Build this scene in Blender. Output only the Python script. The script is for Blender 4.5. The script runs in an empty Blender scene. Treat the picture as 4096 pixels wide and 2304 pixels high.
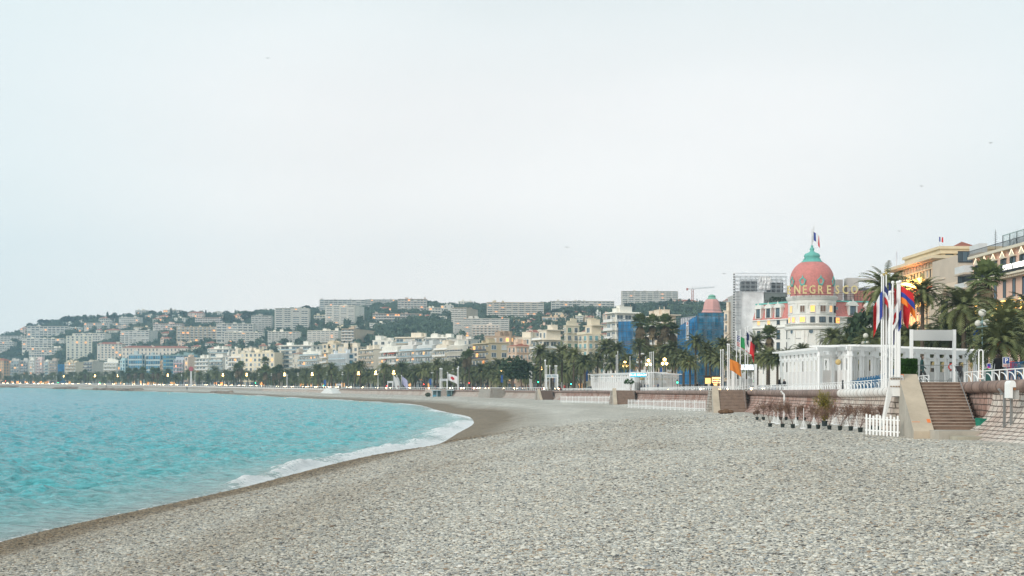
import bpy, math, random
import numpy as np
from mathutils import Matrix, Vector
# ------------------------------------------------------------------ camera, sky, sun, exposure
SC = bpy.context.scene
COL = SC.collection
F, HZ, CAMZ, ROLL = 5000.0, 1530.0, 6.5, 0.0039
camd = bpy.data.cameras.new('camera')
cam = bpy.data.objects.new('camera', camd)
COL.objects.link(cam)
camd.sensor_width = 36.0
camd.lens = 36.0 * F / 4096.0
camd.shift_y = (HZ - 1152.0) / 4096.0
camd.clip_start = 0.5
camd.clip_end = 9000.0
cam.matrix_world = Matrix.Translation((0, 0, CAMZ)) @ Matrix.Rotation(-ROLL, 4, 'Y') @ Matrix.Rotation(math.radians(90), 4, 'X')
SC.camera = cam
SUN_EL, SUN_AZ = math.radians(24), math.radians(-132)   # azimuth clockwise from +Y: behind the viewer, to the left
world = bpy.data.worlds.new('World')
SC.world = world
world.use_nodes = True
wt = world.node_tree
wt.nodes.clear()
wo = wt.nodes.new('ShaderNodeOutputWorld')
bg = wt.nodes.new('ShaderNodeBackground')
sky = wt.nodes.new('ShaderNodeTexSky')
sky.sky_type = 'NISHITA'
sky.sun_disc = False
sky.sun_elevation = SUN_EL
sky.sun_rotation = SUN_AZ
sky.air_density = 1.4
sky.dust_density = 3.0
bg.inputs['Strength'].default_value = 0.10
# an even overcast layer over the clear sky: soft cloud noise, paler low down
tc = wt.nodes.new('ShaderNodeTexCoord')
sep = wt.nodes.new('ShaderNodeSeparateXYZ')
wt.links.new(tc.outputs['Generated'], sep.inputs[0])
ramp = wt.nodes.new('ShaderNodeValToRGB')
wt.links.new(sep.outputs['Z'], ramp.inputs[0])
e = ramp.color_ramp.elements
e[0].position = 0.0
e[0].color = (9.3, 8.9, 8.6, 1)
e[1].position = 1.0
e[1].color = (5.6, 6.3, 6.4, 1)
for p_, c_ in ((0.06, (9.1, 8.65, 8.35)), (0.14, (8.9, 8.5, 8.25)), (0.22, (8.35, 8.15, 8.0)), (0.32, (7.0, 7.5, 7.5))):
 q = e.new(p_)
 q.color = (*c_, 1)
mp = wt.nodes.new('ShaderNodeMapping')
mp.inputs['Scale'].default_value = (1.2, 1.2, 4.0)
mp.inputs['Rotation'].default_value = (0.1, 0.2, 0.5)
wt.links.new(tc.outputs['Generated'], mp.inputs[0])
nz = wt.nodes.new('ShaderNodeTexNoise')
nz.inputs['Scale'].default_value = 1.6
nz.inputs['Detail'].default_value = 5
nz.inputs['Roughness'].default_value = 0.45
wt.links.new(mp.outputs[0], nz.inputs['Vector'])
cr = wt.nodes.new('ShaderNodeMapRange')
cr.inputs['From Min'].default_value = 0.3
cr.inputs['From Max'].default_value = 0.7
cr.inputs['To Min'].default_value = 0.94
cr.inputs['To Max'].default_value = 1.05
wt.links.new(nz.outputs[0], cr.inputs[0])
vm = wt.nodes.new('ShaderNodeVectorMath')
vm.operation = 'SCALE'
wt.links.new(ramp.outputs[0], vm.inputs[0])
wt.links.new(cr.outputs[0], vm.inputs['Scale'])
mx = wt.nodes.new('ShaderNodeMixRGB')
mx.inputs[0].default_value = 0.92
wt.links.new(sky.outputs[0], mx.inputs[1])
ax = wt.nodes.new('ShaderNodeMath'); ax.operation = 'SUBTRACT'; ax.inputs[1].default_value = 0.04; wt.links.new(sep.outputs['X'], ax.inputs[0])
ab = wt.nodes.new('ShaderNodeMath'); ab.operation = 'ABSOLUTE'; wt.links.new(ax.outputs[0], ab.inputs[0])
ar = wt.nodes.new('ShaderNodeMapRange'); ar.interpolation_type = 'SMOOTHSTEP'; ar.inputs['From Min'].default_value = 0.16; ar.inputs['From Max'].default_value = 0.50; ar.inputs['To Max'].default_value = 0.62
wt.links.new(ab.outputs[0], ar.inputs[0])
am = wt.nodes.new('ShaderNodeMixRGB'); am.inputs[2].default_value = (6.5, 7.55, 7.7, 1)
wt.links.new(ar.outputs[0], am.inputs[0]); wt.links.new(vm.outputs[0], am.inputs[1]); wt.links.new(am.outputs[0], mx.inputs[2])
wt.links.new(mx.outputs[0], bg.inputs[0])
wt.links.new(bg.outputs[0], wo.inputs[0])
sund = bpy.data.lights.new('sun', 'SUN')
sund.energy = 1.5
sund.angle = math.radians(18)
sund.color = (1.0, 0.95, 0.88)
sun = bpy.data.objects.new('sun', sund)
COL.objects.link(sun)
sdir = Vector((math.sin(SUN_AZ) * math.cos(SUN_EL), math.cos(SUN_AZ) * math.cos(SUN_EL), math.sin(SUN_EL)))
sun.rotation_euler = sdir.to_track_quat('Z', 'Y').to_euler()
sun.location = (0, 0, 200)
SC.view_settings.view_transform = 'Standard'
SC.view_settings.look = 'None'
SC.view_settings.gamma = 1.0
SC.view_settings.use_curve_mapping = False
SC.view_settings.exposure = 0.36
SC.cycles.max_bounces = 6
SC.cycles.transparent_max_bounces = 12
SC.cycles.volume_bounces = 1
RNG = np.random.RandomState(7)
random.seed(7)
# ------------------------------------------------------------------ helpers
cr_, sr_ = math.cos(ROLL), math.sin(ROLL)
def P(px, py, d):
 """World point at depth d (metres along +Y) seen at photo pixel px, py."""
 a, b = (px - 2048.0) / F, -(py - HZ) / F
 return Vector(((a * cr_ - b * sr_) * d, d, CAMZ + (a * sr_ + b * cr_) * d))
def PX(x, y, z=6.5):
 a, b = x / y, (z - CAMZ) / y
 return 2048 + F * (a * cr_ + b * sr_), HZ - F * (-a * sr_ + b * cr_)
def empty(name, loc=(0, 0, 0), rz=0.0, label=None, cat=None, group=None, kind=None):
 o = bpy.data.objects.new(name, None)
 COL.objects.link(o)
 o.empty_display_size = 0.3
 o.location = loc
 o.rotation_euler = (0, 0, rz)
 tag(o, label, cat, group, kind)
 return o
def tag(o, label=None, cat=None, group=None, kind=None):
 if label: o['label'] = label
 if cat: o['category'] = cat
 if group: o['group'] = group
 if kind: o['kind'] = kind
 return o
def link_mesh(name, me, parent=None, loc=(0, 0, 0), rz=0.0, scale=None):
 o = bpy.data.objects.new(name, me)
 COL.objects.link(o)
 if parent: o.parent = parent
 o.location = loc
 if rz: o.rotation_euler = (0, 0, rz)
 if scale: o.scale = scale
 return o
def copy_tree(o, parent=None):
 c = o.copy()
 COL.objects.link(c)
 c.parent = parent
 for ch in o.children:
  copy_tree(ch, c)
 return c
class MB:
 """Collects polygons with material slots."""
 def __init__(s):
  s.v, s.f, s.m, s.mats = [], [], [], []
 def mi(s, mat):
  if mat not in s.mats: s.mats.append(mat)
  return s.mats.index(mat)
 def poly(s, pts, mat):
  n = len(s.v)
  s.v.extend([tuple(p) for p in pts])
  s.f.append(tuple(range(n, n + len(pts))))
  s.m.append(s.mi(mat))
 def box(s, x0, x1, y0, y1, z0, z1, mat, M=None):
  n = len(s.v)
  c = [(x0, y0, z0), (x1, y0, z0), (x1, y1, z0), (x0, y1, z0), (x0, y0, z1), (x1, y0, z1), (x1, y1, z1), (x0, y1, z1)]
  if M is not None: c = [tuple(M @ Vector(p)) for p in c]
  s.v.extend(c)
  k = s.mi(mat)
  for q in ((0, 3, 2, 1), (4, 5, 6, 7), (0, 1, 5, 4), (1, 2, 6, 5), (2, 3, 7, 6), (3, 0, 4, 7)):
   s.f.append(tuple(n + i for i in q)); s.m.append(k)
 def tube(s, p0, p1, r0, r1, mat, n=8, cap=True):
  p0, p1 = Vector(p0), Vector(p1)
  d = (p1 - p0)
  if d.length < 1e-6: return
  q = d.to_track_quat('Z', 'Y')
  b = len(s.v)
  for p, r in ((p0, r0), (p1, r1)):
   for i in range(n):
    a = 2 * math.pi * i / n
    s.v.append(tuple(p + q @ Vector((r * math.cos(a), r * math.sin(a), 0))))
  k = s.mi(mat)
  for i in range(n):
   j = (i + 1) % n
   s.f.append((b + i, b + j, b + n + j, b + n + i)); s.m.append(k)
  if cap:
   s.f.append(tuple(b + i for i in range(n))[::-1]); s.m.append(k)
   s.f.append(tuple(b + n + i for i in range(n))); s.m.append(k)
 def path(s, pts, r, mat, n=6):
  for a, b in zip(pts[:-1], pts[1:]):
   s.tube(a, b, r if not callable(r) else r(0), r if not callable(r) else r(1), mat, n)
 def lathe(s, prof, mat, n=24, c=(0, 0), a0=0.0, a1=2 * math.pi, mats=None):
  b = len(s.v)
  full = abs(a1 - a0 - 2 * math.pi) < 1e-4
  m = n if full else n + 1
  for (r, z) in prof:
   for i in range(m):
    a = a0 + (a1 - a0) * i / n
    s.v.append((c[0] + r * math.cos(a), c[1] + r * math.sin(a), z))
  for j in range(len(prof) - 1):
   k = s.mi(mats[j] if mats else mat)
   for i in range(n):
    i2 = (i + 1) % m if full else i + 1
    s.f.append((b + j * m + i, b + j * m + i2, b + (j + 1) * m + i2, b + (j + 1) * m + i)); s.m.append(k)
  if full and prof[-1][0] > 1e-3:
   s.f.append(tuple(b + (len(prof) - 1) * m + i for i in range(n))); s.m.append(s.mi(mat))
 def sphere(s, c, r, mat, n=10, sz=1.0, sx=1.0, sy=1.0):
  b = len(s.v); k = s.mi(mat); rings = max(4, n // 2)
  for j in range(rings + 1):
   t = math.pi * j / rings
   for i in range(n):
    a = 2 * math.pi * i / n
    s.v.append((c[0] + sx * r * math.sin(t) * math.cos(a), c[1] + sy * r * math.sin(t) * math.sin(a), c[2] + sz * r * math.cos(t)))
  for j in range(rings):
   for i in range(n):
    i2 = (i + 1) % n
    s.f.append((b + j * n + i, b + (j + 1) * n + i, b + (j + 1) * n + i2, b + j * n + i2)); s.m.append(k)
 def mesh(s, name, smooth=False):
  me = bpy.data.meshes.new(name)
  me.from_pydata(s.v, [], s.f)
  for m in s.mats: me.materials.append(m)
  me.polygons.foreach_set('material_index', s.m)
  if smooth: me.polygons.foreach_set('use_smooth', [True] * len(s.f))
  me.update()
  return me
 def build(s, name, parent=None, loc=(0, 0, 0), rz=0.0, smooth=False):
  return link_mesh(name, s.mesh(name, smooth), parent, loc, rz)
def np_mesh(name, V, Fq, mats, smooth=True, midx=None):
 """mesh from numpy vertices and quads or triangles"""
 me = bpy.data.meshes.new(name)
 V = np.asarray(V, dtype=np.float32)
 Fq = np.asarray(Fq, dtype=np.int32)
 k = Fq.shape[1]
 me.vertices.add(len(V)); me.vertices.foreach_set('co', V.ravel())
 me.loops.add(Fq.size); me.loops.foreach_set('vertex_index', Fq.ravel())
 me.polygons.add(len(Fq))
 me.polygons.foreach_set('loop_start', np.arange(0, Fq.size, k, dtype=np.int32))
 me.polygons.foreach_set('loop_total', np.full(len(Fq), k, dtype=np.int32))
 me.polygons.foreach_set('use_smooth', np.full(len(Fq), smooth))
 for m in mats: me.materials.append(m)
 if midx is not None: me.polygons.foreach_set('material_index', np.asarray(midx, dtype=np.int32))
 me.update(calc_edges=True)
 me.validate()
 return me
def attr(me, name, vals):
 a = me.attributes.new(name, 'FLOAT', 'POINT')
 a.data.foreach_set('value', np.asarray(vals, dtype=np.float32))
def grid_faces(nr, nc):
 i = np.arange(nr - 1)[:, None] * nc + np.arange(nc - 1)[None, :]
 return np.stack([i, i + 1, i + nc + 1, i + nc], -1).reshape(-1, 4)
# ------------------------------------------------------------------ materials
_MC = {}
def N(t, kind, **kw):
 n = t.nodes.new(kind)
 for k, v in kw.items():
  if k in n.inputs: n.inputs[k].default_value = v
  else: setattr(n, k, v)
 return n
def base_mat(name):
 m = bpy.data.materials.new(name)
 m.use_nodes = True
 t = m.node_tree
 b = t.nodes['Principled BSDF']
 return m, t, b
def M(col, rough=0.8, var=0.12, scale=0.35, metal=0.0, streak=False, name='paint', spec=0.3, emit=0.0, bump=0.0):
 """painted, plastered or metal surface with a little uneven wear"""
 key = (tuple(col), rough, var, scale, metal, streak, emit, bump)
 if key in _MC: return _MC[key]
 m, t, b = base_mat(name)
 b.inputs['Roughness'].default_value = rough
 b.inputs['Metallic'].default_value = metal
 b.inputs['Specular IOR Level'].default_value = spec
 tcn = N(t, 'ShaderNodeTexCoord')
 mpn = N(t, 'ShaderNodeMapping')
 mpn.inputs['Scale'].default_value = (1, 1, 0.25 if streak else 1)
 t.links.new(tcn.outputs['Object'], mpn.inputs[0])
 nn = N(t, 'ShaderNodeTexNoise', Scale=scale, Detail=6.0, Roughness=0.65)
 t.links.new(mpn.outputs[0], nn.inputs['Vector'])
 mr = N(t, 'ShaderNodeMapRange')
 mr.inputs['From Min'].default_value = 0.3
 mr.inputs['From Max'].default_value = 0.7
 mr.inputs['To Min'].default_value = 1 - var
 mr.inputs['To Max'].default_value = 1 + var * 0.5
 t.links.new(nn.outputs[0], mr.inputs[0])
 v = N(t, 'ShaderNodeVectorMath', operation='SCALE')
 v.inputs[0].default_value = col
 t.links.new(mr.outputs[0], v.inputs['Scale'])
 t.links.new(v.outputs[0], b.inputs['Base Color'])
 if emit:
  b.inputs['Emission Color'].default_value = (*col, 1)
  b.inputs['Emission Strength'].default_value = emit
 if bump:
  bn = N(t, 'ShaderNodeBump', Strength=bump, Distance=0.05)
  t.links.new(nn.outputs[0], bn.inputs['Height'])
  t.links.new(bn.outputs[0], b.inputs['Normal'])
 _MC[key] = m
 return m
def emis(col, strength, name='lamp_light'):
 key = ('e', tuple(col), strength)
 if key in _MC: return _MC[key]
 m, t, b = base_mat(name)
 b.inputs['Base Color'].default_value = (*col, 1)
 b.inputs['Emission Color'].default_value = (*col, 1)
 b.inputs['Emission Strength'].default_value = strength
 _MC[key] = m
 return m
def glass(col=(0.05, 0.08, 0.10), rough=0.12, name='window_glass'):
 key = ('g', tuple(col), rough)
 if key in _MC: return _MC[key]
 m, t, b = base_mat(name)
 b.inputs['Roughness'].default_value = rough
 b.inputs['Specular IOR Level'].default_value = 0.6
 oi = N(t, 'ShaderNodeObjectInfo')
 mr = N(t, 'ShaderNodeMapRange')
 mr.inputs['To Min'].default_value = 0.5
 mr.inputs['To Max'].default_value = 1.9
 t.links.new(oi.outputs['Random'], mr.inputs[0])
 v = N(t, 'ShaderNodeVectorMath', operation='SCALE')
 v.inputs[0].default_value = col
 t.links.new(mr.outputs[0], v.inputs['Scale'])
 t.links.new(v.outputs[0], b.inputs['Base Color'])
 _MC[key] = m
 return m
def leafmat(name, c0, c1, rough=0.7, scale=0.6):
 m, t, b = base_mat(name)
 b.inputs['Roughness'].default_value = rough
 b.inputs['Specular IOR Level'].default_value = 0.25
 tcn = N(t, 'ShaderNodeTexCoord')
 nn = N(t, 'ShaderNodeTexNoise', Scale=scale, Detail=4.0)
 t.links.new(tcn.outputs['Object'], nn.inputs['Vector'])
 oi = N(t, 'ShaderNodeObjectInfo')
 ad = N(t, 'ShaderNodeMath', operation='MULTIPLY_ADD')
 ad.inputs[1].default_value = 0.35
 t.links.new(oi.outputs['Random'], ad.inputs[0])
 t.links.new(nn.outputs[0], ad.inputs[2])
 r = N(t, 'ShaderNodeValToRGB')
 r.color_ramp.elements[0].position = 0.40
 r.color_ramp.elements[0].color = (*c0, 1)
 r.color_ramp.elements[1].position = 0.85
 r.color_ramp.elements[1].color = (*c1, 1)
 t.links.new(ad.outputs[0], r.inputs[0])
 t.links.new(r.outputs[0], b.inputs['Base Color'])
 return m
# ------------------------------------------------------------------ plan of the bay
def hz(px): return HZ + (px - 2048) * ROLL
SHORE_PX = [(0, 2173), (445, 2075), (906, 1971), (1113, 1916), (1367, 1852), (1717, 1789), (1828, 1733), (1892, 1693), (1868, 1666),
   (1765, 1645), (1653, 1618), (1383, 1601), (1113, 1587), (858, 1574), (477, 1563), (238, 1555.3), (0, 1549), (-300, 1544.5)]
SH = [(-24.5, -60.0), (-23.5, 10.0)]
for a_, b_ in SHORE_PX:
 d_ = CAMZ * F / (b_ - hz(a_))
 SH.append(((a_ - 2048) / F * d_, d_))
SH.append((-1050, 1560))
SH.append((-1900, 2000))
# wall line: photo x, depth, top (pavement) z, sand z
WL = [(24.5, -60, 6.8, 4.0), (24.3, 20, 6.8, 4.0)] + [((a - 2048) / F * d, d, zt, zb) for a, d, zt, zb in
   [(4300, 53.5, 6.78, 3.95), (4096, 58, 6.76, 3.9), (3750, 70, 6.55, 3.85), (3400, 90, 6.14, 3.6), (3000, 143, 5.74, 3.3), (2700, 195, 5.38, 2.9),
    (2400, 285, 4.76, 2.3), (2100, 370, 4.15, 1.75), (1900, 430, 3.87, 1.5), (1400, 580, 3.2, 1.1), (1000, 740, 2.95, 1.0),
    (700, 890, 3.2, 1.0), (300, 1120, 3.2, 1.0), (0, 1330, 3.05, 1.0), (-300, 1500, 3.0, 1.0)]] + [(-1150, 1760, 3.0, 1.0), (-2000, 2200, 3.0, 1.0)]
def catmull(pts, step):
 pts = np.array(pts, float)
 out = []
 for i in range(len(pts) - 1):
  p0, p1, p2, p3 = pts[max(i - 1, 0)], pts[i], pts[i + 1], pts[min(i + 2, len(pts) - 1)]
  L = np.linalg.norm((p2 - p1)[:2])
  n = max(2, int(L / step))
  # centripetal-ish: limit tangents by the local chord
  t1 = (p2 - p0) * min(1.0, L / max(np.linalg.norm((p2 - p0)[:2]), 1e-6))
  t2 = (p3 - p1) * min(1.0, L / max(np.linalg.norm((p3 - p1)[:2]), 1e-6))
  for k in range(n):
   t = k / n
   out.append((2*t**3-3*t**2+1)*p1 + (t**3-2*t**2+t)*t1*0.9 + (-2*t**3+3*t**2)*p2 + (t**3-t**2)*t2*0.9)
 out.append(pts[-1])
 return np.array(out)
SHC = catmull(SH, 2.5)
SHC = SHC[[i for i in range(len(SHC)) if SHC[i, 1] < 330 or i % 4 == 0 or i == len(SHC) - 1]]
WLC = catmull(WL, 2.0)
WS = np.concatenate([[0], np.cumsum(np.linalg.norm(np.diff(WLC[:, :2], axis=0), axis=1))])
def wall_at(s, off=0.0):
 """point `off` metres inland of the wall top edge at arc length s, with pavement and sand heights and the tangent angle"""
 x, y, zt, zb = (np.interp(s, WS, WLC[:, k]) for k in range(4))
 x2, y2 = np.interp(s + 3, WS, WLC[:, 0]), np.interp(s + 3, WS, WLC[:, 1])
 x1, y1 = np.interp(s - 3, WS, WLC[:, 0]), np.interp(s - 3, WS, WLC[:, 1])
 tx, ty = x2 - x1, y2 - y1
 L = math.hypot(tx, ty); tx /= L; ty /= L
 return x + ty * off, y - tx * off, zt, zb, tx, ty
def s_of_px(px, off=0.0):
 """arc length where the line `off` inland is seen at photo column px (nearest crossing)"""
 ss = np.arange(60, WS[-1] - 10, 1.0)
 prev = None
 for s in ss:
  x, y, *_ = wall_at(s, off)
  if y < 30: continue
  p = 2048 + F * x / y
  if prev is not None and (prev - px) * (p - px) <= 0: return s
  prev = p
 return ss[-1]
def seg_dist(PT, line):
 """signed distance of points to a polyline (left side of travel = negative) and nearest index"""
 A, B = line[:-1, :2], line[1:, :2]
 out = np.empty(len(PT)); idx = np.empty(len(PT), int); par = np.empty(len(PT))
 D = B - A; LL = (D ** 2).sum(1)
 for c in range(0, len(PT), 4000):
  p = PT[c:c + 4000, None, :]
  t = np.clip(((p - A) * D).sum(2) / LL, 0, 1)
  q = A + t[..., None] * D
  dd = ((p - q) ** 2).sum(2)
  j = dd.argmin(1)
  r = np.arange(len(j))
  dist = np.sqrt(dd[r, j])
  w = PT[c:c + 4000] - q[r, j]
  sg = D[j, 0] * w[:, 1] - D[j, 1] * w[:, 0]
  out[c:c + 4000] = np.where(sg > 0, -dist, dist)
  idx[c:c + 4000] = j
  par[c:c + 4000] = j + t[r, j]
 return out, idx, par
def fbm(x, y, seed=0, octaves=4, scale=1.0):
 """cheap smooth noise"""
 out = 0; amp = 1; tot = 0
 r = np.random.RandomState(seed)
 for o in range(octaves):
  for k in range(3):
   a, ph = r.uniform(0, 2 * np.pi), r.uniform(0, 2 * np.pi)
   fr = scale * (2 ** o) * r.uniform(0.7, 1.4)
   out = out + amp / 3 * np.sin(fr * (x * np.cos(a) + y * np.sin(a)) + ph + 1.3 * np.sin(fr * 0.6 * (y * np.cos(a) - x * np.sin(a)) + ph * 2))
  tot += amp; amp *= 0.55
 return out / tot
def beach_z(ds, dw, zb, x, y):
 """height of the shingle: ds metres inland of the water line, dw metres seaward of the wall"""
 W = np.maximum(ds + dw, 12.0)
 Ls = 17.0
 up = zb * (1 - np.exp(-np.maximum(ds, 0) / Ls)) / (1 - np.exp(-W / Ls))
 z = np.where(ds < 0, ds * 0.12, up)
 env = np.clip(ds / 6, 0, 1) * np.clip(dw / 5, 0, 1)
 z = z + env * (0.16 * np.sin(ds * 0.85 + 1.5 * fbm(x, y, 3, 2, 0.03)) * np.exp(-ds / 26) + 0.07 * fbm(x, y, 5, 3, 0.12) + 0.03 * fbm(x, y, 9, 3, 0.6))
 return z
def beach_height(x, y):
 pt = np.array([[x, y]], float)
 ds, _, _ = seg_dist(pt, SHC); dw, j, _ = seg_dist(pt, WLC)
 return float(beach_z(ds, -dw, WLC[j, 3], pt[:, 0], pt[:, 1])[0])
# ------------------------------------------------------------------ shingle material
def shingle(name, instanced=False):
 m, t, b = base_mat(name)
 b.inputs['Specular IOR Level'].default_value = 0.25
 L = t.links
 tcn = N(t, 'ShaderNodeTexCoord')
 ramp = N(t, 'ShaderNodeValToRGB')
 ramp.color_ramp.interpolation = 'CONSTANT'
 els = [(0.0, (0.10, 0.10, 0.10)), (0.06, (0.21, 0.21, 0.205)), (0.16, (0.35, 0.345, 0.33)), (0.32, (0.44, 0.43, 0.40)), (0.48, (0.58, 0.55, 0.49)),
     (0.62, (0.41, 0.42, 0.41)), (0.72, (0.66, 0.64, 0.59)), (0.84, (0.47, 0.40, 0.32)), (0.90, (0.30, 0.22, 0.16)), (0.93, (0.70, 0.68, 0.65)), (0.98, (0.22, 0.25, 0.28))]
 els = [(p_, (c_[0] * 1.10, c_[1] * 1.08, c_[2] * 1.03)) for p_, c_ in els]
 ce = ramp.color_ramp.elements
 ce[0].position, ce[0].color = els[0][0], (*els[0][1], 1)
 ce[1].position, ce[1].color = els[1][0], (*els[1][1], 1)
 for p_, c_ in els[2:]:
  q = ce.new(p_); q.color = (*c_, 1)
 if instanced:
  oi = N(t, 'ShaderNodeAttribute', attribute_name='shade', attribute_type='INSTANCER')
  L.new(oi.outputs['Fac'], ramp.inputs[0])
  wet = N(t, 'ShaderNodeAttribute', attribute_name='wet', attribute_type='INSTANCER')
  nn = N(t, 'ShaderNodeTexNoise', Scale=9.0, Detail=5.0)
  L.new(tcn.outputs['Object'], nn.inputs['Vector'])
 else:
  vo = N(t, 'ShaderNodeTexVoronoi', Scale=15.0)
  L.new(tcn.outputs['Object'], vo.inputs['Vector'])
  sx = N(t, 'ShaderNodeSeparateColor')
  L.new(vo.outputs['Color'], sx.inputs[0])
  L.new(sx.outputs[0], ramp.inputs[0])
  wet = N(t, 'ShaderNodeAttribute', attribute_name='wet')
  nn = N(t, 'ShaderNodeTexNoise', Scale=0.5, Detail=8.0, Roughness=0.7)
  L.new(tcn.outputs['Object'], nn.inputs['Vector'])
 mr = N(t, 'ShaderNodeMapRange')
 mr.inputs['From Min'].default_value = 0.3; mr.inputs['From Max'].default_value = 0.7
 mr.inputs['To Min'].default_value = 0.82; mr.inputs['To Max'].default_value = 1.12
 L.new(nn.outputs[0], mr.inputs[0])
 v = N(t, 'ShaderNodeVectorMath', operation='SCALE')
 L.new(ramp.outputs[0], v.inputs[0]); L.new(mr.outputs[0], v.inputs['Scale'])
 wm = N(t, 'ShaderNodeMixRGB', blend_type='MULTIPLY')
 L.new(wet.outputs['Fac'], wm.inputs[0]); L.new(v.outputs[0], wm.inputs[1])
 wm.inputs[2].default_value = (0.40, 0.325, 0.245, 1)
 last = wm.outputs[0]
 if not instanced:
  # coarser patches of larger and smaller stones farther along the beach
  n3 = N(t, 'ShaderNodeTexNoise', Scale=3.0, Detail=10.0, Roughness=0.85)
  L.new(tcn.outputs['Object'], n3.inputs['Vector'])
  m3 = N(t, 'ShaderNodeMapRange')
  m3.inputs['From Min'].default_value = 0.38; m3.inputs['From Max'].default_value = 0.62
  m3.inputs['To Min'].default_value = 0.72; m3.inputs['To Max'].default_value = 1.5
  L.new(n3.outputs[0], m3.inputs[0])
  v3 = N(t, 'ShaderNodeVectorMath', operation='SCALE')
  n4 = N(t, 'ShaderNodeTexNoise', Scale=0.3, Detail=6.0, Roughness=0.75); L.new(tcn.outputs['Object'], n4.inputs['Vector']); m4 = N(t, 'ShaderNodeMapRange'); m4.inputs['From Min'].default_value = .35; m4.inputs['From Max'].default_value = .65; m4.inputs['To Min'].default_value = .80; m4.inputs['To Max'].default_value = 1.12; L.new(n4.outputs[0], m4.inputs[0]); q4 = N(t, 'ShaderNodeMath', operation='MULTIPLY'); L.new(m3.outputs[0], q4.inputs[0]); L.new(m4.outputs[0], q4.inputs[1])
  L.new(last, v3.inputs[0]); L.new(q4.outputs[0], v3.inputs['Scale'])
  last = v3.outputs[0]
  bn = N(t, 'ShaderNodeBump', Strength=0.35, Distance=0.02)
  bn.invert = True
  L.new(vo.outputs['Distance'], bn.inputs['Height'])
  b2 = N(t, 'ShaderNodeBump', Strength=0.35, Distance=0.1)
  L.new(n3.outputs[0], b2.inputs['Height']); L.new(bn.outputs[0], b2.inputs['Normal'])
  L.new(b2.outputs[0], b.inputs['Normal'])
 L.new(last, b.inputs['Base Color'])
 rr = N(t, 'ShaderNodeMapRange')
 rr.inputs['To Min'].default_value = 0.85; rr.inputs['To Max'].default_value = 0.72
 L.new(wet.outputs['Fac'], rr.inputs[0]); L.new(rr.outputs[0], b.inputs['Roughness'])
 return m
def wetness(ds, x, y):
 n = 1.6 * fbm(x, y, 21, 3, 0.08)
 near = np.clip(1.0 - (ds - 4.0 - n) / 10, 0, 1) ** 1.15
 band = 0.30 * np.exp(-((ds - 14 - 2 * n) / 2.5) ** 2) * (y < 130) + 0.18 * np.exp(-((ds - 24 - 2 * n) / 3.0) ** 2) * (y > 60)
 # the strand stays dark and damp round the far side of the point
 far = np.clip((y - 120) / 60, 0, 1) * np.clip(1 - (ds - 5.5 - 1.6 * n) / 3.5, 0, 1) * np.clip(1 - (y - 420) / 300, 0.25, 1)
 damp = 0.17 * np.clip(fbm(x, y, 71, 4, 0.07) + .25, 0, 1) + 0.10 * np.clip(np.sin(ds * .42 + 1.8 * fbm(x, y, 73, 2, .05)), 0, 1) * (ds > 9)
 return np.clip(np.maximum(np.maximum(near, far), band + damp), 0, 1)
# beach sheet: strips running along the shore, from under water to under the wall
def build_beach():
 tt = []
 n_par = 900
 # sample the shore by arclength densely near, sparsely far
 sl = np.concatenate([[0], np.cumsum(np.linalg.norm(np.diff(SHC, axis=0), axis=1))])
 s, steps = 0.0, []
 while s < sl[-1]:
  y = np.interp(s, sl, SHC[:, 1])
  steps.append(s)
  s += float(np.clip(abs(y) / 110, 0.45, 12))
 S = np.array(steps)
 sx, sy = np.interp(S, sl, SHC[:, 0]), np.interp(S, sl, SHC[:, 1])
 # matching wall points: same share of the way, blended by depth
 wy = np.maximum.accumulate(WLC[:, 1])
 # map by nearest wall point, then smoothed to keep order
 PT = np.stack([sx, sy], 1)
 _, _, par = seg_dist(PT, WLC)
 par = np.maximum.accumulate(par)
 k = 41
 pad = np.concatenate([np.full(k // 2, par[0]), par, np.full(k // 2, par[-1])])
 par = np.convolve(pad, np.ones(k) / k, 'valid')
 ii = np.arange(len(WLC))
 wx, wyy = np.interp(par, ii, WLC[:, 0]), np.interp(par, ii, WLC[:, 1])
 cx = np.concatenate([[-0.6, -0.3, -0.12], np.linspace(0, 1, 95) ** 1.15, [1.05]])
 X = sx[:, None] + (wx - sx)[:, None] * cx[None]
 Y = sy[:, None] + (wyy - sy)[:, None] * cx[None]
 pts = np.stack([X.ravel(), Y.ravel()], 1)
 ds, _, _ = seg_dist(pts, SHC)
 dw, j, _ = seg_dist(pts, WLC)
 Z = beach_z(ds, -dw, WLC[j, 3], pts[:, 0], pts[:, 1])
 V = np.concatenate([pts, Z[:, None]], 1)
 me = np_mesh('beach', V, grid_faces(len(S), len(cx))[:, ::-1], [shingle('shingle_ground')])
 attr(me, 'wet', wetness(ds, pts[:, 0], pts[:, 1]))
 o = link_mesh('beach', me)
 return tag(o, kind='structure')
build_beach()
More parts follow.
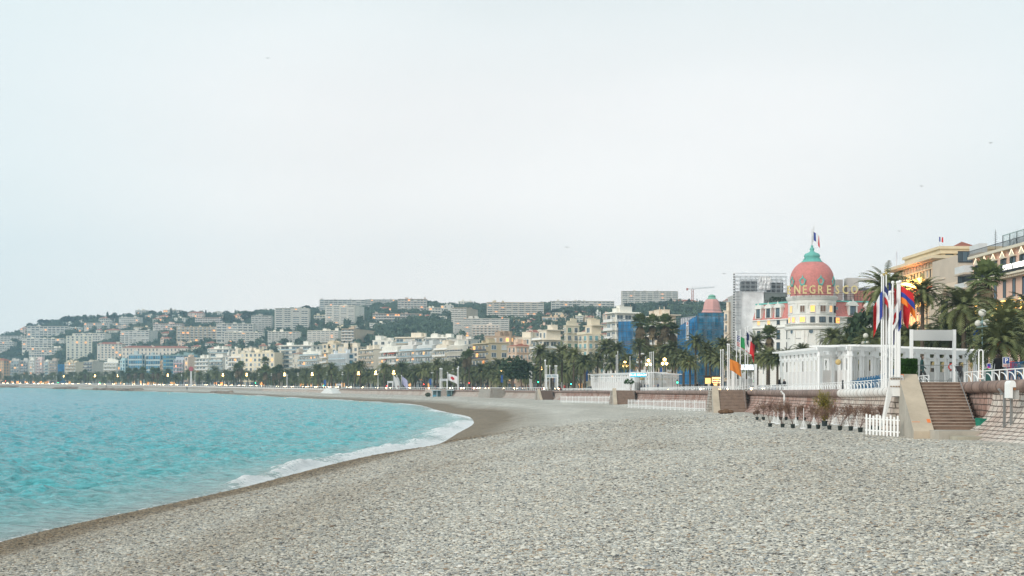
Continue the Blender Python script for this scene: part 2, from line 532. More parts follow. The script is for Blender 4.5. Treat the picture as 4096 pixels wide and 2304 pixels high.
# ------------------------------------------------------------------ loose pebbles near the viewer (countless)
def build_pebbles():
 P_ = []
 bands = [(11, 17, 0.045), (17, 23, 0.047), (23, 31, 0.050), (31, 41, 0.055), (41, 55, 0.063), (55, 74, 0.074), (74, 100, 0.095), (100, 135, 0.125)]
 for y0, y1, sp in bands:
  ys = np.arange(y0, y1, sp)
  for y in ys:
   hw = 0.43 * y + 1.2
   xs = np.arange(-hw, hw, sp)
   n = len(xs)
   P_.append(np.stack([xs + RNG.uniform(-.55, .55, n) * sp, y + RNG.uniform(-.55, .55, n) * sp, np.full(n, sp)], 1))
 A = np.concatenate(P_)
 # distances from a coarse grid
 gx = np.arange(-62, 62, 1.0); gy = np.arange(8, 140, 1.0)
 GX, GY = np.meshgrid(gx, gy)
 g = np.stack([GX.ravel(), GY.ravel()], 1)
 ds, _, _ = seg_dist(g, SHC); dw, _, _ = seg_dist(g, WLC)
 ds = ds.reshape(GX.shape); dw = dw.reshape(GX.shape)
 zbg = np.interp(gy, WLC[:, 1][:60], WLC[:, 3][:60])
 def bil(G, x, y):
  fx = (x - gx[0]); fy = (y - gy[0])
  i = np.clip(fx.astype(int), 0, len(gx) - 2); j = np.clip(fy.astype(int), 0, len(gy) - 2)
  u, w = fx - i, fy - j
  return (G[j, i] * (1-u) * (1-w) + G[j, i+1] * u * (1-w) + G[j+1, i] * (1-u) * w + G[j+1, i+1] * u * w)
 d1, d2 = bil(ds, A[:, 0], A[:, 1]), bil(dw, A[:, 0], A[:, 1])
 keep = (d1 > -0.4) & (d2 < -3.4) & (RNG.rand(len(A)) < np.clip((140 - A[:, 1]) / 55, 0, 1))
 A, d1, d2 = A[keep], d1[keep], d2[keep]
 _, jj, _ = (None, np.clip(np.searchsorted(WLC[:130, 1], A[:, 1]), 0, 129), None)
 z = beach_z(d1, -d2, WLC[jj, 3], A[:, 0], A[:, 1])
 V = np.stack([A[:, 0], A[:, 1], z + 0.004 + RNG.uniform(-0.25, 0.25, len(A)) * 0.02], 1)
 me = bpy.data.meshes.new('pebbles')
 me.vertices.add(len(V)); me.vertices.foreach_set('co', V.astype(np.float32).ravel())
 me.update()
 big = RNG.rand(len(A)) ** 8
 attr(me, 'size', A[:, 2] * (0.52 + 0.28 * RNG.rand(len(A)) + 1.1 * big))
 attr(me, 'wet', wetness(d1, A[:, 0], A[:, 1]))
 attr(me, 'shade', RNG.rand(len(A)))
 o = link_mesh('pebbles', me)
 tag(o, 'loose grey, buff and dark pebbles covering the beach in the foreground', 'pebbles', kind='stuff')
 mat = shingle('pebble_stone', True)
 ng = bpy.data.node_groups.new('pebble_scatter', 'GeometryNodeTree')
 ng.interface.new_socket('Geometry', in_out='INPUT', socket_type='NodeSocketGeometry')
 ng.interface.new_socket('Geometry', in_out='OUTPUT', socket_type='NodeSocketGeometry')
 n = ng.nodes; L = ng.links
 gi, go = n.new('NodeGroupInput'), n.new('NodeGroupOutput')
 ico = n.new('GeometryNodeMeshIcoSphere'); ico.inputs['Radius'].default_value = 0.5; ico.inputs['Subdivisions'].default_value = 2
 spn = n.new('GeometryNodeSetPosition')
 noi = n.new('ShaderNodeTexNoise'); noi.inputs['Scale'].default_value = 1.3
 vs = n.new('ShaderNodeVectorMath'); vs.operation = 'SUBTRACT'; vs.inputs[1].default_value = (0.5, 0.5, 0.5)
 v2 = n.new('ShaderNodeVectorMath'); v2.operation = 'SCALE'; v2.inputs['Scale'].default_value = 0.45
 L.new(noi.outputs['Color'], vs.inputs[0]); L.new(vs.outputs[0], v2.inputs[0]); L.new(v2.outputs[0], spn.inputs['Offset'])
 L.new(ico.outputs[0], spn.inputs['Geometry'])
 ss = n.new('GeometryNodeSetShadeSmooth'); L.new(spn.outputs[0], ss.inputs[0])
 sm = n.new('GeometryNodeSetMaterial'); sm.inputs['Material'].default_value = mat
 L.new(ss.outputs[0], sm.inputs[0])
 iop = n.new('GeometryNodeInstanceOnPoints')
 L.new(gi.outputs[0], iop.inputs['Points']); L.new(sm.outputs[0], iop.inputs['Instance'])
 rv = n.new('FunctionNodeRandomValue'); rv.data_type = 'FLOAT_VECTOR'
 rv.inputs[0].default_value = (-0.25, -0.25, 0); rv.inputs[1].default_value = (0.25, 0.25, 6.283)
 L.new(rv.outputs[0], iop.inputs['Rotation'])
 na = n.new('GeometryNodeInputNamedAttribute'); na.data_type = 'FLOAT'; na.inputs['Name'].default_value = 'size'
 rs = n.new('FunctionNodeRandomValue'); rs.data_type = 'FLOAT_VECTOR'
 rs.inputs[0].default_value = (1.2, 0.9, 0.30); rs.inputs[1].default_value = (2.1, 1.5, 0.62); rs.inputs['Seed'].default_value = 4
 sc = n.new('ShaderNodeVectorMath'); sc.operation = 'SCALE'
 L.new(rs.outputs[0], sc.inputs[0]); L.new(na.outputs[0], sc.inputs['Scale'])
 L.new(sc.outputs[0], iop.inputs['Scale'])
 L.new(iop.outputs[0], go.inputs[0])
 md = o.modifiers.new('scatter', 'NODES'); md.node_group = ng
build_pebbles()
# ------------------------------------------------------------------ sea
def wave_tile(n, size, wind, seed, amp):
 r = np.random.RandomState(seed)
 k1 = np.fft.fftfreq(n, size / n) * 2 * np.pi
 KX, KY = np.meshgrid(k1, k1)
 K = np.hypot(KX, KY); K[0, 0] = 1
 kp = 2 * np.pi / 9.0
 c = (KX * wind[0] + KY * wind[1]) / K
 Sp = np.exp(-(kp / K) ** 2) / K ** 3.0 * (0.35 + 0.65 * c ** 2) * np.exp(-(K * 0.05) ** 2)
 Sp[0, 0] = 0
 H = np.real(np.fft.ifft2(np.sqrt(Sp) * (r.randn(n, n) + 1j * r.randn(n, n))))
 H = H / H.std() * amp
 return H
TA = wave_tile(512, 110.0, (0.9, 0.4), 1, 0.12)
TB = wave_tile(512, 77.0, (0.7, -0.7), 2, 0.07)
def tile_at(T, size, x, y):
 n = T.shape[0]
 u = (x / size * n) % n; v = (y / size * n) % n
 i = u.astype(int) % n; j = v.astype(int) % n
 a, b = u - np.floor(u), v - np.floor(v)
 i2, j2 = (i + 1) % n, (j + 1) % n
 return T[j, i]*(1-a)*(1-b) + T[j, i2]*a*(1-b) + T[j2, i]*(1-a)*b + T[j2, i2]*a*b
# breakers: arc position along the shore given by a photo column on the water line, width and height
SL = np.concatenate([[0], np.cumsum(np.linalg.norm(np.diff(SHC, axis=0), axis=1))])
def shore_s(x, y):
 d_, j_, p_ = seg_dist(np.array([[x, y]], float), SHC)
 return float(np.interp(p_[0], np.arange(len(SHC)), SL))
def shore_px(px, py):
 d_ = CAMZ * F / (py - hz(px))
 return shore_s((px - 2048) / F * d_, d_)
BREAK = [(shore_px(1060, 1931), 3.6, 0.42, 2.6), (shore_px(1280, 1873), 6.5, 0.62, 3.4), (shore_px(1180, 1900), 2.5, 0.35, 2.2),
   (shore_px(1560, 1815), 14, 0.34, 4.5), (shore_px(1717, 1789), 16, 0.40, 5.0), (shore_px(1828, 1733), 20, 0.45, 5.5), (shore_px(1885, 1700), 22, 0.42, 5.0),
   (shore_px(1868, 1666), 16, 0.38, 4.0), (shore_px(1765, 1645), 16, 0.3, 4.0), (shore_px(1653, 1618), 18, 0.3, 4.0), (shore_px(1540, 1609), 14, 0.3, 3.5), (shore_px(1383, 1601), 20, 0.35, 4.0),
   (shore_px(1200, 1591), 18, 0.3, 3.5), (shore_px(1050, 1584), 22, 0.35, 3.5), (shore_px(858, 1574), 16, 0.3, 3.2), (shore_px(720, 1570), 26, 0.35, 3.4),
   (shore_px(620, 1567), 20, 0.35, 3.0), (shore_px(310, 1558), 18, 0.35, 3.0), (shore_px(180, 1553.5), 20, 0.35, 3.0), (shore_px(60, 1550.5), 34, 0.4, 4.0)]
def build_sea():
 nr, nc = 900, 620
 r = 26.0 * (4200.0 / 26.0) ** (np.linspace(0, 1, nr) ** 1.12)
 th = np.concatenate([np.linspace(-1.15, -0.46, 50, endpoint=False), np.linspace(-0.46, 0.10, nc - 50)])
 R_, T_ = np.meshgrid(r, th, indexing='ij')
 X, Y = (R_ * np.sin(T_)).ravel(), (R_ * np.cos(T_)).ravel()
 pts = np.stack([X, Y], 1)
 ds = np.full(len(X), -400.0); par = np.zeros(len(X))
 nearm = (Y < 2300) & (R_.ravel() < 2600)
 # distances every fourth ring and column, then interpolated
 ri = np.unique(np.append(np.arange(0, nr, 4), nr - 1)); ci = np.unique(np.append(np.arange(0, nc, 4), nc - 1))
 sub = np.stack([X.reshape(nr, nc)[np.ix_(ri, ci)].ravel(), Y.reshape(nr, nc)[np.ix_(ri, ci)].ravel()], 1)
 d_, _, p_ = seg_dist(sub, SHC)
 def up(G):
  G = G.reshape(len(ri), len(ci))
  G = np.stack([np.interp(np.arange(nc), ci, g) for g in G])
  return np.stack([np.interp(np.arange(nr), ri, G[:, k]) for k in range(nc)], 1).ravel()
 ds = np.where(nearm | (T_.ravel() > -0.42), up(d_), ds); par = up(p_)
 sarc = np.interp(par, np.arange(len(SHC)), SL)
 off = -ds
 depthf = np.clip(off / 9.0, 0.05, 1)
 att = np.clip(1.15 - R_.ravel() / 900.0, 0.25, 1)
 Z = (tile_at(TA, 110.0, X, Y) + tile_at(TB, 77.0, X * 0.8 - Y * 0.6, X * 0.6 + Y * 0.8)) * depthf * att
 foam = np.zeros(len(X))
 wob = fbm(X, Y, 31, 3, 0.35); wob2 = fbm(X, Y, 33, 3, 2.2)
 for sb, w, h, reach in BREAK:
  a = np.exp(-((sarc - sb) / w) ** 2)
  c = reach * 0.42 + 0.5 * wob
  hump = np.exp(-((off - c) / (reach * 0.30)) ** 2)
  Z = Z + a * hump * h * (0.75 + 0.5 * wob + 0.35 * wob2)
  foam = np.maximum(foam, (0.25 + 0.75 * a) * (a > .05) * np.clip(1.1 - (off - 1.1 * wob - 0.5 * wob2) / reach * .9, 0, 1.12) * (off > -2))
 # a thin line of wash all along the edge
 foam = np.maximum(foam, 0.5 * np.exp(-(off - 0.3 + 0.4 * wob) ** 2 / 0.8) * (off > -1.5))
 Z = np.where(ds > 0.8, -0.3 - 0.1 * (ds - 0.8), Z)
 V = np.stack([X, Y, Z], 1)
 Fq = grid_faces(nr, nc)[:, ::-1]
 keep = ~(ds[Fq] > 3.5).all(1)
 Fq = Fq[keep]
 used = np.unique(Fq); mp_ = -np.ones(len(V), int); mp_[used] = np.arange(len(used))
 m, t, b = base_mat('sea_water')
 L = t.links
 me = np_mesh('sea', V[used], mp_[Fq], [m])
 attr(me, 'foam', foam[used]); attr(me, 'off', off[used])
 b.inputs['IOR'].default_value = 1.33; b.inputs['Specular IOR Level'].default_value = 0.45
 b.inputs['Roughness'].default_value = 0.14
 tcn = N(t, 'ShaderNodeTexCoord')
 ao = N(t, 'ShaderNodeAttribute', attribute_name='off')
 # clear shallow water over pale stones, deeper blue offshore
 rp = N(t, 'ShaderNodeValToRGB')
 ce = rp.color_ramp.elements
 ce[0].position, ce[0].color = 0.0, (0.42, 0.50, 0.48, 1)
 ce[1].position, ce[1].color = 1.0, (0.085, 0.38, 0.50, 1)
 for p_, c_ in ((0.02, (0.30, 0.58, 0.58)), (0.07, (0.11, 0.56, 0.60)), (0.30, (0.075, 0.49, 0.57))):
  q = ce.new(p_); q.color = (*c_, 1)
 dv = N(t, 'ShaderNodeMath', operation='DIVIDE'); dv.inputs[1].default_value = 150.0
 L.new(ao.outputs['Fac'], dv.inputs[0])
 L.new(dv.outputs[0], rp.inputs[0])
 # foam
 af = N(t, 'ShaderNodeAttribute', attribute_name='foam')
 mpn = N(t, 'ShaderNodeMapping')
 L.new(tcn.outputs['Object'], mpn.inputs[0])
 fn = N(t, 'ShaderNodeTexNoise', Scale=1.5, Detail=10.0, Roughness=0.78, Distortion=1.6)
 L.new(mpn.outputs[0], fn.inputs['Vector'])
 sm = N(t, 'ShaderNodeMath', operation='ADD')
 fq = N(t, 'ShaderNodeMapRange'); fq.inputs['From Min'].default_value = .32; fq.inputs['From Max'].default_value = .68; L.new(fn.outputs[0], fq.inputs[0]); L.new(af.outputs['Fac'], sm.inputs[0]); L.new(fq.outputs[0], sm.inputs[1])
 fr = N(t, 'ShaderNodeMapRange', interpolation_type='SMOOTHSTEP')
 fr.inputs['From Min'].default_value = 0.98; fr.inputs['From Max'].default_value = 1.16
 L.new(sm.outputs[0], fr.inputs[0])
 # foam over the water; ripple troughs darkened and crests lightened in its colour
 mc = N(t, 'ShaderNodeMixRGB'); L.new(fr.outputs[0], mc.inputs[0])
 wn = N(t, 'ShaderNodeTexNoise', Scale=1.1, Detail=9.0, Roughness=0.8, Distortion=0.5); wm_ = N(t, 'ShaderNodeMapping'); wm_.inputs['Scale'].default_value = (0.5, 1.6, 1); L.new(tcn.outputs['Object'], wm_.inputs[0]); L.new(wm_.outputs[0], wn.inputs['Vector'])
 wr = N(t, 'ShaderNodeMapRange'); wr.inputs['From Min'].default_value = .38; wr.inputs['From Max'].default_value = .62; wr.inputs['To Min'].default_value = .48; wr.inputs['To Max'].default_value = 1.25; L.new(wn.outputs[0], wr.inputs[0])
 wv_ = N(t, 'ShaderNodeVectorMath', operation='SCALE'); L.new(rp.outputs[0], wv_.inputs[0]); L.new(wr.outputs[0], wv_.inputs['Scale']); L.new(wv_.outputs[0], mc.inputs[1])
 mc.inputs[2].default_value = (0.96, 0.97, 0.97, 1)
 L.new(mc.outputs[0], b.inputs['Base Color'])
 ro = N(t, 'ShaderNodeMapRange'); ro.inputs['To Min'].default_value = 0.14; ro.inputs['To Max'].default_value = 0.9
 L.new(fr.outputs[0], ro.inputs[0]); L.new(ro.outputs[0], b.inputs['Roughness'])
 n1 = N(t, 'ShaderNodeTexNoise', Scale=1.7, Detail=9.0, Roughness=0.70, Distortion=0.8)
 mp1 = N(t, 'ShaderNodeMapping'); mp1.inputs['Scale'].default_value = (0.8, 1.5, 1); mp1.inputs['Rotation'].default_value = (0, 0, 0.3)
 L.new(tcn.outputs['Object'], mp1.inputs[0]); L.new(mp1.outputs[0], n1.inputs['Vector'])
 b1 = N(t, 'ShaderNodeBump', Strength=1.0, Distance=0.42)
 L.new(n1.outputs[0], b1.inputs['Height'])
 n2 = N(t, 'ShaderNodeTexNoise', Scale=0.22, Detail=5.0, Roughness=0.6)
 L.new(mp1.outputs[0], n2.inputs['Vector'])
 b2 = N(t, 'ShaderNodeBump', Strength=1.0, Distance=1.0)
 L.new(n2.outputs[0], b2.inputs['Height']); L.new(b1.outputs[0], b2.inputs['Normal'])
 L.new(b2.outputs[0], b.inputs['Normal'])
 tag(link_mesh('sea', me), kind='structure')
build_sea()
# ------------------------------------------------------------------ sea wall, promenade, road, terrain
def stone(name, base, dark, scale, stain=0.0, bump=0.7, mortar=(0.17, 0.14, 0.12)):
 """rough blocks laid in courses (UV: metres along, metres up) with rusty stains running down"""
 m, t, b = base_mat(name)
 L = t.links
 b.inputs['Roughness'].default_value = 0.88
 uv = N(t, 'ShaderNodeUVMap')
 mpn = N(t, 'ShaderNodeMapping'); mpn.inputs['Scale'].default_value = (1.0, 1.0, 1.0)
 L.new(uv.outputs[0], mpn.inputs[0])
 wn = N(t, 'ShaderNodeTexNoise', Scale=1.4, Detail=3.0)
 L.new(mpn.outputs[0], wn.inputs['Vector'])
 wv = N(t, 'ShaderNodeVectorMath', operation='MULTIPLY_ADD')
 L.new(wn.outputs['Color'], wv.inputs[0]); wv.inputs[1].default_value = (0.16, 0.10, 0); L.new(mpn.outputs[0], wv.inputs[2])
 br = N(t, 'ShaderNodeTexBrick')
 L.new(wv.outputs[0], br.inputs['Vector'])
 br.inputs['Scale'].default_value = scale
 br.inputs['Color1'].default_value = (*base, 1)
 br.inputs['Color2'].default_value = (*dark, 1)
 br.inputs['Mortar'].default_value = (*mortar, 1)
 br.inputs['Mortar Size'].default_value = 0.022
 br.inputs['Mortar Smooth'].default_value = 0.4
 br.inputs['Brick Width'].default_value = 0.36
 br.inputs['Row Height'].default_value = 0.19
 tcn = N(t, 'ShaderNodeTexCoord')
 n1 = N(t, 'ShaderNodeTexNoise', Scale=2.5, Detail=8.0, Roughness=0.7)
 L.new(tcn.outputs['Object'], n1.inputs['Vector'])
 mr = N(t, 'ShaderNodeMapRange'); mr.inputs['From Min'].default_value = 0.3; mr.inputs['From Max'].default_value = 0.7
 mr.inputs['To Min'].default_value = 0.72; mr.inputs['To Max'].default_value = 1.2
 L.new(n1.outputs[0], mr.inputs[0])
 v = N(t, 'ShaderNodeVectorMath', operation='SCALE'); L.new(br.outputs['Color'], v.inputs[0]); L.new(mr.outputs[0], v.inputs['Scale'])
 # stains: long along the height, narrow along the wall
 ms = N(t, 'ShaderNodeMapping'); ms.inputs['Scale'].default_value = (0.55, 0.10, 1); L.new(uv.outputs[0], ms.inputs[0])
 ns = N(t, 'ShaderNodeTexNoise', Scale=1.0, Detail=6.0, Roughness=0.75); L.new(ms.outputs[0], ns.inputs['Vector'])
 sr = N(t, 'ShaderNodeMapRange'); sr.inputs['From Min'].default_value = 0.50 - 0.12 * stain; sr.inputs['From Max'].default_value = 0.68 - 0.08 * stain
 sr.inputs['To Max'].default_value = stain
 L.new(ns.outputs[0], sr.inputs[0])
 mm = N(t, 'ShaderNodeMixRGB', blend_type='MULTIPLY'); L.new(sr.outputs[0], mm.inputs[0]); L.new(v.outputs[0], mm.inputs[1])
 mm.inputs[2].default_value = (0.55, 0.30, 0.22, 1)
 L.new(mm.outputs[0], b.inputs['Base Color'])
 iv = N(t, 'ShaderNodeMath', operation='SUBTRACT'); iv.inputs[0].default_value = 1.0; L.new(br.outputs['Fac'], iv.inputs[1])
 ad = N(t, 'ShaderNodeMath', operation='MULTIPLY_ADD'); L.new(n1.outputs[0], ad.inputs[0]); ad.inputs[1].default_value = 0.6; L.new(iv.outputs[0], ad.inputs[2])
 bn = N(t, 'ShaderNodeBump', Strength=bump, Distance=0.08); L.new(ad.outputs[0], bn.inputs['Height']); L.new(bn.outputs[0], b.inputs['Normal'])
 return m
WALL_RED = stone('stained_stone', (0.62, 0.48, 0.42), (0.48, 0.34, 0.29), 0.62, 0.8)
WALL_PALE = stone('pale_stone', (0.70, 0.64, 0.57), (0.60, 0.52, 0.46), 0.62, 0.5)
WALL_GREY = stone('grey_stone', (0.50, 0.47, 0.42), (0.40, 0.38, 0.34), 0.62, 0.3)
def coping_mat(name, col, col2):
 m, t, b = base_mat(name); L = t.links
 b.inputs['Roughness'].default_value = 0.75
 uv = N(t, 'ShaderNodeUVMap')
 ms = N(t, 'ShaderNodeMapping'); ms.inputs['Scale'].default_value = (0.8, 0.25, 1); L.new(uv.outputs[0], ms.inputs[0])
 ns = N(t, 'ShaderNodeTexNoise', Scale=1.2, Detail=7.0, Roughness=0.75); L.new(ms.outputs[0], ns.inputs['Vector'])
 r = N(t, 'ShaderNodeValToRGB')
 r.color_ramp.elements[0].position = 0.36; r.color_ramp.elements[0].color = (*col2, 1)
 r.color_ramp.elements[1].position = 0.62; r.color_ramp.elements[1].color = (*col, 1)
 L.new(ns.outputs[0], r.inputs[0])
 # dark joints between the rounded stones
 sx = N(t, 'ShaderNodeSeparateXYZ'); L.new(uv.outputs[0], sx.inputs[0])
 mo = N(t, 'ShaderNodeMath', operation='PINGPONG'); mo.inputs[1].default_value = 0.55; L.new(sx.outputs[0], mo.inputs[0])
 lt = N(t, 'ShaderNodeMapRange'); lt.inputs['From Max'].default_value = 0.07; L.new(mo.outputs[0], lt.inputs[0])
 mm = N(t, 'ShaderNodeMixRGB'); L.new(lt.outputs[0], mm.inputs[0]); mm.inputs[1].default_value = (0.06, 0.04, 0.035, 1); L.new(r.outputs[0], mm.inputs[2])
 L.new(mm.outputs[0], b.inputs['Base Color'])
 return m
COP_DARK = coping_mat('weathered_coping', (0.34, 0.24, 0.20), (0.13, 0.085, 0.07))
COP_PALE = coping_mat('whitened_coping', (0.80, 0.78, 0.75), (0.70, 0.64, 0.59))
def sweep(name, s0, s1, prof_fn, mat, parent=None, step=1.5, closed_ends=True, smooth=False):
 """sweep a profile [(offset inland, z)] along the wall line, UV in metres"""
 n = max(2, int((s1 - s0) / step) + 1)
 V, UV = [], []
 m = None
 for i in range(n):
  s = s0 + (s1 - s0) * i / (n - 1)
  x, y, zt, zb, tx, ty = wall_at(s)
  pr = prof_fn(zt, zb, s); m = len(pr)
  acc = 0
  for k, (o, z) in enumerate(pr):
   if k: acc += math.hypot(o - pr[k-1][0], z - pr[k-1][1])
   V.append((x + ty * o, y - tx * o, z)); UV.append((s, acc))
 Fq = grid_faces(n, m)
 me = np_mesh(name, V, Fq, [mat], smooth)
 uvl = me.uv_layers.new(name='UVMap')
 li = np.empty(len(me.loops), np.int32); me.loops.foreach_get('vertex_index', li)
 uvl.data.foreach_set('uv', np.array(UV, np.float32)[li].ravel())
 return link_mesh(name, me, parent)
FLARE = 3.0
def wall_prof(zt, zb, s):
 # sea side, from the foot up to under the rounded coping, then back under the pavement
 h = zt - 0.62 - zb
 pr = []
 for k in range(11):
  t = k / 10
  pr.append((-FLARE * (1 - t) ** 2.4 * min(1, h / 2.2) + 0.22, zb - 0.5 + (h + 0.5) * t))
 pr.append((0.30, zt - 0.55)); pr.append((0.9, zt - 0.5)); pr.append((0.9, zb - 1.2))
 return pr
def flat_prof(zt, zb, s):
 return [(0.22, zb - 0.5), (0.24, zb), (0.26, (zt + zb) / 2), (0.30, zt - 0.55), (0.9, zt - 0.5), (0.9, zb - 1.2)]
def cop_prof(zt, zb, s):
 r = 0.31; c = (0.18, zt - 0.31)
 return [(c[0] + r * math.cos(a), c[1] + r * math.sin(a)) for a in np.linspace(math.radians(-20), math.radians(335), 15)]
S_ = {}
def spx(px, off=0.0):
 k = (px, off)
 if k not in S_: S_[k] = s_of_px(px, off)
 return S_[k]
s_near = 10.0
s_st1a, s_st1b = 0, 0
# arc lengths at known depths on the near, straight part of the wall
def s_of_y(y): return float(np.interp(y, WLC[:300, 1], WS[:300]))
s61, s70 = s_of_y(62.3), s_of_y(68.4)
WALLS = [
 (5, s61, wall_prof, WALL_PALE, COP_DARK, 'pale stone sea wall with a curved apron at the right edge, below the railing', 'sea_wall'),
 (s61, s70, flat_prof, WALL_RED, COP_DARK, 'dark stained upright stone wall beside the nearest brown steps', 'sea_wall'),
 (s70, s_of_y(94), wall_prof, WALL_PALE, COP_PALE, 'white stone sea wall with pale rounded coping behind the potted shrubs', 'sea_wall'),
 (s_of_y(94), s_of_y(139), wall_prof, WALL_RED, COP_DARK, 'pinkish curved sea wall with brown coping under the long pergola', 'sea_wall'),
 (s_of_y(139), spx(2600), wall_prof, WALL_RED, COP_DARK, 'reddish sea wall behind the nearer picket fence, left of the lit snack sign steps', 'sea_wall'),
 (spx(2600), spx(2245), wall_prof, WALL_RED, COP_DARK, 'red brown sea wall behind the farther picket fence', 'sea_wall'),
 (spx(2245), spx(1900), wall_prof, WALL_PALE, COP_DARK, 'pale streaked sea wall on both sides of the square stone bastion', 'sea_wall'),
 (spx(1900), spx(1360), wall_prof, WALL_PALE, COP_DARK, 'pinkish sea wall on the far bend with a thin dark coping', 'sea_wall'),
 (spx(1360), spx(1050), wall_prof, WALL_PALE, COP_PALE, 'low pale sea wall beyond the white slipway ramp', 'sea_wall'),
 (spx(1050), WS[-1] - 5, wall_prof, WALL_GREY, COP_PALE, 'long pale sea wall at the far left end of the bay', 'sea_wall'),
]
for s0, s1, pf, wm, cm, lab, nm in WALLS:
 root = empty(nm, (0, 0, 0), 0, lab, 'sea wall', 'sea wall sections along the beach')
 st = 1.0 if s1 < 700 else 5
 sweep('wall_face', s0, s1, pf, wm, root, st)
 sweep('rounded_coping', s0, s1, cop_prof, cm, root, st, smooth=True)
PAVE = M((0.36, 0.33, 0.30), 0.85, 0.2, 0.3, name='pavement')
ASPH = M((0.06, 0.06, 0.065), 0.85, 0.25, 0.2, name='asphalt')
GRASS = M((0.07, 0.10, 0.04), 0.95, 0.4, 0.5, name='lawn')
HAZEW = 1
WHITE = M((0.80, 0.80, 0.79), 0.5, 0.06, 0.8, name='white_paint')
def strip(name, o0, o1, dz, mat, kind='structure', lift=0.0):
 s0, s1 = 5, WS[-1] - 3
 pf = lambda zt, zb, s: [(o0, zt + dz - (0.25 if lift else 0)), (o0 + 0.002, zt + dz), (o1 - 0.002, zt + dz), (o1, zt + dz - (0.25 if lift else 0))]
 o = sweep(name, s0, s1, pf, mat, None, 6.0)
 return tag(o, kind=kind)
strip('promenade', 0.9, 30.0, -0.02, PAVE, lift=1)
strip('road', 29.9, 57.1, -0.16, ASPH)
strip('median', 41.5, 45.0, -0.02, GRASS, lift=1)
strip('pavement', 57.0, 70.0, -0.02, PAVE, lift=1)
for off, w in ((30.4, 0.12), (41.2, 0.12), (45.2, 0.12), (56.6, 0.12)):
 o = sweep('road_marking', 60, WS[-1] - 3, (lambda a: (lambda zt, zb, s: [(a, zt - 0.156), (a + 0.12, zt - 0.156)]))(off), WHITE, None, 6.0)
 tag(o, kind='structure')
# front of the buildings: a line inland of the wall
BOFF = 64.0
_fs = np.arange(40, WS[-1] - 10, 4.0)
FRONT = np.array([wall_at(s, BOFF)[:3] for s in _fs])
_fpx = 2048 + F * FRONT[:, 0] / np.maximum(FRONT[:, 1], 1)
def front_depth(px):
 ok = FRONT[:, 1] > 120
 fp, fy = _fpx[ok], FRONT[ok, 1]
 best = None
 for i in range(len(fp) - 1):
  if (fp[i] - px) * (fp[i + 1] - px) <= 0:
   t = (px - fp[i]) / (fp[i + 1] - fp[i] + 1e-9)
   return fy[i] + t * (fy[i + 1] - fy[i])
 return fy[0] if px > 3000 else fy[-1]
# hills
RIDGE = [(-1500, 1370), (-500, 1350), (0, 1345), (100, 1318), (200, 1290), (330, 1268), (500, 1268), (600, 1256), (700, 1250), (900, 1262), (1100, 1250), (1250, 1235), (1450, 1222),
   (1700, 1218), (1900, 1228), (2100, 1240), (2300, 1225), (2450, 1245), (2600, 1222), (2750, 1222), (2900, 1235), (3050, 1270), (3400, 1320), (4096, 1380), (6500, 1430)]
def ridge_depth(px): return float(np.interp(px, [-1500, 0, 700, 1500, 2100, 2600, 3000, 4096, 6500], [2500, 2350, 2250, 2150, 1950, 1750, 1600, 1200, 1000]))
_rp = np.arange(-1500, 6501, 50)
_rd = np.array([ridge_depth(p) for p in _rp])
_rz = np.array([P(p, np.interp(p, [a for a, b in RIDGE], [b for a, b in RIDGE]), ridge_depth(p))[2] for p in _rp])
_fd = np.array([np.clip(front_depth(min(max(p, -280), 4090)) + 90, 260, 1900) for p in _rp])
_fd = np.convolve(np.pad(_fd, 3, 'edge'), np.ones(7) / 7, 'valid')
def hill_z(x, y):
 x = np.asarray(x, float); y = np.asarray(y, float)
 px = 2048 + F * x / np.maximum(y, 50)
 fd, rd, rz = np.interp(px, _rp, _fd), np.interp(px, _rp, _rd), np.interp(px, _rp, _rz)
 t = np.clip((y - fd) / (rd - fd), 0, 2)
 up = 3.2 + (rz - 3.2) * (0.62 * t + 0.38 * t * t * (3 - 2 * np.clip(t, 0, 1)))
 down = rz - (t - 1) * 60
 z = np.where(t < 1, up, down)
 return z + np.clip((t - 0.15) * 3, 0, 1) * (3.5 * fbm(x, y, 41, 4, 0.012)) * np.clip((1.05 - t) * 8, 0.15, 1)
def on_hill(px, py):
 """depth at which the sight line through a photo point meets the hill"""
 rd = np.interp(px, _rp, _rd)
 ds = np.arange(float(np.interp(px, _rp, _fd)) + 10, rd + 5, 8.0)
 a, b = (px - 2048) / F, -(py - HZ) / F
 zs = CAMZ + (a * ROLL + b) * ds
 h = hill_z(a * ds, ds)
 k = np.nonzero(h >= zs)[0]
 return float(ds[k[0]]) if len(k) else float(rd)
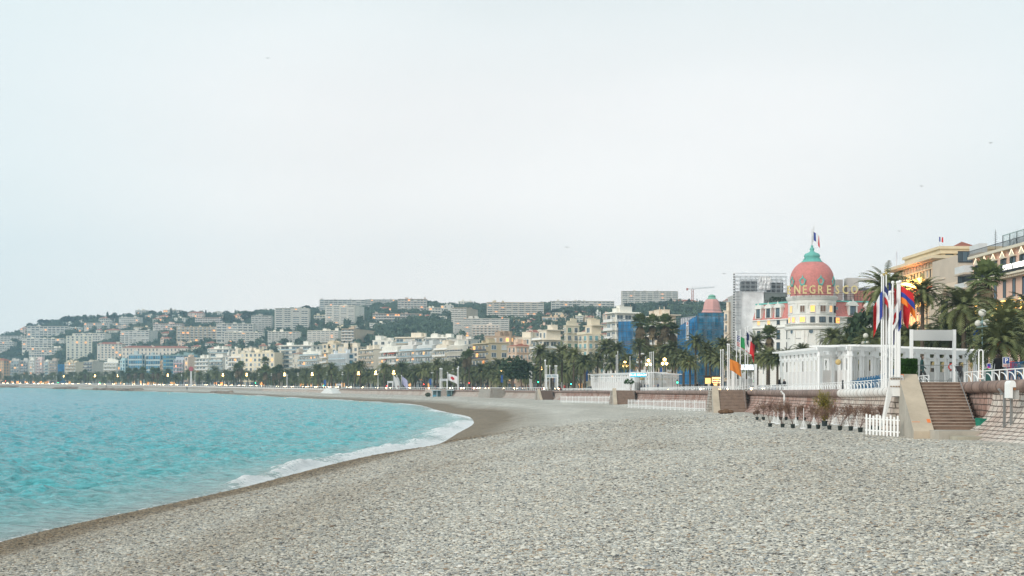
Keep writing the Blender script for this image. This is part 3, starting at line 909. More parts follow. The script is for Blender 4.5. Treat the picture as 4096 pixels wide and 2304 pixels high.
def build_terrain():
 r = np.concatenate([np.linspace(150, 1300, 90, endpoint=False), np.linspace(1300, 2900, 130)])
 p = np.linspace(-1500, 6500, 260)
 R_, Pp = np.meshgrid(r, p, indexing='ij')
 X, Y = ((Pp - 2048) / F * R_).ravel(), R_.ravel()
 pts = np.stack([X, Y], 1)
 dw, j, _ = seg_dist(pts, WLC[::3])
 Z = hill_z(X, Y)
 zt = WLC[::3][:, 2][np.minimum(j, len(WLC[::3]) - 1)]
 Z = np.where(dw < 66, zt - 1.2, np.where(dw < 130, (zt - 0.3) + (Z - zt + 0.3) * np.clip((dw - 66) / 64, 0, 1), Z))
 Fq = grid_faces(len(r), len(p))[:, ::-1]
 keep = (dw[Fq] > 3).all(1)
 m, t, b = base_mat('hill_ground'); L = t.links
 b.inputs['Roughness'].default_value = 1.0; b.inputs['Specular IOR Level'].default_value = 0.1
 tcn = N(t, 'ShaderNodeTexCoord'); nn = N(t, 'ShaderNodeTexNoise', Scale=0.035, Detail=8.0, Roughness=0.7); L.new(tcn.outputs['Object'], nn.inputs['Vector'])
 rp = N(t, 'ShaderNodeValToRGB'); rp.color_ramp.elements[0].position = 0.35; rp.color_ramp.elements[0].color = (0.025, 0.045, 0.022, 1)
 rp.color_ramp.elements[1].position = 0.75; rp.color_ramp.elements[1].color = (0.10, 0.11, 0.07, 1)
 L.new(nn.outputs[0], rp.inputs[0]); L.new(rp.outputs[0], b.inputs['Base Color'])
 me = np_mesh('hills', np.stack([X, Y, Z], 1), Fq[keep], [m])
 tag(link_mesh('hills', me), kind='structure')
build_terrain()
# ------------------------------------------------------------------ building kit
WARM = emis((1.0, 0.36, 0.08), 1.5, 'lit_window')
WARM2 = emis((0.9, 0.45, 0.14), 0.8, 'lit_window_soft')
GL = glass((0.055, 0.085, 0.105)); GLB = glass((0.03, 0.16, 0.26), 0.1); GLC = glass((0.16, 0.20, 0.22), 0.25)
DARKM = M((0.035, 0.04, 0.045), 0.5, 0.1, name='dark_metal')
REDROOF = M((0.36, 0.13, 0.085), 0.9, 0.25, 0.3, name='roof_tiles')
_WM = {}
def window_mesh(kind):
 """unit window 1 x 1, outward -y: frame, recessed pane, sill; width and height set by scaling"""
 if kind in _WM: return _WM[kind]
 fr = {'w': M((0.72, 0.71, 0.68), 0.6, 0.05, name='frame_paint'), 'd': DARKM}['d' if kind in ('dark', 'blue') else 'w']
 pane = {'glass': GL, 'dark': GL, 'blue': GLB, 'pale': GLC, 'lit': WARM, 'lit2': WARM2, 'shutter': M((0.66, 0.65, 0.62), 0.7, 0.08, name='roller_shutter'),
   'cyan': M((0.16, 0.42, 0.46), 0.6, 0.15, name='cyan_shutter'), 'green': M((0.05, 0.20, 0.14), 0.6, 0.15, name='green_shutter'),
   'brown': M((0.20, 0.12, 0.08), 0.6, 0.15, name='brown_shutter')}[kind]
 m = MB()
 m.box(-.5, -.44, -.10, .05, 0, 1, fr); m.box(.44, .5, -.10, .05, 0, 1, fr)
 m.box(-.44, .44, -.10, .05, .94, 1, fr); m.box(-.44, .44, -.10, .05, 0, .05, fr)
 m.box(-.44, .44, -.03, .05, .05, .94, pane)
 m.box(-.02, .02, -.07, -.031, .05, .94, fr)
 m.box(-.56, .56, -.22, .0, -.05, -.002, fr)
 _WM[kind] = m.mesh('window_' + kind)
 return _WM[kind]
def pick(kinds, r):
 k = r.random(); acc = 0
 for n_, p_ in kinds:
  acc += p_
  if k < acc: return n_
 return kinds[-1][0]
def facade(root, w, H, n, r, style, wall, accent, x0=0.0, rz=0.0, oy=0.0, ox=0.0, kinds=None, g0=0, bays=None, maxwin=70, bal_deep=1.3, bal=None, winw=0.5, winh=0.62):
 """windows and balconies on one face. local frame: x along 0..w, outward -y; placed by (ox, oy, rz)"""
 kinds = kinds or [('glass', .62), ('pale', .16), ('shutter', .17), ('lit', .02), ('lit2', .03)]
 fh = H / n
 bays = bays or max(1, int(w / 3.4))
 while bays * (n - g0) > maxwin and bays > 1: bays -= 1
 bw = w / bays
 C_, S__ = math.cos(rz), math.sin(rz)
 def put(x, y, z, o):
  o.location = (ox + x * C_ - y * S__, oy + x * S__ + y * C_, z); o.rotation_euler = (0, 0, rz)
 ww = bw * (0.80 if style == 'band' else winw)
 for f in range(g0, n):
  for i in range(bays):
   k = pick(kinds, r)
   o = bpy.data.objects.new('window', window_mesh(k)); COL.objects.link(o); o.parent = root
   o.scale = (ww if k != 'lit' or style != 'band' else min(ww, 2.4), 1.0, fh * (0.74 if style == 'band' else winh))
   put(x0 + (i + .5) * bw, -0.0, f * fh + fh * (0.06 if style == 'band' else 0.2), o)
 if style in ('band', 'glassband', 'grid', 'frenchbal'):
  mb = MB()
  D = bal_deep
  if style in ('band', 'glassband'):
   mb.box(x0 - .1, x0 + w + .1, -D, -.003, -.12, .10, wall)
   par = accent if accent else wall
   mb.box(x0 - .1, x0 + w + .1, -D, -D + .10, .10, .95, par)
   nd = max(1, bays // 2)
   for i in range(nd + 1):
    xx = x0 + i * w / nd
    mb.box(xx - .08, xx + .08, -D + .10, -.003, .10, fh * .55, wall)
  elif style == 'grid':
   mb.box(x0 - .1, x0 + w + .1, -D, -.003, -.10, .10, wall)
   for i in range(bays + 1):
    xx = x0 + i * bw
    mb.box(xx - .12, xx + .12, -D - .02, -.004, .10, fh - .11, wall)
   mb.box(x0, x0 + w, -D + .02, -D + .06, .25, .95, accent if accent else wall)
  me = mb.mesh('balcony')
  if style == 'frenchbal':
   mb = MB()
   q = DARKM
   mb.box(-ww * .62, ww * .62, -.8, 0, -.12, 0.02, wall)
   mb.box(-ww * .62, ww * .62, -.8, -.76, .85, .92, q); mb.box(-ww * .62, ww * .62, -.79, -.77, .06, .10, q)
   for i in range(9): mb.box(-ww * .62 + i * ww * .155 - .015, -ww * .62 + i * ww * .155 + .015, -.79, -.77, .10, .85, q)
   me = mb.mesh('balcony')
   for f in range(max(1, g0), n):
    for i in range(bays):
     o = link_mesh('balcony', me, root); put(x0 + (i + .5) * bw, 0, f * fh + fh * .12, o)
  else:
   for f in range(max(1, g0), n):
    o = link_mesh('balcony', me, root); put(0, 0, f * fh, o)
   if style == 'band':   # eaves slab of the top floor
    e_ = MB(); e_.box(x0 - .1, x0 + w + .1, -D, -.003, -.10, .12, wall)
    o = link_mesh('eaves', e_.mesh('eaves'), root); put(0, 0, H, o)
  # awnings over some balconies
  if accent_awn.get(id(root)):
   col = accent_awn[id(root)]
   am = MB(); L_ = w / bays * .9
   am.poly([(-L_/2, -.02, .0), (L_/2, -.02, .0), (L_/2, -1.5, -.75), (-L_/2, -1.5, -.75)], col)
   am.poly([(-L_/2, -1.5, -.95), (L_/2, -1.5, -.95), (L_/2, -1.5, -.75), (-L_/2, -1.5, -.75)], col)
   ame = am.mesh('awning')
   for f in range(1, n):
    for i in range(bays):
     if r.random() < .28:
      o = link_mesh('awning', ame, root); put(x0 + (i + .5) * bw, 0, f * fh + fh * .93, o)
accent_awn = {}
_AER = {}
def roof_stuff(root, x0, x1, y0, y1, z, r, wall, red=False, n=None, scale=1.0):
 if red:
  m = MB(); ov = .6
  cx0, cx1, cy = x0 + min((x1-x0), (y1-y0)) / 2, x1 - min((x1-x0), (y1-y0)) / 2, (y0 + y1) / 2
  if cx1 <= cx0: cx0 = cx1 = (x0 + x1) / 2
  h = min(3.2, (y1 - y0) * .22) * scale
  a, b, c, d = (x0-ov, y0-ov, z), (x1+ov, y0-ov, z), (x1+ov, y1+ov, z), (x0-ov, y1+ov, z)
  e1, e2 = (cx0, cy, z + h), (cx1, cy, z + h)
  m.poly([a, b, e2, e1], REDROOF); m.poly([b, c, e2], REDROOF); m.poly([c, d, e1, e2], REDROOF); m.poly([d, a, e1], REDROOF)
  m.box(x0-ov, x1+ov, y0-ov, y1+ov, z - .25, z - .003, wall)
  m.build('roof', root)
 else:
  m = MB()
  m.box(x0-.25, x1+.25, y0-.25, y1+.25, z, z + .35, wall)
  m.build('roof', root)
 k = n if n is not None else r.randint(2, 4)
 for i in range(k):
  w_, d_, h_ = r.uniform(1.6, 5) * scale, r.uniform(1.6, 4) * scale, r.uniform(1.0, 2.8) * scale
  if x1 - x0 < w_ + 1: w_ = (x1 - x0) * .5
  xx, yy = r.uniform(x0 + .4, max(x0 + .5, x1 - w_ - .4)), r.uniform(y0 + .6, max(y0 + .7, y1 - d_ - .5))
  m = MB(); zz = z + (.35 if not red else .6)
  m.box(xx, xx + w_, yy, yy + d_, zz, zz + h_, wall)
  m.box(xx - .12, xx + w_ + .12, yy - .12, yy + d_ + .12, zz + h_, zz + h_ + .14, wall)
  if r.random() < .6: m.tube((xx + w_*.3, yy + d_*.5, zz + h_ + .1), (xx + w_*.3, yy + d_*.5, zz + h_ + 1.3), .16, .13, wall, 6)
  if r.random() < .5:
   ax = xx + w_ * .7
   m.tube((ax, yy + d_*.4, zz + h_), (ax, yy + d_*.4, zz + h_ + 2.6), .04, .03, DARKM, 4)
   for q in range(3): m.box(ax - .5 + q*.1, ax + .5 - q*.1, yy + d_*.4 - .02, yy + d_*.4 + .02, zz + h_ + 1.9 + q*.28, zz + h_ + 1.93 + q*.28, DARKM)
  m.build('roof_housing', root)
def col3(c, k=1.0): return tuple(min(.85, v * k) for v in c)
CREAM, IVORY, WHT, GREYB, PINK, OCHRE, BEIGE, BLUEW, TAN = (.72, .65, .52), (.76, .71, .62), (.80, .79, .76), (.55, .55, .54), (.72, .55, .48), (.62, .40, .22), (.58, .52, .42), (.62, .70, .76), (.66, .56, .42)
def building(label, pxl, pxc, pxr, ytop, style='band', col=WHT, accent=None, floors=None, theta=None, d=None, endwall='plain', ybase=None, red=False, kinds=None, end_kinds=None,
    depth=None, nroof=None, cat='building', group='buildings along the seafront', awn=None, setback=0, name='apartment_building', bays=None, hill=False, sill=None, maxwin=70, end_bays=None, winw=.5, dd=0, fh=3.35):
 """a block whose nearest corner stands at photo column pxc; the facade runs left to pxl, the end wall right to pxr"""
 r = random.Random(int(abs(pxl) * 131 + ytop * 7 + abs(pxr)))
 if d is None: d = on_hill((pxl + pxr) / 2, ybase) if hill else front_depth(pxc)
 d += dd
 k = (pxc - 2048) / F
 cx, cy = k * d, d
 if hill: zg = P(pxc, ybase, d)[2]
 else:
  zg = float(np.interp(d, FRONT[:, 1], FRONT[:, 2])) if pxc < 3600 else 6.2
 ztop = P(pxc, ytop, d)[2]
 H = ztop - zg - (setback or 0)
 if theta is None:
  if hill: theta = 0
  else:
   i = int(np.argmin((FRONT[:, 0] - cx) ** 2 + (FRONT[:, 1] - cy) ** 2)); i = min(max(i, 1), len(FRONT) - 2)
   v = FRONT[i + 1, :2] - FRONT[i - 1, :2]          # runs away along the bay
   theta = math.degrees(math.atan2(-v[1], -v[0]))
   if pxc < 1250: theta += 22 * min(1, (1250 - pxc) / 500)
 th = math.radians(theta)
 def meet(px, dx, dy, dflt):
  q = (px - 2048) / F
  den = dx - q * dy
  if abs(den) < 1e-4: return dflt
  t = (q * cy - cx) / den
  return t if .8 < t < 160 else dflt
 w = meet(pxl, -math.cos(th), -math.sin(th), 30)
 dp = depth or (meet(pxr, -math.sin(th), math.cos(th), 14) if pxr > pxc + 1 else 13.0)
 root = empty(name, (cx, cy, zg), th, label, cat, group)
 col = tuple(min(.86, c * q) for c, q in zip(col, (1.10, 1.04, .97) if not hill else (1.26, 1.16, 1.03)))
 wall = M(col, .85, .14, .12, streak=True, name='rendered_wall')
 acc = accent
 if awn: accent_awn[id(root)] = awn
 n = floors or max(2, round(H / fh))
 m = MB(); m.box(-w, 0, 0, dp, -14 if hill else -1, H, wall)
 if setback:
  m.box(-w + 1.5, -1.5 if not endwall == 'blank' else 0, 2.4, dp - 1, H, H + setback, wall)
 m.build('wall', root)
 facade(root, w, H, n, r, style, wall, acc, x0=0, ox=-w, oy=0, kinds=kinds, g0=0 if hill else 1, bays=bays, maxwin=maxwin, bal_deep=1.5, winw=winw)
 if endwall != 'blank' and dp > 3 and pxr > pxc + 3:
  facade(root, dp, H, n, r, 'plain' if endwall in ('plain',) else endwall, wall, acc, ox=0, oy=0, rz=math.radians(90), kinds=end_kinds or kinds, g0=0 if hill else 1, maxwin=30, bays=end_bays, bal_deep=1.2)
 d_lit = pxl < 1300
 if not hill:     # ground floor: shop fronts under a slab
  g = MB(); nb = max(2, int(w / 4))
  for i in range(nb):
   a, b_ = -w + (i + .12) * w / nb, -w + (i + .88) * w / nb
   g.box(a, b_, -.08, -.003, .1, H / n * .8, r.choice([GL, GL, GL, GL, WARM2, GLC, GLC] + ([WARM, WARM2] if d_lit else [])))
  g.box(-w, 0, -.9, -.003, H / n * .86, H / n * .95, wall)
  g.build('shop_front', root)
 zt_ = H + (setback or 0)
 if setback:
  facade(root, max(2, w - 3), setback, 1, r, 'plain', wall, acc, ox=-w + 1.5, oy=2.4, kinds=None, maxwin=6)
  for o in [c for c in root.children][-6:]:
   if o.name.startswith('window') and abs(o.location.y - 2.4) < .01: o.location.z += H
  m = MB(); m.box(-w, 0, -.6, -.5, H + .1, H + 1.0, acc or wall); m.box(-w-.1, .1, -.6, 2.39, H - .1, H + .1, wall); m.build('terrace', root)
 roof_stuff(root, -w, 0, (2.4 if setback else 0), dp, zt_ + (.13 if style == 'band' else 0.003), r, wall, red, nroof, scale=1.0 if not hill else .9)
 return root
# ------------------------------------------------------------------ buildings of the seafront, from the far left
AW_RED = M((.55, .12, .07), .8, .1, name='awning_red'); AW_BLUE = M((.10, .24, .45), .8, .1, name='awning_blue'); AW_YEL = M((.62, .42, .12), .8, .1, name='awning_ochre')
GLASSP = glass((.25, .32, .34), .2, 'balcony_glass'); DKP = M((.06, .07, .09), .6, .1, name='dark_railing')
WHP = M((.78, .77, .74), .7, .08, name='parapet_white'); BRP = M((.45, .36, .28), .8, .1, name='parapet_brown')
BLUENET = None
B = building
B('ochre block with a red tiled roof at the left edge of the seafront', -60, 14, 46, 1442, 'plain', OCHRE, red=True, kinds=[('brown', .5), ('glass', .4), ('lit', .1)])
B('grey and white banded flats right of the ochre block at the far left', 44, 76, 84, 1443, 'band', GREYB, GLASSP)
B('dark banded flats between a cream stair strip and the white arched flats', 84, 112, 119, 1443, 'band', GREYB, DKP)
B('white flats with round arched balconies, far left of the seafront', 119, 140, 146, 1440, 'grid', WHT, WHP)
B('pale pink flats with a chequer of small dark windows, far left', 146, 170, 178, 1437, 'grid', (.70, .60, .60), WHP)
B('narrow white flats just left of the brown banded block', 178, 194, 199, 1446, 'band', WHT, GLASSP)
B('brownish banded block beside the small blue netted building', 199, 226, 231, 1443, 'band', (.52, .45, .40), BRP)
B('cream block with yellowish balconies and a blank cream end wall, far left', 263, 306, 336, 1449, 'grid', CREAM, WHP, endwall='blank')
B('dark banded block with a blank grey cream end wall facing the viewer, far left', 336, 371, 414, 1447, 'band', (.56, .54, .49), DKP, endwall='blank')
B('bright white flats with square framed balconies and one big lit window', 418, 470, 480, 1442, 'grid', WHT, WHP, setback=2.4)
B('slim pale blue block with a teal lower part', 480, 500, 512, 1440, 'plain', (.45, .62, .68), kinds=[('blue', .8), ('pale', .2)])
B('blue glass office block with white pillars, left half', 514, 568, 580, 1418, 'plain', (.44, .54, .58), kinds=[('blue', 1.0)], bays=6, winw=.85, floors=6, setback=0, nroof=1)
B('blue glass office block with white fins, right half', 584, 640, 652, 1420, 'plain', (.46, .56, .60), kinds=[('blue', 1.0)], bays=6, winw=.85, floors=6, nroof=1)
B('teal glass roof storey building behind the orange cream balconies', 652, 790, 800, 1420, 'plain', (.24, .36, .38), kinds=[('blue', 1.0)], bays=10, winw=.9, dd=30, theta=-30)
B('orange cream flats with small square balconies right of the glass offices', 645, 694, 699, 1443, 'grid', (.70, .56, .42), BRP)
B('bluish flats with pink balcony fronts, left of the salmon end wall', 699, 736, 740, 1439, 'grid', (.50, .56, .64), M((.60, .38, .38), .8, name='parapet_pink'))
B('cream tower block with a blank salmon coloured end wall', 738, 752, 784, 1429, 'plain', (.74, .60, .50), endwall='blank')
B('clean white banded flats with grey glass, right of the salmon end wall', 784, 836, 843, 1433, 'band', WHT, WHP)
B('white banded flats with glass balustrades and plants on the roof', 843, 893, 901, 1430, 'band', (.74, .74, .72), GLASSP)
B('narrow white building with a small red roof line between two white blocks', 901, 914, 920, 1425, 'plain', WHT, red=True)
B('cream corner flats with a turret roof behind tall fan palms', 916, 966, 974, 1417, 'band', IVORY, WHP, setback=2.6)
B('large cream block with three tiers of balconies and a central lit window', 974, 1078, 1094, 1412, 'band', IVORY, WHP, setback=3.0, kinds=[('glass', .5), ('pale', .3), ('shutter', .17), ('lit', .03)])
B('block with a big blank cream end wall facing the viewer above the palms', 1094, 1097, 1170, 1411, 'plain', (.80, .72, .58), endwall='blank', depth=None, nroof=2, dd=0, theta=-25)
B('grey cream house with plain windows beside the blank cream wall', 1170, 1196, 1210, 1414, 'plain', (.60, .57, .50), winw=.4, red=True)
B('white flats with stacked rounded balconies, left of the blue framed block', 1200, 1276, 1290, 1406, 'band', WHT, GLASSP, setback=2.4)
B('slim cream block with an orange lit window on the third floor', 1288, 1312, 1320, 1412, 'band', CREAM, WHP, kinds=[('glass', .6), ('lit', .2), ('pale', .2)])
B('pale blue and white framed block with blue blinds', 1322, 1390, 1418, 1414, 'grid', (.68, .74, .80), GLASSP, kinds=[('glass', .5), ('blue', .25), ('pale', .25)])
B('cream flats with brown balconies and a tall blank cream end wall', 1440, 1494, 1533, 1398, 'band', IVORY, BRP, endwall='blank')
B('terraced white flats with red awnings', 1524, 1594, 1600, 1386, 'band', WHT, WHP, awn=AW_RED, setback=3)
B('white grey terraces with glass fronts right of the red awnings', 1600, 1656, 1662, 1381, 'band', (.72, .72, .72), GLASSP, setback=3)
B('greyish blue terraces with dark balcony fronts in the middle of the row', 1662, 1730, 1738, 1380, 'band', (.62, .66, .68), GLC, setback=2.5)
B('cream flats with deep balconies left of the white corner block', 1738, 1790, 1798, 1379, 'band', IVORY, WHP, setback=2.5)
B('white corner block with slim columns and dark railings', 1798, 1862, 1895, 1380, 'grid', WHT, DKP, endwall='plain')
B('beige block with dark balconies and a sand coloured end wall with lit rooms', 1890, 1954, 2036, 1374, 'band', (.52, .46, .33), DKP, floors=6, kinds=[('glass', .6), ('lit', .2), ('brown', .2)], endwall='plain', end_kinds=[('shutter', .3), ('glass', .5), ('lit2', .2)], end_bays=2)
B('pinkish ornate old mansion with a curved gable and a red roof', 2030, 2064, 2124, 1385, 'frenchbal', (.74, .58, .47), red=True, endwall='frenchbal', winw=.42, end_bays=4)
B('tall cream terraced flats with setbacks above the date palms', 2130, 2170, 2256, 1322, 'band', IVORY, WHP, endwall='band', setback=4, end_bays=3)
B('greenish cream house with green shutters and a dark red cornice', 2256, 2264, 2316, 1304, 'frenchbal', (.68, .64, .53), kinds=[('green', .5), ('pale', .3), ('glass', .2)], endwall='frenchbal', end_bays=2)
B('cream rounded corner block with cyan shutters', 2312, 2350, 2420, 1302, 'frenchbal', (.72, .66, .54), kinds=[('cyan', .75), ('glass', .25)], endwall='frenchbal', end_bays=3, setback=3.4)
B('white modernist block with a tall stair tower, partly behind blue netting', 2426, 2462, 2560, 1252, 'band', WHT, WHP, endwall='band', end_bays=3, nroof=4)
B('wide cream block with long terraces, yellow awnings and a pinkish end wall', 2560, 2632, 2720, 1262, 'band', (.76, .68, .58), WHP, endwall='grid', awn=AW_YEL, setback=4, end_bays=3, kinds=[('glass', .5), ('brown', .2), ('pale', .2), ('lit2', .1)])
# second row showing over the roofs
R2 = 'roofs of the second row behind the seafront'
for lab, a, b_, yt, dd, c, st in [
 ('low white roof terrace building behind the left glass offices', 838, 925, 1396, 60, WHT, 'band'), ('white penthouse block with a small chimney, behind cream flats', 925, 1010, 1404, 60, IVORY, 'plain'),
 ('long white villa like block with wide eaves above the blank cream wall', 1118, 1258, 1382, 70, WHT, 'band'), ('cream building with a dark cypress in front, second row', 1290, 1352, 1376, 90, CREAM, 'plain'),
 ('creamy terrace building behind the pale blue framed block', 1352, 1440, 1388, 60, IVORY, 'plain'), ('white framed roof storey above the red awnings', 1490, 1580, 1362, 60, WHT, 'plain'),
 ('white roof storeys with many chimneys, centre of the second row', 1580, 1700, 1350, 70, IVORY, 'band'), ('white flats with a row of roof boxes behind the grey blue terraces', 1700, 1800, 1352, 70, WHT, 'band'),
 ('grey white block behind the white corner block', 1800, 1880, 1358, 60, (.66, .65, .62), 'plain'), ('brown topped block behind the beige block', 1940, 2050, 1346, 50, (.46, .36, .28), 'plain'),
 ('cream block with a red roof edge behind the ornate mansion', 2060, 2130, 1352, 60, IVORY, 'plain')]:
 B(lab, a, b_ - 8, b_, yt, st, c, GLASSP if st == 'band' else None, d=front_depth(b_) + dd, theta=-25, depth=14, group=R2, nroof=5, maxwin=30, ybase=None)
# ------------------------------------------------------------------ blocks on the hillside
HG = 'blocks of flats on the hillside'
HK = [('glass', .70), ('pale', .17), ('shutter', .08), ('lit', .05)]
HB_ = []
def Hb(label, a, b, yt, yb, style='band', c=(.50, .50, .50), acc=None, th=0, blank=0, **kw):
 """hillside block between photo columns a and b; `blank` columns of plain end wall at its right"""
 kw.setdefault('kinds', HK); HB_.append((a, b, yt, yb))
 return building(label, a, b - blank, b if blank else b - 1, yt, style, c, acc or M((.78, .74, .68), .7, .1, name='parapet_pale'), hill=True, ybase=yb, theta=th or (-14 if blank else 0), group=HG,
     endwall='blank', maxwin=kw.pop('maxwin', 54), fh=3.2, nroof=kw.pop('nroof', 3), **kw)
LG, DG, BG_, PK, WG = (.56, .57, .57), (.44, .45, .46), (.52, .47, .40), (.60, .50, .48), (.68, .68, .66)
Hb('long low banded flats on the slope at the left edge of the photo', -40, 137, 1345, 1374, c=LG)
Hb('wide curved banded flats under two round pines on the left crest', 107, 273, 1306, 1352, c=LG, floors=5)
Hb('small pinkish villa with a red roof at the left end of the crest', 80, 108, 1314, 1340, 'plain', PK, red=True)
Hb('white banded flats below the curved block on the left slope', 88, 256, 1355, 1400, c=WG, floors=5)
Hb('banded flats low at the left edge above the seafront roofs', -20, 55, 1368, 1412, c=LG)
Hb('stepped white villa block with wide balconies above the far left seafront', 116, 236, 1392, 1428, c=WG, floors=4)
Hb('tall white tower block with rows of small square windows on the left', 264, 368, 1345, 1436, 'plain', (.70, .69, .64), blank=0, floors=9, winw=.42, th=18)
Hb('banded flats with red blinds and a white end wall behind the white tower', 290, 444, 1334, 1372, c=WG, blank=24)
Hb('red roofed grey block with a grid of windows in its middle, left', 388, 487, 1376, 1444, 'plain', (.60, .58, .55), red=True, floors=7)
Hb('long low white block with a red tiled roof behind the blue glass offices', 488, 752, 1392, 1440, 'plain', (.66, .63, .60), red=True, floors=3, bays=18, winw=.35)
Hb('seven floor banded slab with a blank right end on the left slope', 482, 630, 1322, 1382, c=LG, blank=34, floors=7)
Hb('long three floor terrace under the cypresses of the left crest', 336, 470, 1293, 1318, c=LG, floors=3)
Hb('small white house among trees below the cypresses', 316, 342, 1282, 1293, 'plain', WG)
Hb('terraced flats on the crest right of the cypresses', 476, 570, 1270, 1301, c=LG, blank=12)
Hb('low flats with wide eaves on the left skyline', 540, 590, 1242, 1256, c=LG)
Hb('small banded block right of the wide eaved flats', 580, 626, 1262, 1277, c=LG)
Hb('white house with arched windows and a red roof on the upper slope', 610, 646, 1276, 1298, 'plain', WG, red=True)
Hb('pinkish terraces half way up between the arched house and the pink block', 612, 728, 1296, 1328, c=PK)
Hb('low roofed flats on the skyline at the left third', 652, 722, 1241, 1258, c=LG)
Hb('villa with a long red tiled roof on the skyline', 750, 812, 1252, 1279, 'plain', PK, red=True)
Hb('low grey villa on the skyline right of the red roofed villa', 852, 895, 1250, 1267, 'plain', LG)
Hb('pinkish four floor terrace block with a white panel in its middle', 780, 897, 1272, 1303, c=PK)
Hb('pair of cream villas with red roofs under a single cypress', 930, 984, 1262, 1288, 'plain', (.68, .58, .52), red=True)
Hb('beige grey slab with many lit flats and a cream left end', 706, 864, 1308, 1366, 'grid', BG_, kinds=[('glass', .62), ('pale', .16), ('lit', .14), ('shutter', .08)], floors=6)
Hb('stacked grey banded flats in the middle of the left slope', 865, 1012, 1296, 1368, c=LG)
Hb('white edged banded flats in front of the stacked grey flats', 896, 1050, 1331, 1378, c=WG, floors=6)
Hb('nine floor block with a white stair tower on its left', 1005, 1085, 1264, 1332, c=DG, floors=9)
Hb('twelve floor slab with two white vertical strips on the centre left hill', 1098, 1234, 1234, 1324, c=LG, floors=11)
Hb('banded flats below the slab with two white strips', 1071, 1197, 1328, 1378, c=WG, floors=6)
Hb('banded flats with a white stair tower left of the brown flats', 1230, 1365, 1323, 1376, c=WG, blank=12, floors=7)
Hb('small cream flats between the two great slabs', 1255, 1300, 1262, 1291, c=(.62, .60, .52))
Hb('grey slab on the skyline behind the big bright slab', 1277, 1460, 1200, 1240, c=DG, floors=5)
Hb('big bright twelve floor slab with a pale right end on the centre left hill', 1301, 1456, 1223, 1301, c=WG, blank=38, floors=11)
Hb('brown angular flats in front of the dark wood', 1366, 1500, 1316, 1386, c=(.50, .42, .34), blank=84, end_bays=6)
Hb('long brown and grey flats curving along the skyline above the wood', 1460, 1600, 1199, 1226, c=DG, floors=4)
Hb('brown stepped flats right of the long skyline curve', 1590, 1705, 1197, 1252, c=(.48, .42, .40))
Hb('low brown terraces with lit rooms inside the dark wood', 1490, 1686, 1256, 1287, c=(.44, .38, .36), kinds=[('glass', .8), ('lit', .12), ('pale', .08)])
Hb('brown topped tower with deep bands right of the dark wood', 1806, 1910, 1232, 1302, c=(.50, .44, .38), floors=9, blank=44)
Hb('broad ten floor banded slab in front of the brown topped tower', 1812, 2036, 1276, 1346, c=LG, floors=9)
Hb('small white flats on the upper slope left of the brown topped tower', 1704, 1762, 1232, 1262, c=WG)
Hb('grey white flats stepping down beside the small white flats', 1762, 1812, 1222, 1256, 'plain', LG)
Hb('pale rooftop block on the skyline above the brown topped tower', 1832, 1884, 1206, 1230, 'plain', WG)
Hb('huge beige slab with a row of lit flats on the centre skyline', 1946, 2174, 1211, 1277, c=BG_, floors=8, kinds=[('glass', .66), ('pale', .16), ('lit', .12), ('shutter', .06)], maxwin=72)
Hb('white and pink five floor block with plain windows below the broad slab', 1888, 1996, 1302, 1362, 'grid', (.70, .64, .62), floors=6)
Hb('long banded flats on the skyline right of the huge beige slab', 2204, 2456, 1206, 1243, c=LG, floors=4, maxwin=60)
Hb('beige villa with a wide window front below the long skyline flats', 2168, 2262, 1268, 1297, 'plain', (.62, .50, .38), winw=.8, floors=2)
Hb('low beige building with lit windows left of the wide windowed villa', 2040, 2100, 1285, 1305, 'plain', (.60, .50, .36), kinds=[('lit', .5), ('glass', .5)], floors=2)
Hb('glass fronted house with a pink roof behind the ornate mansion', 2100, 2176, 1330, 1366, 'plain', (.62, .58, .56), red=True, winw=.7)
Hb('great eight floor slab standing clear on the skyline right of centre', 2486, 2711, 1166, 1226, c=(.54, .54, .54), floors=8, kinds=[('glass', .72), ('pale', .14), ('lit', .09), ('shutter', .05)], maxwin=72)
Hb('wide villa with arched front and tiled roof under the crane', 2694, 2792, 1206, 1226, 'plain', (.60, .54, .50), red=True, floors=2)
Hb('small square house on the skyline right of the pink cone roof', 2896, 2924, 1202, 1226, 'plain', PK, red=True)
# small houses scattered between the blocks
SMALL = []
def small_houses():
 r = random.Random(21); used_ = [(a[0], a[1], a[2], a[3]) for a in HB_]; n = 0; tries = 0
 while n < 96 and tries < 6000:
  tries += 1
  px = r.uniform(-20, 2420); top = float(np.interp(px, [a for a, b in RIDGE], [b for a, b in RIDGE])) + 8; fy = 1425 if px < 1300 else 1370
  py = r.uniform(top + 14, fy); w = r.uniform(22, 62); h = r.uniform(11, 26)
  if px > 1480 and px < 1800 and py > 1285: continue
  if any(px < b + 4 and px + w > a - 4 and py - h < d_ + 2 and py > c + 4 for a, b, c, d_ in used_): continue
  used_.append((px, px + w, py - h, py)); c = r.choice([CREAM, IVORY, WHT, PINK, (.66, .60, .50), LG, WG])
  st = r.choice(['plain', 'plain', 'band'])
  red = r.random() < .45
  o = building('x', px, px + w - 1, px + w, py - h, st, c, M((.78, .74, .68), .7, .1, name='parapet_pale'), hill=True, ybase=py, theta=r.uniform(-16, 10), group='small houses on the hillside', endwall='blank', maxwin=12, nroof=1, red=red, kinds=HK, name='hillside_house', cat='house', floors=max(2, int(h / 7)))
  SMALL.append((o, px + w / 2, ('red roofed ' if red else 'flat roofed ') + {CREAM: 'cream', IVORY: 'ivory', WHT: 'white', PINK: 'pinkish', (.66, .60, .50): 'sandy', LG: 'grey', WG: 'pale'}[c])); n += 1
small_houses()
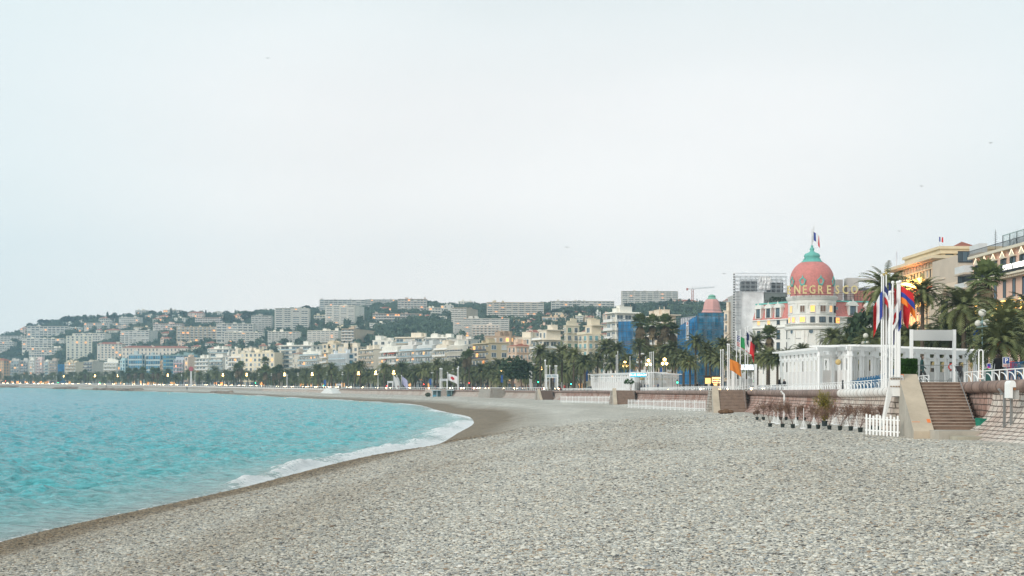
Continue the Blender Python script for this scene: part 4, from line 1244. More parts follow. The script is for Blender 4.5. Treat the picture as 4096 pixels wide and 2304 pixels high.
# tower crane far behind the seafront
def crane():
 d = 1500.0
 base = P(2770, 1215, d); root = empty('tower_crane', (base.x, base.y, base.z - 4), 0, 'distant red and white tower crane standing above the hill', 'crane')
 REDC = M((.50, .16, .12), .6, .1, name='crane_red'); WC = M((.62, .62, .62), .6, .1, name='crane_white')
 top = P(2770, 1145, d).z - base.z + 4; ax = 0
 m = MB(); zj = P(2770, 1157, d).z - base.z + 4
 for sx in (-1, 1):
  for sy in (-1, 1): m.tube((sx, sy, 0), (sx, sy, zj), .22, .22, REDC, 4)
 z = 0; k = 0
 while z < zj - 2:
  for (a, b) in (((-1, -1), (1, -1)), ((1, -1), (1, 1)), ((1, 1), (-1, 1)), ((-1, 1), (-1, -1))):
   m.tube((a[0], a[1], z), (b[0], b[1], z + 2), .12, .12, REDC, 4)
  z += 2
 m.build('mast', root)
 m = MB(); sc = d / F
 xl, xr = (2858 - 2770) * sc, (2745 - 2770) * sc
 dz = 2.3
 m.tube((0, 0, zj), (xl, 0, zj + dz), .25, .2, WC, 4); m.tube((0, 0, zj + 1.3), (xl, 0, zj + dz + .9), .2, .2, WC, 4)
 for i in range(14):
  t, t2 = i / 14, (i + 1) / 14
  m.tube((xl * t, 0, zj + dz * t), (xl * t2, 0, zj + 1.3 + dz * t2 - .4 * t2), .12, .12, WC, 4)
 m.tube((0, 0, top), (xl * .7, 0, zj + dz * .7 + 1), .08, .08, WC, 4)
 m.build('jib', root)
 m = MB(); m.box(xr, 0, -.5, .5, zj, zj + .8, WC); m.box(xr, xr + 2.2, -.8, .8, zj - 1.4, zj + 1.4, REDC); m.tube((0, 0, zj), (0, 0, top), .5, .2, WC, 4)
 m.build('counterweight', root)
crane()
# ------------------------------------------------------------------ trees of the hill
HLEAF = leafmat('hill_foliage', (.030, .065, .045), (.095, .14, .085), scale=.02)
HLEAFD = leafmat('pine_foliage', (.014, .034, .022), (.045, .075, .035), scale=.1)
BARK = M((.16, .12, .09), .9, .2, 2.0, name='bark')
def clump_cloud(n, prof, r, leaf, jit=.25):
 """n leaf clusters spread through a crown; prof(t)->(radius, height)"""
 V, Fq = [], []
 for i in range(n):
  t = r.rand(); R, h = prof(t)
  a = r.uniform(0, 2 * np.pi); q = R * (0.55 + 0.45 * r.rand() ** .5)
  c = np.array([q * np.cos(a), q * np.sin(a), h]) + r.randn(3) * jit
  u = r.randn(3); u /= np.linalg.norm(u); v = np.cross(u, r.randn(3)); v /= np.linalg.norm(v)
  s = leaf * r.uniform(.6, 1.3)
  b = len(V)
  V += [c - u * s - v * s * .6, c + u * s * .9 - v * s * .5, c + u * s + v * s * .6, c - u * s * .8 + v * s * .7]
  Fq.append((b, b + 1, b + 2, b + 3))
 return np.array(V), np.array(Fq)
def build_wood():
 r = np.random.RandomState(11)
 tmpl = []
 for k in range(5):
  tmpl.append(clump_cloud(75, lambda t: (3.6 * math.sqrt(max(0, 1 - (2 * t - 1) ** 2)) + .3, 1.2 + 6.5 * t), r, 1.15, .5))
 AV, AF = [], []; off = 0
 n = 0
 boxes = [(o.location.x, o.location.y) for o in HILL_ROOTS]
 while n < 4800:
  px = r.uniform(-250, 3100)
  fd, rd = np.interp(px, _rp, _fd), np.interp(px, _rp, _rd)
  y = fd + (rd - fd) * (r.rand() ** .8 * 1.0) - 10; x = (px - 2048) / F * y
  dens = 0.55 + .6 * fbm(np.array([x]), np.array([y]), 61, 3, .012)[0]
  if 1480 < px < 1810 or 2040 < px < 2200: dens += .4
  if r.rand() > dens: continue
  hit = False
  for (bx, by, bw, bd, th) in HILL_FOOT:
   dx, dy = x - bx, y - by
   lx = dx * math.cos(-th) - dy * math.sin(-th); ly = dx * math.sin(-th) + dy * math.cos(-th)
   if -bw - 2 < lx < 3 and -9 < ly < bd + 2: hit = True; break
  if hit: continue
  v, f = tmpl[r.randint(5)]
  s = r.uniform(.5, 1.15) * (.55 if y > rd - 60 else 1); a = r.uniform(0, 6.28)
  R2_ = np.array([[np.cos(a), -np.sin(a), 0], [np.sin(a), np.cos(a), 0], [0, 0, 1]])
  z = float(hill_z(x, y))
  AV.append(v @ R2_.T * s + np.array([x, y, z - .8])); AF.append(f + off); off += len(v); n += 1
 me = np_mesh('hillside_wood', np.concatenate(AV), np.concatenate(AF), [HLEAF], False)
 tag(link_mesh('hillside_wood', me), 'dark green wood and garden trees covering the hill between the flats', 'woodland', kind='stuff')
HILL_ROOTS = [o for o in COL.objects if o.get('group') in (HG, 'small houses on the hillside')]
HILL_FOOT = []
for o in HILL_ROOTS:
 w_ = [c for c in o.children if c.name.startswith('wall')][0]
 xs = [v.co.x for v in w_.data.vertices]; ys = [v.co.y for v in w_.data.vertices]
 HILL_FOOT.append((o.location.x, o.location.y, -min(xs), max(ys), o.rotation_euler.z))
build_wood()
_TR = {}
def tree_proto(kind):
 if kind in _TR: return _TR[kind]
 r = np.random.RandomState(sum(map(ord, kind)))
 tm = MB()
 if kind == 'cypress':
  v, f = clump_cloud(260, lambda t: (1.25 * (math.sin(math.pi * min(1, t * .9 + .1)) ** .7) * (1 - t * .55) + .1, 1 + 11 * t), r, .42, .12)
  tm.tube((0, 0, -2), (0, 0, 2), .25, .2, BARK, 6)
 elif kind == 'pine':
  v, f = clump_cloud(420, lambda t: (6.0 * math.sqrt(max(0, 1 - t ** 1.6)) + .2, 8.2 + 3.8 * t + (-.6)), r, .8, .45)
  tm.tube((0, 0, -2), (.3, 0, 6), .4, .3, BARK, 6)
  for a in (0, 1.3, 2.6, 3.9, 5.1): tm.tube((.3, 0, 5.4), (2.8 * math.cos(a), 2.8 * math.sin(a), 8.8), .2, .08, BARK, 5)
 elif kind == 'round':
  v, f = clump_cloud(520, lambda t: (4.6 * math.sqrt(max(0, 1 - (2 * t - 1) ** 2)) + .3, 2.6 + 8 * t), r, .62, .55)
  tm.tube((0, 0, -2), (.2, 0, 4), .4, .25, BARK, 6)
  for a in (0.4, 2.2, 4.1): tm.tube((.2, 0, 3.6), (2 * math.cos(a), 2 * math.sin(a), 7), .2, .06, BARK, 5)
 elif kind == 'fir':
  v, f = clump_cloud(300, lambda t: (3.0 * (1 - t) + .2, 1.5 + 10 * t), r, .6, .25)
  tm.tube((0, 0, -2), (0, 0, 9), .3, .1, BARK, 6)
 _TR[kind] = (np_mesh('crown', v, f, [HLEAFD], False), tm.mesh('trunk'))
 return _TR[kind]
def tree(kind, name, px, ytop, ybase, label, cat, group=None, d=None, wide=1.0):
 d = d or on_hill(px, ybase)
 b = P(px, ybase, d); t = P(px, ytop, d)
 root = empty(name, (b.x, d, b.z), 0, label, cat, group)
 cm, tm = tree_proto(kind)
 s = (t.z - b.z) / {'cypress': 12.3, 'pine': 12.2, 'round': 10.9, 'fir': 11.8}[kind]
 for nm, me in (('crown', cm), ('trunk', tm)):
  o = link_mesh(nm, me, root); o.scale = (s * wide, s * wide, s); o.rotation_euler = (0, 0, px * .7)
 return root
GT = 'trees standing out on the hill crest'
for i, (k, px, yt, yb, w, lab) in enumerate([
 ('round', 120, 1292, 1322, 1.0, 'round dark tree beside the pink villa at the left end of the crest'),
 ('pine', 165, 1277, 1306, 1.0, 'left one of two round umbrella pines on the left crest'), ('pine', 188, 1278, 1306, 1.0, 'right one of two round umbrella pines on the left crest'),
 ('cypress', 221, 1277, 1300, 1.2, 'slim cypress just right of the two umbrella pines'), ('cypress', 245, 1277, 1300, 1.2, 'cypress left of the widest umbrella pine'),
 ('pine', 272, 1264, 1310, 1.2, 'widest umbrella pine on the left crest'), ('cypress', 310, 1264, 1288, 1.5, 'leftmost cypress of the crest row'), ('cypress', 319, 1266, 1288, 1.5, 'second cypress of the crest row'),
 ('round', 340, 1268, 1292, 1.2, 'bushy tree in the middle of the cypress row'), ('cypress', 364, 1257, 1288, 1.0, 'thin pointed cypress in the middle of the crest row'), ('cypress', 379, 1260, 1288, 1.2, 'cypress between the thin one and the twin cypresses'),
 ('cypress', 391, 1256, 1288, 1.4, 'left one of the twin cypresses on the crest'), ('cypress', 399, 1260, 1288, 1.4, 'right one of the twin cypresses on the crest'), ('fir', 430, 1248, 1288, .9, 'tall dark conifer right of the twin cypresses'),
 ('pine', 455, 1258, 1292, 1.4, 'broad dark pine right of the tall conifer'), ('pine', 610, 1242, 1268, 1.2, 'pine behind the wide eaved skyline flats'), ('fir', 684, 1232, 1275, .8, 'dark conifer rising above the left third of the skyline'),
 ('pine', 735, 1244, 1275, 1.3, 'broad tree left of the long red roofed villa'), ('fir', 823, 1240, 1270, 1.0, 'pointed conifer right of the long red roofed villa'), ('round', 905, 1244, 1272, 1.2, 'dark tree right of the low grey villa'),
 ('cypress', 941, 1238, 1262, 1.6, 'single cypress above the pair of cream villas'), ('round', 915, 1260, 1300, 1.5, 'large round tree in front of the pair of cream villas'), ('round', 988, 1248, 1290, 1.2, 'tall leafy tree right of the cream villas'),
 ('pine', 1012, 1247, 1270, 1.4, 'wide pine above the nine floor block'), ('pine', 1225, 1222, 1250, 1.3, 'spreading tree between the two great slabs'), ('cypress', 1340, 1278, 1302, 1.6, 'cypress in front of the big bright slab, left'), ('cypress', 1378, 1272, 1300, 1.4, 'cypress in front of the big bright slab, right'),
 ('cypress', 2189, 1223, 1268, 1.7, 'dark cypress right of the huge beige slab'), ('pine', 2225, 1238, 1266, 1.6, 'flat topped pine right of the dark cypress'), ('pine', 2275, 1242, 1268, 1.8, 'spreading pine under the long skyline flats'), ('fir', 2318, 1230, 1275, 1.5, 'bushy conifer in front of the long skyline flats'),
 ('fir', 2372, 1232, 1275, 1.4, 'dark conifer at the right of the long skyline flats'), ('round', 2520, 1212, 1245, 1.8, 'round tree at the foot of the great skyline slab'), ('round', 2585, 1220, 1246, 1.6, 'low round tree under the middle of the great slab'),
 ('fir', 2684, 1194, 1230, 1.3, 'pointed conifer at the right end of the great slab'), ('pine', 2655, 1210, 1238, 1.8, 'wide pine right of the great slab'), ('fir', 2756, 1196, 1235, 1.6, 'bushy conifer left of the crane mast'), ('pine', 2880, 1206, 1240, 2.0, 'dark tree right of the pink cone roof'),
 ('cypress', 2788, 1193, 1222, .9, 'slim cypress right of the crane mast')]):
 tree(k, {'cypress': 'cypress_tree', 'pine': 'pine_tree', 'round': 'broadleaf_tree', 'fir': 'conifer_tree'}[k], px, yt, yb, lab, 'tree', GT, wide=w)
for px, yt, lab in ((1316, 1376, 'black cypress left of a pair rising between the seafront roofs'), (1377, 1362, 'left cypress of a close pair behind the pale blue framed block'), (1397, 1368, 'right cypress of a close pair behind the pale blue framed block')):
 tree('cypress', 'cypress_tree', px, yt, yt + 62, lab, 'tree', 'cypresses among the seafront roofs', d=front_depth(px) + 45, wide=1.0)
# ------------------------------------------------------------------ landmark buildings on the right
def text_mesh(name, body, size, mat, extrude=0.03, align='CENTER', shear=0.0, bold=0.0):
 cu = bpy.data.curves.new(name, 'FONT')
 cu.body = body; cu.size = size; cu.extrude = extrude; cu.align_x = align; cu.shear = shear; cu.offset = bold
 cu.resolution_u = 2
 ob = bpy.data.objects.new(name, cu); COL.objects.link(ob)
 bpy.context.view_layer.update()
 me = bpy.data.meshes.new_from_object(ob.evaluated_get(bpy.context.evaluated_depsgraph_get()))
 bpy.data.objects.remove(ob); bpy.data.curves.remove(cu)
 me.materials.clear(); me.materials.append(mat)
 me.name = name
 return me
def put_text(name, body, size, mat, parent, loc, rz=0.0, **kw):
 """letters standing upright, reading from -y"""
 o = link_mesh(name, text_mesh(name, body, size, mat, **kw), parent, loc)
 o.rotation_euler = (math.radians(90), 0, rz)
 return o
NEG = (.82, .81, .76)
NEGW = M(NEG, .75, .08, .3, streak=True, name='white_stucco')
COPPER = M((.16, .48, .42), .6, .22, .6, streak=True, name='green_copper')
def scale_tiles(name, col):
 m, t, b = base_mat(name); L = t.links
 b.inputs['Roughness'].default_value = .75
 tcn = N(t, 'ShaderNodeTexCoord')
 br = N(t, 'ShaderNodeTexBrick', Scale=2.6); L.new(tcn.outputs['Object'], br.inputs['Vector'])
 vo = N(t, 'ShaderNodeTexVoronoi', Scale=3.0); L.new(tcn.outputs['Object'], vo.inputs['Vector'])
 nn = N(t, 'ShaderNodeTexNoise', Scale=.5, Detail=6.0); L.new(tcn.outputs['Object'], nn.inputs['Vector'])
 sp = N(t, 'ShaderNodeSeparateColor'); L.new(vo.outputs['Color'], sp.inputs[0])
 ad = N(t, 'ShaderNodeMath', operation='ADD'); L.new(nn.outputs[0], ad.inputs[0]); L.new(sp.outputs[0], ad.inputs[1])
 mr = N(t, 'ShaderNodeMapRange'); mr.inputs['From Max'].default_value = 1.6; mr.inputs['To Min'].default_value = .78; mr.inputs['To Max'].default_value = 1.14
 L.new(ad.outputs[0], mr.inputs[0])
 v = N(t, 'ShaderNodeVectorMath', operation='SCALE'); v.inputs[0].default_value = col; L.new(mr.outputs[0], v.inputs['Scale']); L.new(v.outputs[0], b.inputs['Base Color'])
 return m
PINKT = scale_tiles('pink_scale_tiles', (.60, .215, .19))
NCX, ND = (3246 - 2048) / F * 364, 364.0
def zn(y, d=357.5): return P(3246, y, d).z
def negresco():
 zg = 5.0
 root = empty('grand_hotel', (NCX, ND, zg), 0, 'white domed grand hotel with a pink tiled cupola, green copper lantern and gold roof letters', 'hotel')
 R = 6.75
 def Z(y): return zn(y) - zg
 m = MB()
 prof = [(R + .15, 0), (R + .15, Z(1400)), (R + .25, Z(1397)), (R + .25, Z(1320)), (R + .9, Z(1316)), (R + 1.0, Z(1309)), (R + .9, Z(1305.5)), (R + .05, Z(1305)), (R, Z(1304)),
   (R, Z(1258)), (R + .12, Z(1256)), (R + .12, Z(1252)), (R, Z(1250)), (R, Z(1213)), (R + .15, Z(1211)), (R + .1, Z(1200)), (R + .35, Z(1196)), (R + .6, Z(1187)), (R + .62, Z(1182)), (R + .3, Z(1181)), (.1, Z(1181) + .02)]
 m.lathe(prof, NEGW, 48)
 m.build('rotunda_wall', root, smooth=False)
 # balustrade round the rotunda
 m = MB(); zb = Z(1305.5)
 for i in range(64):
  a = 2 * math.pi * i / 64; c, s_ = math.cos(a), math.sin(a)
  m.tube(((R + .8) * c, (R + .8) * s_, zb), ((R + .8) * c, (R + .8) * s_, zb + .75), .07, .07, NEGW, 5)
 m.lathe([(R + .68, zb + .75), (R + .92, zb + .75), (R + .92, zb + .92), (R + .68, zb + .92), (R + .68, zb + .75)], NEGW, 48)
 m.build('balustrade', root)
 # windows around the drum
 def rwin(a, y0, y1, w, kind, arch=False):
  z0, z1 = Z(y1), Z(y0)
  me = window_mesh(kind)
  o = bpy.data.objects.new('window', me); COL.objects.link(o); o.parent = root
  o.location = ((R + .06) * math.sin(a), -(R + .06) * math.cos(a), z0); o.rotation_euler = (0, 0, a); o.scale = (w, 1.4, z1 - z0)
  if arch:
   mm = MB(); pts = [((w/2) * math.cos(t), 0, (w/2) * math.sin(t)) for t in np.linspace(0, math.pi, 10)]
   mm.poly([(p[0], -.05, p[2]) for p in pts], GL)
   b_ = mm.build('arch_light', o, (0, 0, .98)); b_.scale = (1 / w, 1, 1 / (z1 - z0))
 def ang(px): return math.asin(max(-.985, min(.985, (px - 3246) / 94.0)))
 for px, k, w in ((3157, 'lit2', 1.2), (3191, 'brown', 1.5), (3227, 'lit', 1.35), (3268, 'brown', 1.9), (3303, 'lit2', 1.3), (3325, 'dark', 1.2)):
  rwin(ang(px), 1220, 1248, w, k)
 for px, k, w in ((3150, 'lit', 1.2), (3163, 'lit', 1.2), (3191, 'lit', 1.7), (3227, 'dark', 1.3), (3266, 'dark', 1.9), (3302, 'dark', 1.2), (3326, 'dark', 1.2)):
  rwin(ang(px), 1266, 1288, w, k)
 for px, k, w in ((3148, 'dark', 1.5), (3179, 'dark', 1.5), (3268, 'dark', 1.7), (3318, 'dark', 1.6)):
  rwin(ang(px), 1324, 1352, w, k, True)
  rwin(ang(px), 1369, 1394, w, 'dark')
  rwin(ang(px), 1425, 1460, w, 'lit2' if px == 3179 else 'dark')
 # ornament: round window surrounds, paired pilasters, keystone blobs
 m = MB()
 for px in (3160, 3222, 3295):
  a = ang(px); c = Vector(((R + .3) * math.sin(a), -(R + .3) * math.cos(a), Z(1325)))
  for i in range(16):
   t0, t1 = 2 * math.pi * i / 16, 2 * math.pi * (i + 1) / 16
   ux = Vector((math.cos(a), math.sin(a), 0)); uz = Vector((0, 0, 1))
   m.tube(c + ux * .75 * math.cos(t0) + uz * .75 * math.sin(t0), c + ux * .75 * math.cos(t1) + uz * .75 * math.sin(t1), .13, .13, NEGW, 5)
  m.poly([c + Vector((math.cos(a), math.sin(a), 0)) * .62 * math.cos(t) + Vector((0, 0, 1)) * .62 * math.sin(t) + Vector((math.sin(a), -math.cos(a), 0)) * .02 for t in np.linspace(0, 2 * math.pi, 14, endpoint=False)], GL)
 for px in (3168, 3196, 3208, 3238, 3250, 3286, 3306):
  a = ang(px)
  Mt = Matrix.Translation(((R + .3) * math.sin(a), -(R + .3) * math.cos(a), 0)) @ Matrix.Rotation(a, 4, 'Z')
  m.box(-.22, .22, -.12, .25, Z(1397), Z(1345), NEGW, Mt); m.box(-.36, .36, -.22, .25, Z(1345), Z(1336), NEGW, Mt)
  m.box(-.3, .3, -.16, .25, Z(1336), Z(1322), NEGW, Mt)
 for px in (3173, 3209, 3247, 3286, 3314):
  a = ang(px); Mt = Matrix.Translation((R * math.sin(a), -R * math.cos(a), 0)) @ Matrix.Rotation(a, 4, 'Z')
  m.box(-.35, .35, -.25, .1, Z(1222), Z(1212), NEGW, Mt); m.box(-.14, .14, -.18, .1, Z(1232), Z(1222), NEGW, Mt)
 m.build('carved_ornament', root)
 # cupola
 Rd = 6.35; z0 = Z(1183)
 zc, zt = Z(1120), Z(1044)
 pr = [(Rd - .35, z0)]
 for i in range(17):
  y = 1150 - 108 * i / 16
  w = 88 * max(0, 1 - (max(0, 1120 - y) / 90) ** 2.25) ** .5
  pr.append((w / F * 357.5, Z(y)))
 m = MB(); m.lathe(pr, PINKT, 56); cp = m.build('cupola', root, smooth=True)
 lz = lambda y: Z(y)
 pl = [(2.95, lz(1044)), (3.05, lz(1042)), (3.0, lz(1038)), (2.6, lz(1034)), (2.15, lz(1027)), (2.05, lz(1022)), (2.3, lz(1018)), (2.32, lz(1013)), (2.1, lz(1009)), (2.0, lz(1006)), (1.3, lz(1002)), (.75, lz(998)),
    (.5, lz(993)), (.68, lz(989)), (.66, lz(984)), (.35, lz(980)), (.32, lz(976)), (.4, lz(974)), (.1, lz(970))]
 m = MB(); m.lathe(pl, COPPER, 32)
 for i in range(16):
  a = 2 * math.pi * i / 16; m.tube((2.95 * math.cos(a), 2.95 * math.sin(a), lz(1043)), (2.2 * math.cos(a), 2.2 * math.sin(a), lz(1024)), .09, .09, COPPER, 5)
 m.build('lantern', root, smooth=True)
 m = MB(); m.tube((0, 0, lz(972)), (0, 0, lz(905)), .10, .06, M((.35, .33, .30), .5, name='flag_pole_bronze'), 8); m.build('flagpole_mast', root)
 # bull's eye dormers in green copper
 def dormer(a):
  m = MB(); r_ = Rd - .1; Mt = Matrix.Translation((r_ * math.sin(a), -r_ * math.cos(a), Z(1124))) @ Matrix.Rotation(a, 4, 'Z')
  for i in range(18):
   t0, t1 = 2 * math.pi * i / 18, 2 * math.pi * (i + 1) / 18
   m.tube(Mt @ Vector((.72 * math.cos(t0), -.3, .95 * math.sin(t0))), Mt @ Vector((.72 * math.cos(t1), -.3, .95 * math.sin(t1))), .22, .22, COPPER, 6)
  m.poly([Mt @ Vector((.6 * math.cos(t), -.25, .8 * math.sin(t))) for t in np.linspace(0, 2 * math.pi, 16, endpoint=False)], GLC)
  m.tube(Mt @ Vector((0, -.3, 1.1)), Mt @ Vector((0, -.3, 1.8)), .25, .05, COPPER, 6)
  for sx in (-1, 1):
   m.tube(Mt @ Vector((sx * .75, -.3, .5)), Mt @ Vector((sx * 1.15, -.25, .2)), .16, .10, COPPER, 6)
   m.tube(Mt @ Vector((sx * .6, -.3, -.8)), Mt @ Vector((sx * .25, -.3, -1.3)), .18, .12, COPPER, 6)
  m.box(-.8, .8, -.3, 1.2, -1.0, .9, PINKT, Mt)
  m.build('round_dormer', root)
 for px in (3163, 3200, 3268, 3327): dormer(math.asin(max(-.95, min(.95, (px - 3254) / 90))))
 # roof letters on an iron frame in front of the cupola
 GOLD = M((.74, .62, .30), .45, .06, name='gold_letter'); FRM = M((.16, .06, .05), .6, .1, name='letter_frame')
 sg = empty('sign_frame', (0, 0, 0)); sg.parent = root
 m = MB(); pts = []
 LET = [('E', 3155, .55), ('N', 3188, 0.30), ('E', 3217, .1), ('G', 3248, 0), ('R', 3280, 0), ('E', 3314, 0), ('S', 3348, 0), ('C', 3380, 0), ('O', 3416, 0)]
 zb_, zt_ = Z(1176), Z(1141)
 def lp(px):
  dd = 8.4 if px > 3200 else 8.4 - (3200 - px) * .055
  y = -dd if px <= 3330 else -dd
  return Vector(((px - 2048) / F * (ND + y) - NCX, y, 0))
 xs = [3148, 3160, 3185, 3215, 3245, 3280, 3315, 3350, 3385, 3430]
 for a, b in zip(xs[:-1], xs[1:]):
  pa, pb = lp(a), lp(b)
  for zz in (zb_ - .25, zb_ + .3): m.tube(pa + Vector((0, .15, zz)), pb + Vector((0, .15, zz)), .05, .05, FRM, 5)
  m.tube(pa + Vector((0, .15, zb_ - .9)), pa + Vector((0, .15, zt_)), .05, .05, FRM, 5)
  m.tube(pa + Vector((0, .15, zt_ - .5)), pa + Vector((0, 2.0, zb_ - .5)), .04, .04, FRM, 5)
 fr_ = m.build('iron_frame', sg)
 for ch, px, tw in LET:
  me = text_mesh('letter', ch, (zt_ - zb_) * 1.36, GOLD, .12, bold=.05)
  o = link_mesh('letter', me, sg, tuple(lp(px) + Vector((0, 0, zb_)))); o.rotation_euler = (math.radians(90), 0, -tw * 1.6)
  o.scale = (.78, 1, 1)
 # wings
 def wing(name, pxl, pxc, yw, yr, th, flip, dormers, wins, dpt):
  """mansard wing running away from the rotunda"""
  pass
 # left wing, seafront side: direction away to the left
 thl = math.radians(-58)
 ul = Vector((-math.cos(thl), -math.sin(thl), 0)); nl = Vector((math.sin(thl), -math.cos(thl), 0))
 Lw = 17.5; o0 = Vector((-3.4, 1.0, 0)) + nl * 2.0
 Ml = Matrix(((-ul.x, -nl.x, 0, o0.x), (-ul.y, -nl.y, 0, o0.y), (0, 0, 1, 0), (0, 0, 0, 1)))   # local x along the wing, -y outward
 He, Hr = Z(1268), Z(1204)
 m = MB(); m.box(-Lw, 0, 0, 13, -1, He, NEGW, Ml); m.box(-Lw - .3, 0, -.6, 0, Z(1304), Z(1300), NEGW, Ml); m.box(-Lw - .3, 0, -.5, 0, He - .3, He, NEGW, Ml)
 m.build('left_wing_wall', root)
 m = MB()
 a = [Ml @ Vector(p) for p in ((-Lw, 0, He), (.4, 0, He), (.4, 1.6, Hr), (-Lw, 1.6, Hr))]
 m.poly(a, PINKT); m.poly([Ml @ Vector(p) for p in ((-Lw, 0, He), (-Lw, 1.6, Hr), (-Lw, 11.4, Hr), (-Lw, 13, He))], PINKT)
 m.box(-Lw, .4, 1.4, 11.4, Hr - .1, Hr + .1, PINKT, Ml); m.box(-Lw - .1, .4, 1.2, 1.7, Hr + .1, Hr + .55, COPPER, Ml)
 m.build('mansard_roof', root)
 kr = random.Random(5)
 def mwin(Mt, x, z0, w, h, kind, y=-.02, nm='window'):
  o = bpy.data.objects.new(nm, window_mesh(kind)); COL.objects.link(o); o.parent = root
  o.matrix_local = Mt @ Matrix.Translation((x, y, z0)) @ Matrix.Diagonal((w, 1, h, 1))
  return o
 def mdormer(Mt, x, z0, w, h):
  m = MB()
  m.box(x - w/2 - .45, x - w/2, -.35, 1.4, z0 - .3, z0 + h, NEGW, Mt); m.box(x + w/2, x + w/2 + .45, -.35, 1.4, z0 - .3, z0 + h, NEGW, Mt)
  m.box(x - w/2, x + w/2, -.05, 1.4, z0 - .3, z0 + .05, NEGW, Mt); m.box(x - w/2 - .8, x + w/2 + .8, -.5, 1.4, z0 + h, z0 + h + .3, NEGW, Mt)
  pts = [(x + (w/2 + .55) * math.cos(t), z0 + h + .3 + (w/2 + .1) * math.sin(t)) for t in np.linspace(0, math.pi, 12)]
  f = [Mt @ Vector((p[0], -.45, p[1])) for p in pts]; b_ = [Mt @ Vector((p[0], 1.4, p[1])) for p in pts]
  m.poly(f, NEGW)
  for i in range(11): m.poly([f[i], f[i+1], b_[i+1], b_[i]], NEGW)
  m.tube(Mt @ Vector((x, -.3, z0 + h + w/2 + .3)), Mt @ Vector((x, -.3, z0 + h + w/2 + 1.2)), .22, .05, NEGW, 6)
  m.build('dormer', root)
  mwin(Mt, x, z0 + .05, w, h - .1, 'dark', -.1)
 for x in (-6.5, -10.5, -14.8): mdormer(Ml, x, Z(1258), 1.7, 2.6)
 for x in (-2.4, -6.5, -10.5, -14.8):
  mwin(Ml, x, Z(1290), 1.2, 1.7, kr.choice(['dark', 'lit2', 'dark', 'brown'])); mwin(Ml, x, Z(1350), 1.4, 2.6, 'dark'); mwin(Ml, x, Z(1395), 1.4, 2.2, 'dark'); mwin(Ml, x, Z(1450), 1.6, 2.6, kr.choice(['lit2', 'dark']))
 # right wing, running back to the right
 thr = math.radians(14)
 ur = Vector((math.cos(thr), math.sin(thr), 0))
 o1 = Vector((4.2, -2.6, 0))
 Mr = Matrix(((ur.x, -math.sin(thr), 0, o1.x), (ur.y, math.cos(thr), 0, o1.y), (0, 0, 1, 0), (0, 0, 0, 1)))
 Lr = 22.0
 He2, Hr2 = Z(1262), Z(1203)
 m = MB(); m.box(0, Lr, 0, 13, -1, He2, NEGW, Mr); m.box(0, Lr, -.7, 0, Z(1306), Z(1301), NEGW, Mr); m.box(0, Lr, -.45, 0, He2 - .35, He2, NEGW, Mr)
 for i in range(40): m.tube(Mr @ Vector((.5 + i * .5, -.55, Z(1301))), Mr @ Vector((.5 + i * .5, -.55, Z(1301) + .7)), .06, .06, NEGW, 5)
 m.box(0, Lr, -.66, -.45, Z(1301) + .7, Z(1301) + .85, NEGW, Mr)
 m.build('right_wing_wall', root)
 m = MB()
 m.poly([Mr @ Vector(p) for p in ((0, 0, He2), (Lr, 0, He2), (Lr, 1.5, Hr2), (0, 1.5, Hr2))], PINKT)
 m.box(0, Lr, 1.4, 11.4, Hr2 - .1, Hr2 + .1, PINKT, Mr); m.box(0, Lr, 1.15, 1.7, Hr2 + .1, Hr2 + .5, COPPER, Mr)
 m.build('mansard_roof', root)
 def lxr(px):
  q = (px - 2048) / F
  wx, wy = NCX + o1.x, ND + o1.y
  return (q * wy - wx) / (ur.x - q * ur.y)
 mdormer(Mr, lxr(3409), Z(1253), 1.9, 2.5); mdormer(Mr, lxr(3480), Z(1253), 1.9, 2.3)
 mwin(Mr, lxr(3349), Z(1234), 1.0, .8, 'pale', .75)
 for px, k in ((3349, 'lit'), (3395, 'dark'), (3425, 'pale'), (3465, 'dark'), (3500, 'dark')): mwin(Mr, lxr(px), Z(1290), 1.3, 1.7, k)
 for px in (3349, 3390, 3425, 3460, 3495): mwin(Mr, lxr(px), Z(1352), 1.5, 2.4, 'dark'); mwin(Mr, lxr(px), Z(1396), 1.5, 2.0, 'dark'); mwin(Mr, lxr(px), Z(1460), 1.7, 2.8, 'dark')
 # plant rooms and chimneys behind the letters
 GW = M((.60, .58, .54), .8, .1, name='plant_room'); PB = M((.50, .22, .18), .8, .12, name='pink_block')
 for px0, px1, y0, y1, mt, dy in ((3388, 3433, 1111, 1200, GW, 9), (3433, 3505, 1113, 1123, GW, 9.5), (3342, 3370, 1118, 1200, GW, 10), (3418, 3500, 1163, 1203, PB, 8), (3440, 3498, 1152, 1163, M((.12, .12, .12), .7, name='dark_roof'), 8)):
  dq = ND + dy; xa, xb = (px0 - 2048) / F * dq - NCX, (px1 - 2048) / F * dq - NCX
  m = MB(); m.box(xa, xb, dy, dy + 4, P(px0, y1, dq).z - zg, P(px0, y0, dq).z - zg, mt); m.build('plant_room', root)
 m = MB()
 for i in range(9):
  px = 3372 + i * 14; dq = ND + 4; x = (px - 2048) / F * dq - NCX
  m.tube((x, 4, Z(1203)), (x, 4, P(px, 1145 + (i % 3) * 8, dq).z - zg), .05, .05, DARKM, 5)
 for yy in (1150, 1168, 1186): m.tube(((3370 - 2048) / F * (ND + 4) - NCX, 4, P(3370, yy, ND + 4).z - zg), ((3500 - 2048) / F * (ND + 4) - NCX, 4, P(3370, yy, ND + 4).z - zg), .04, .04, DARKM, 5)
 m.build('roof_railing', root)
negresco()
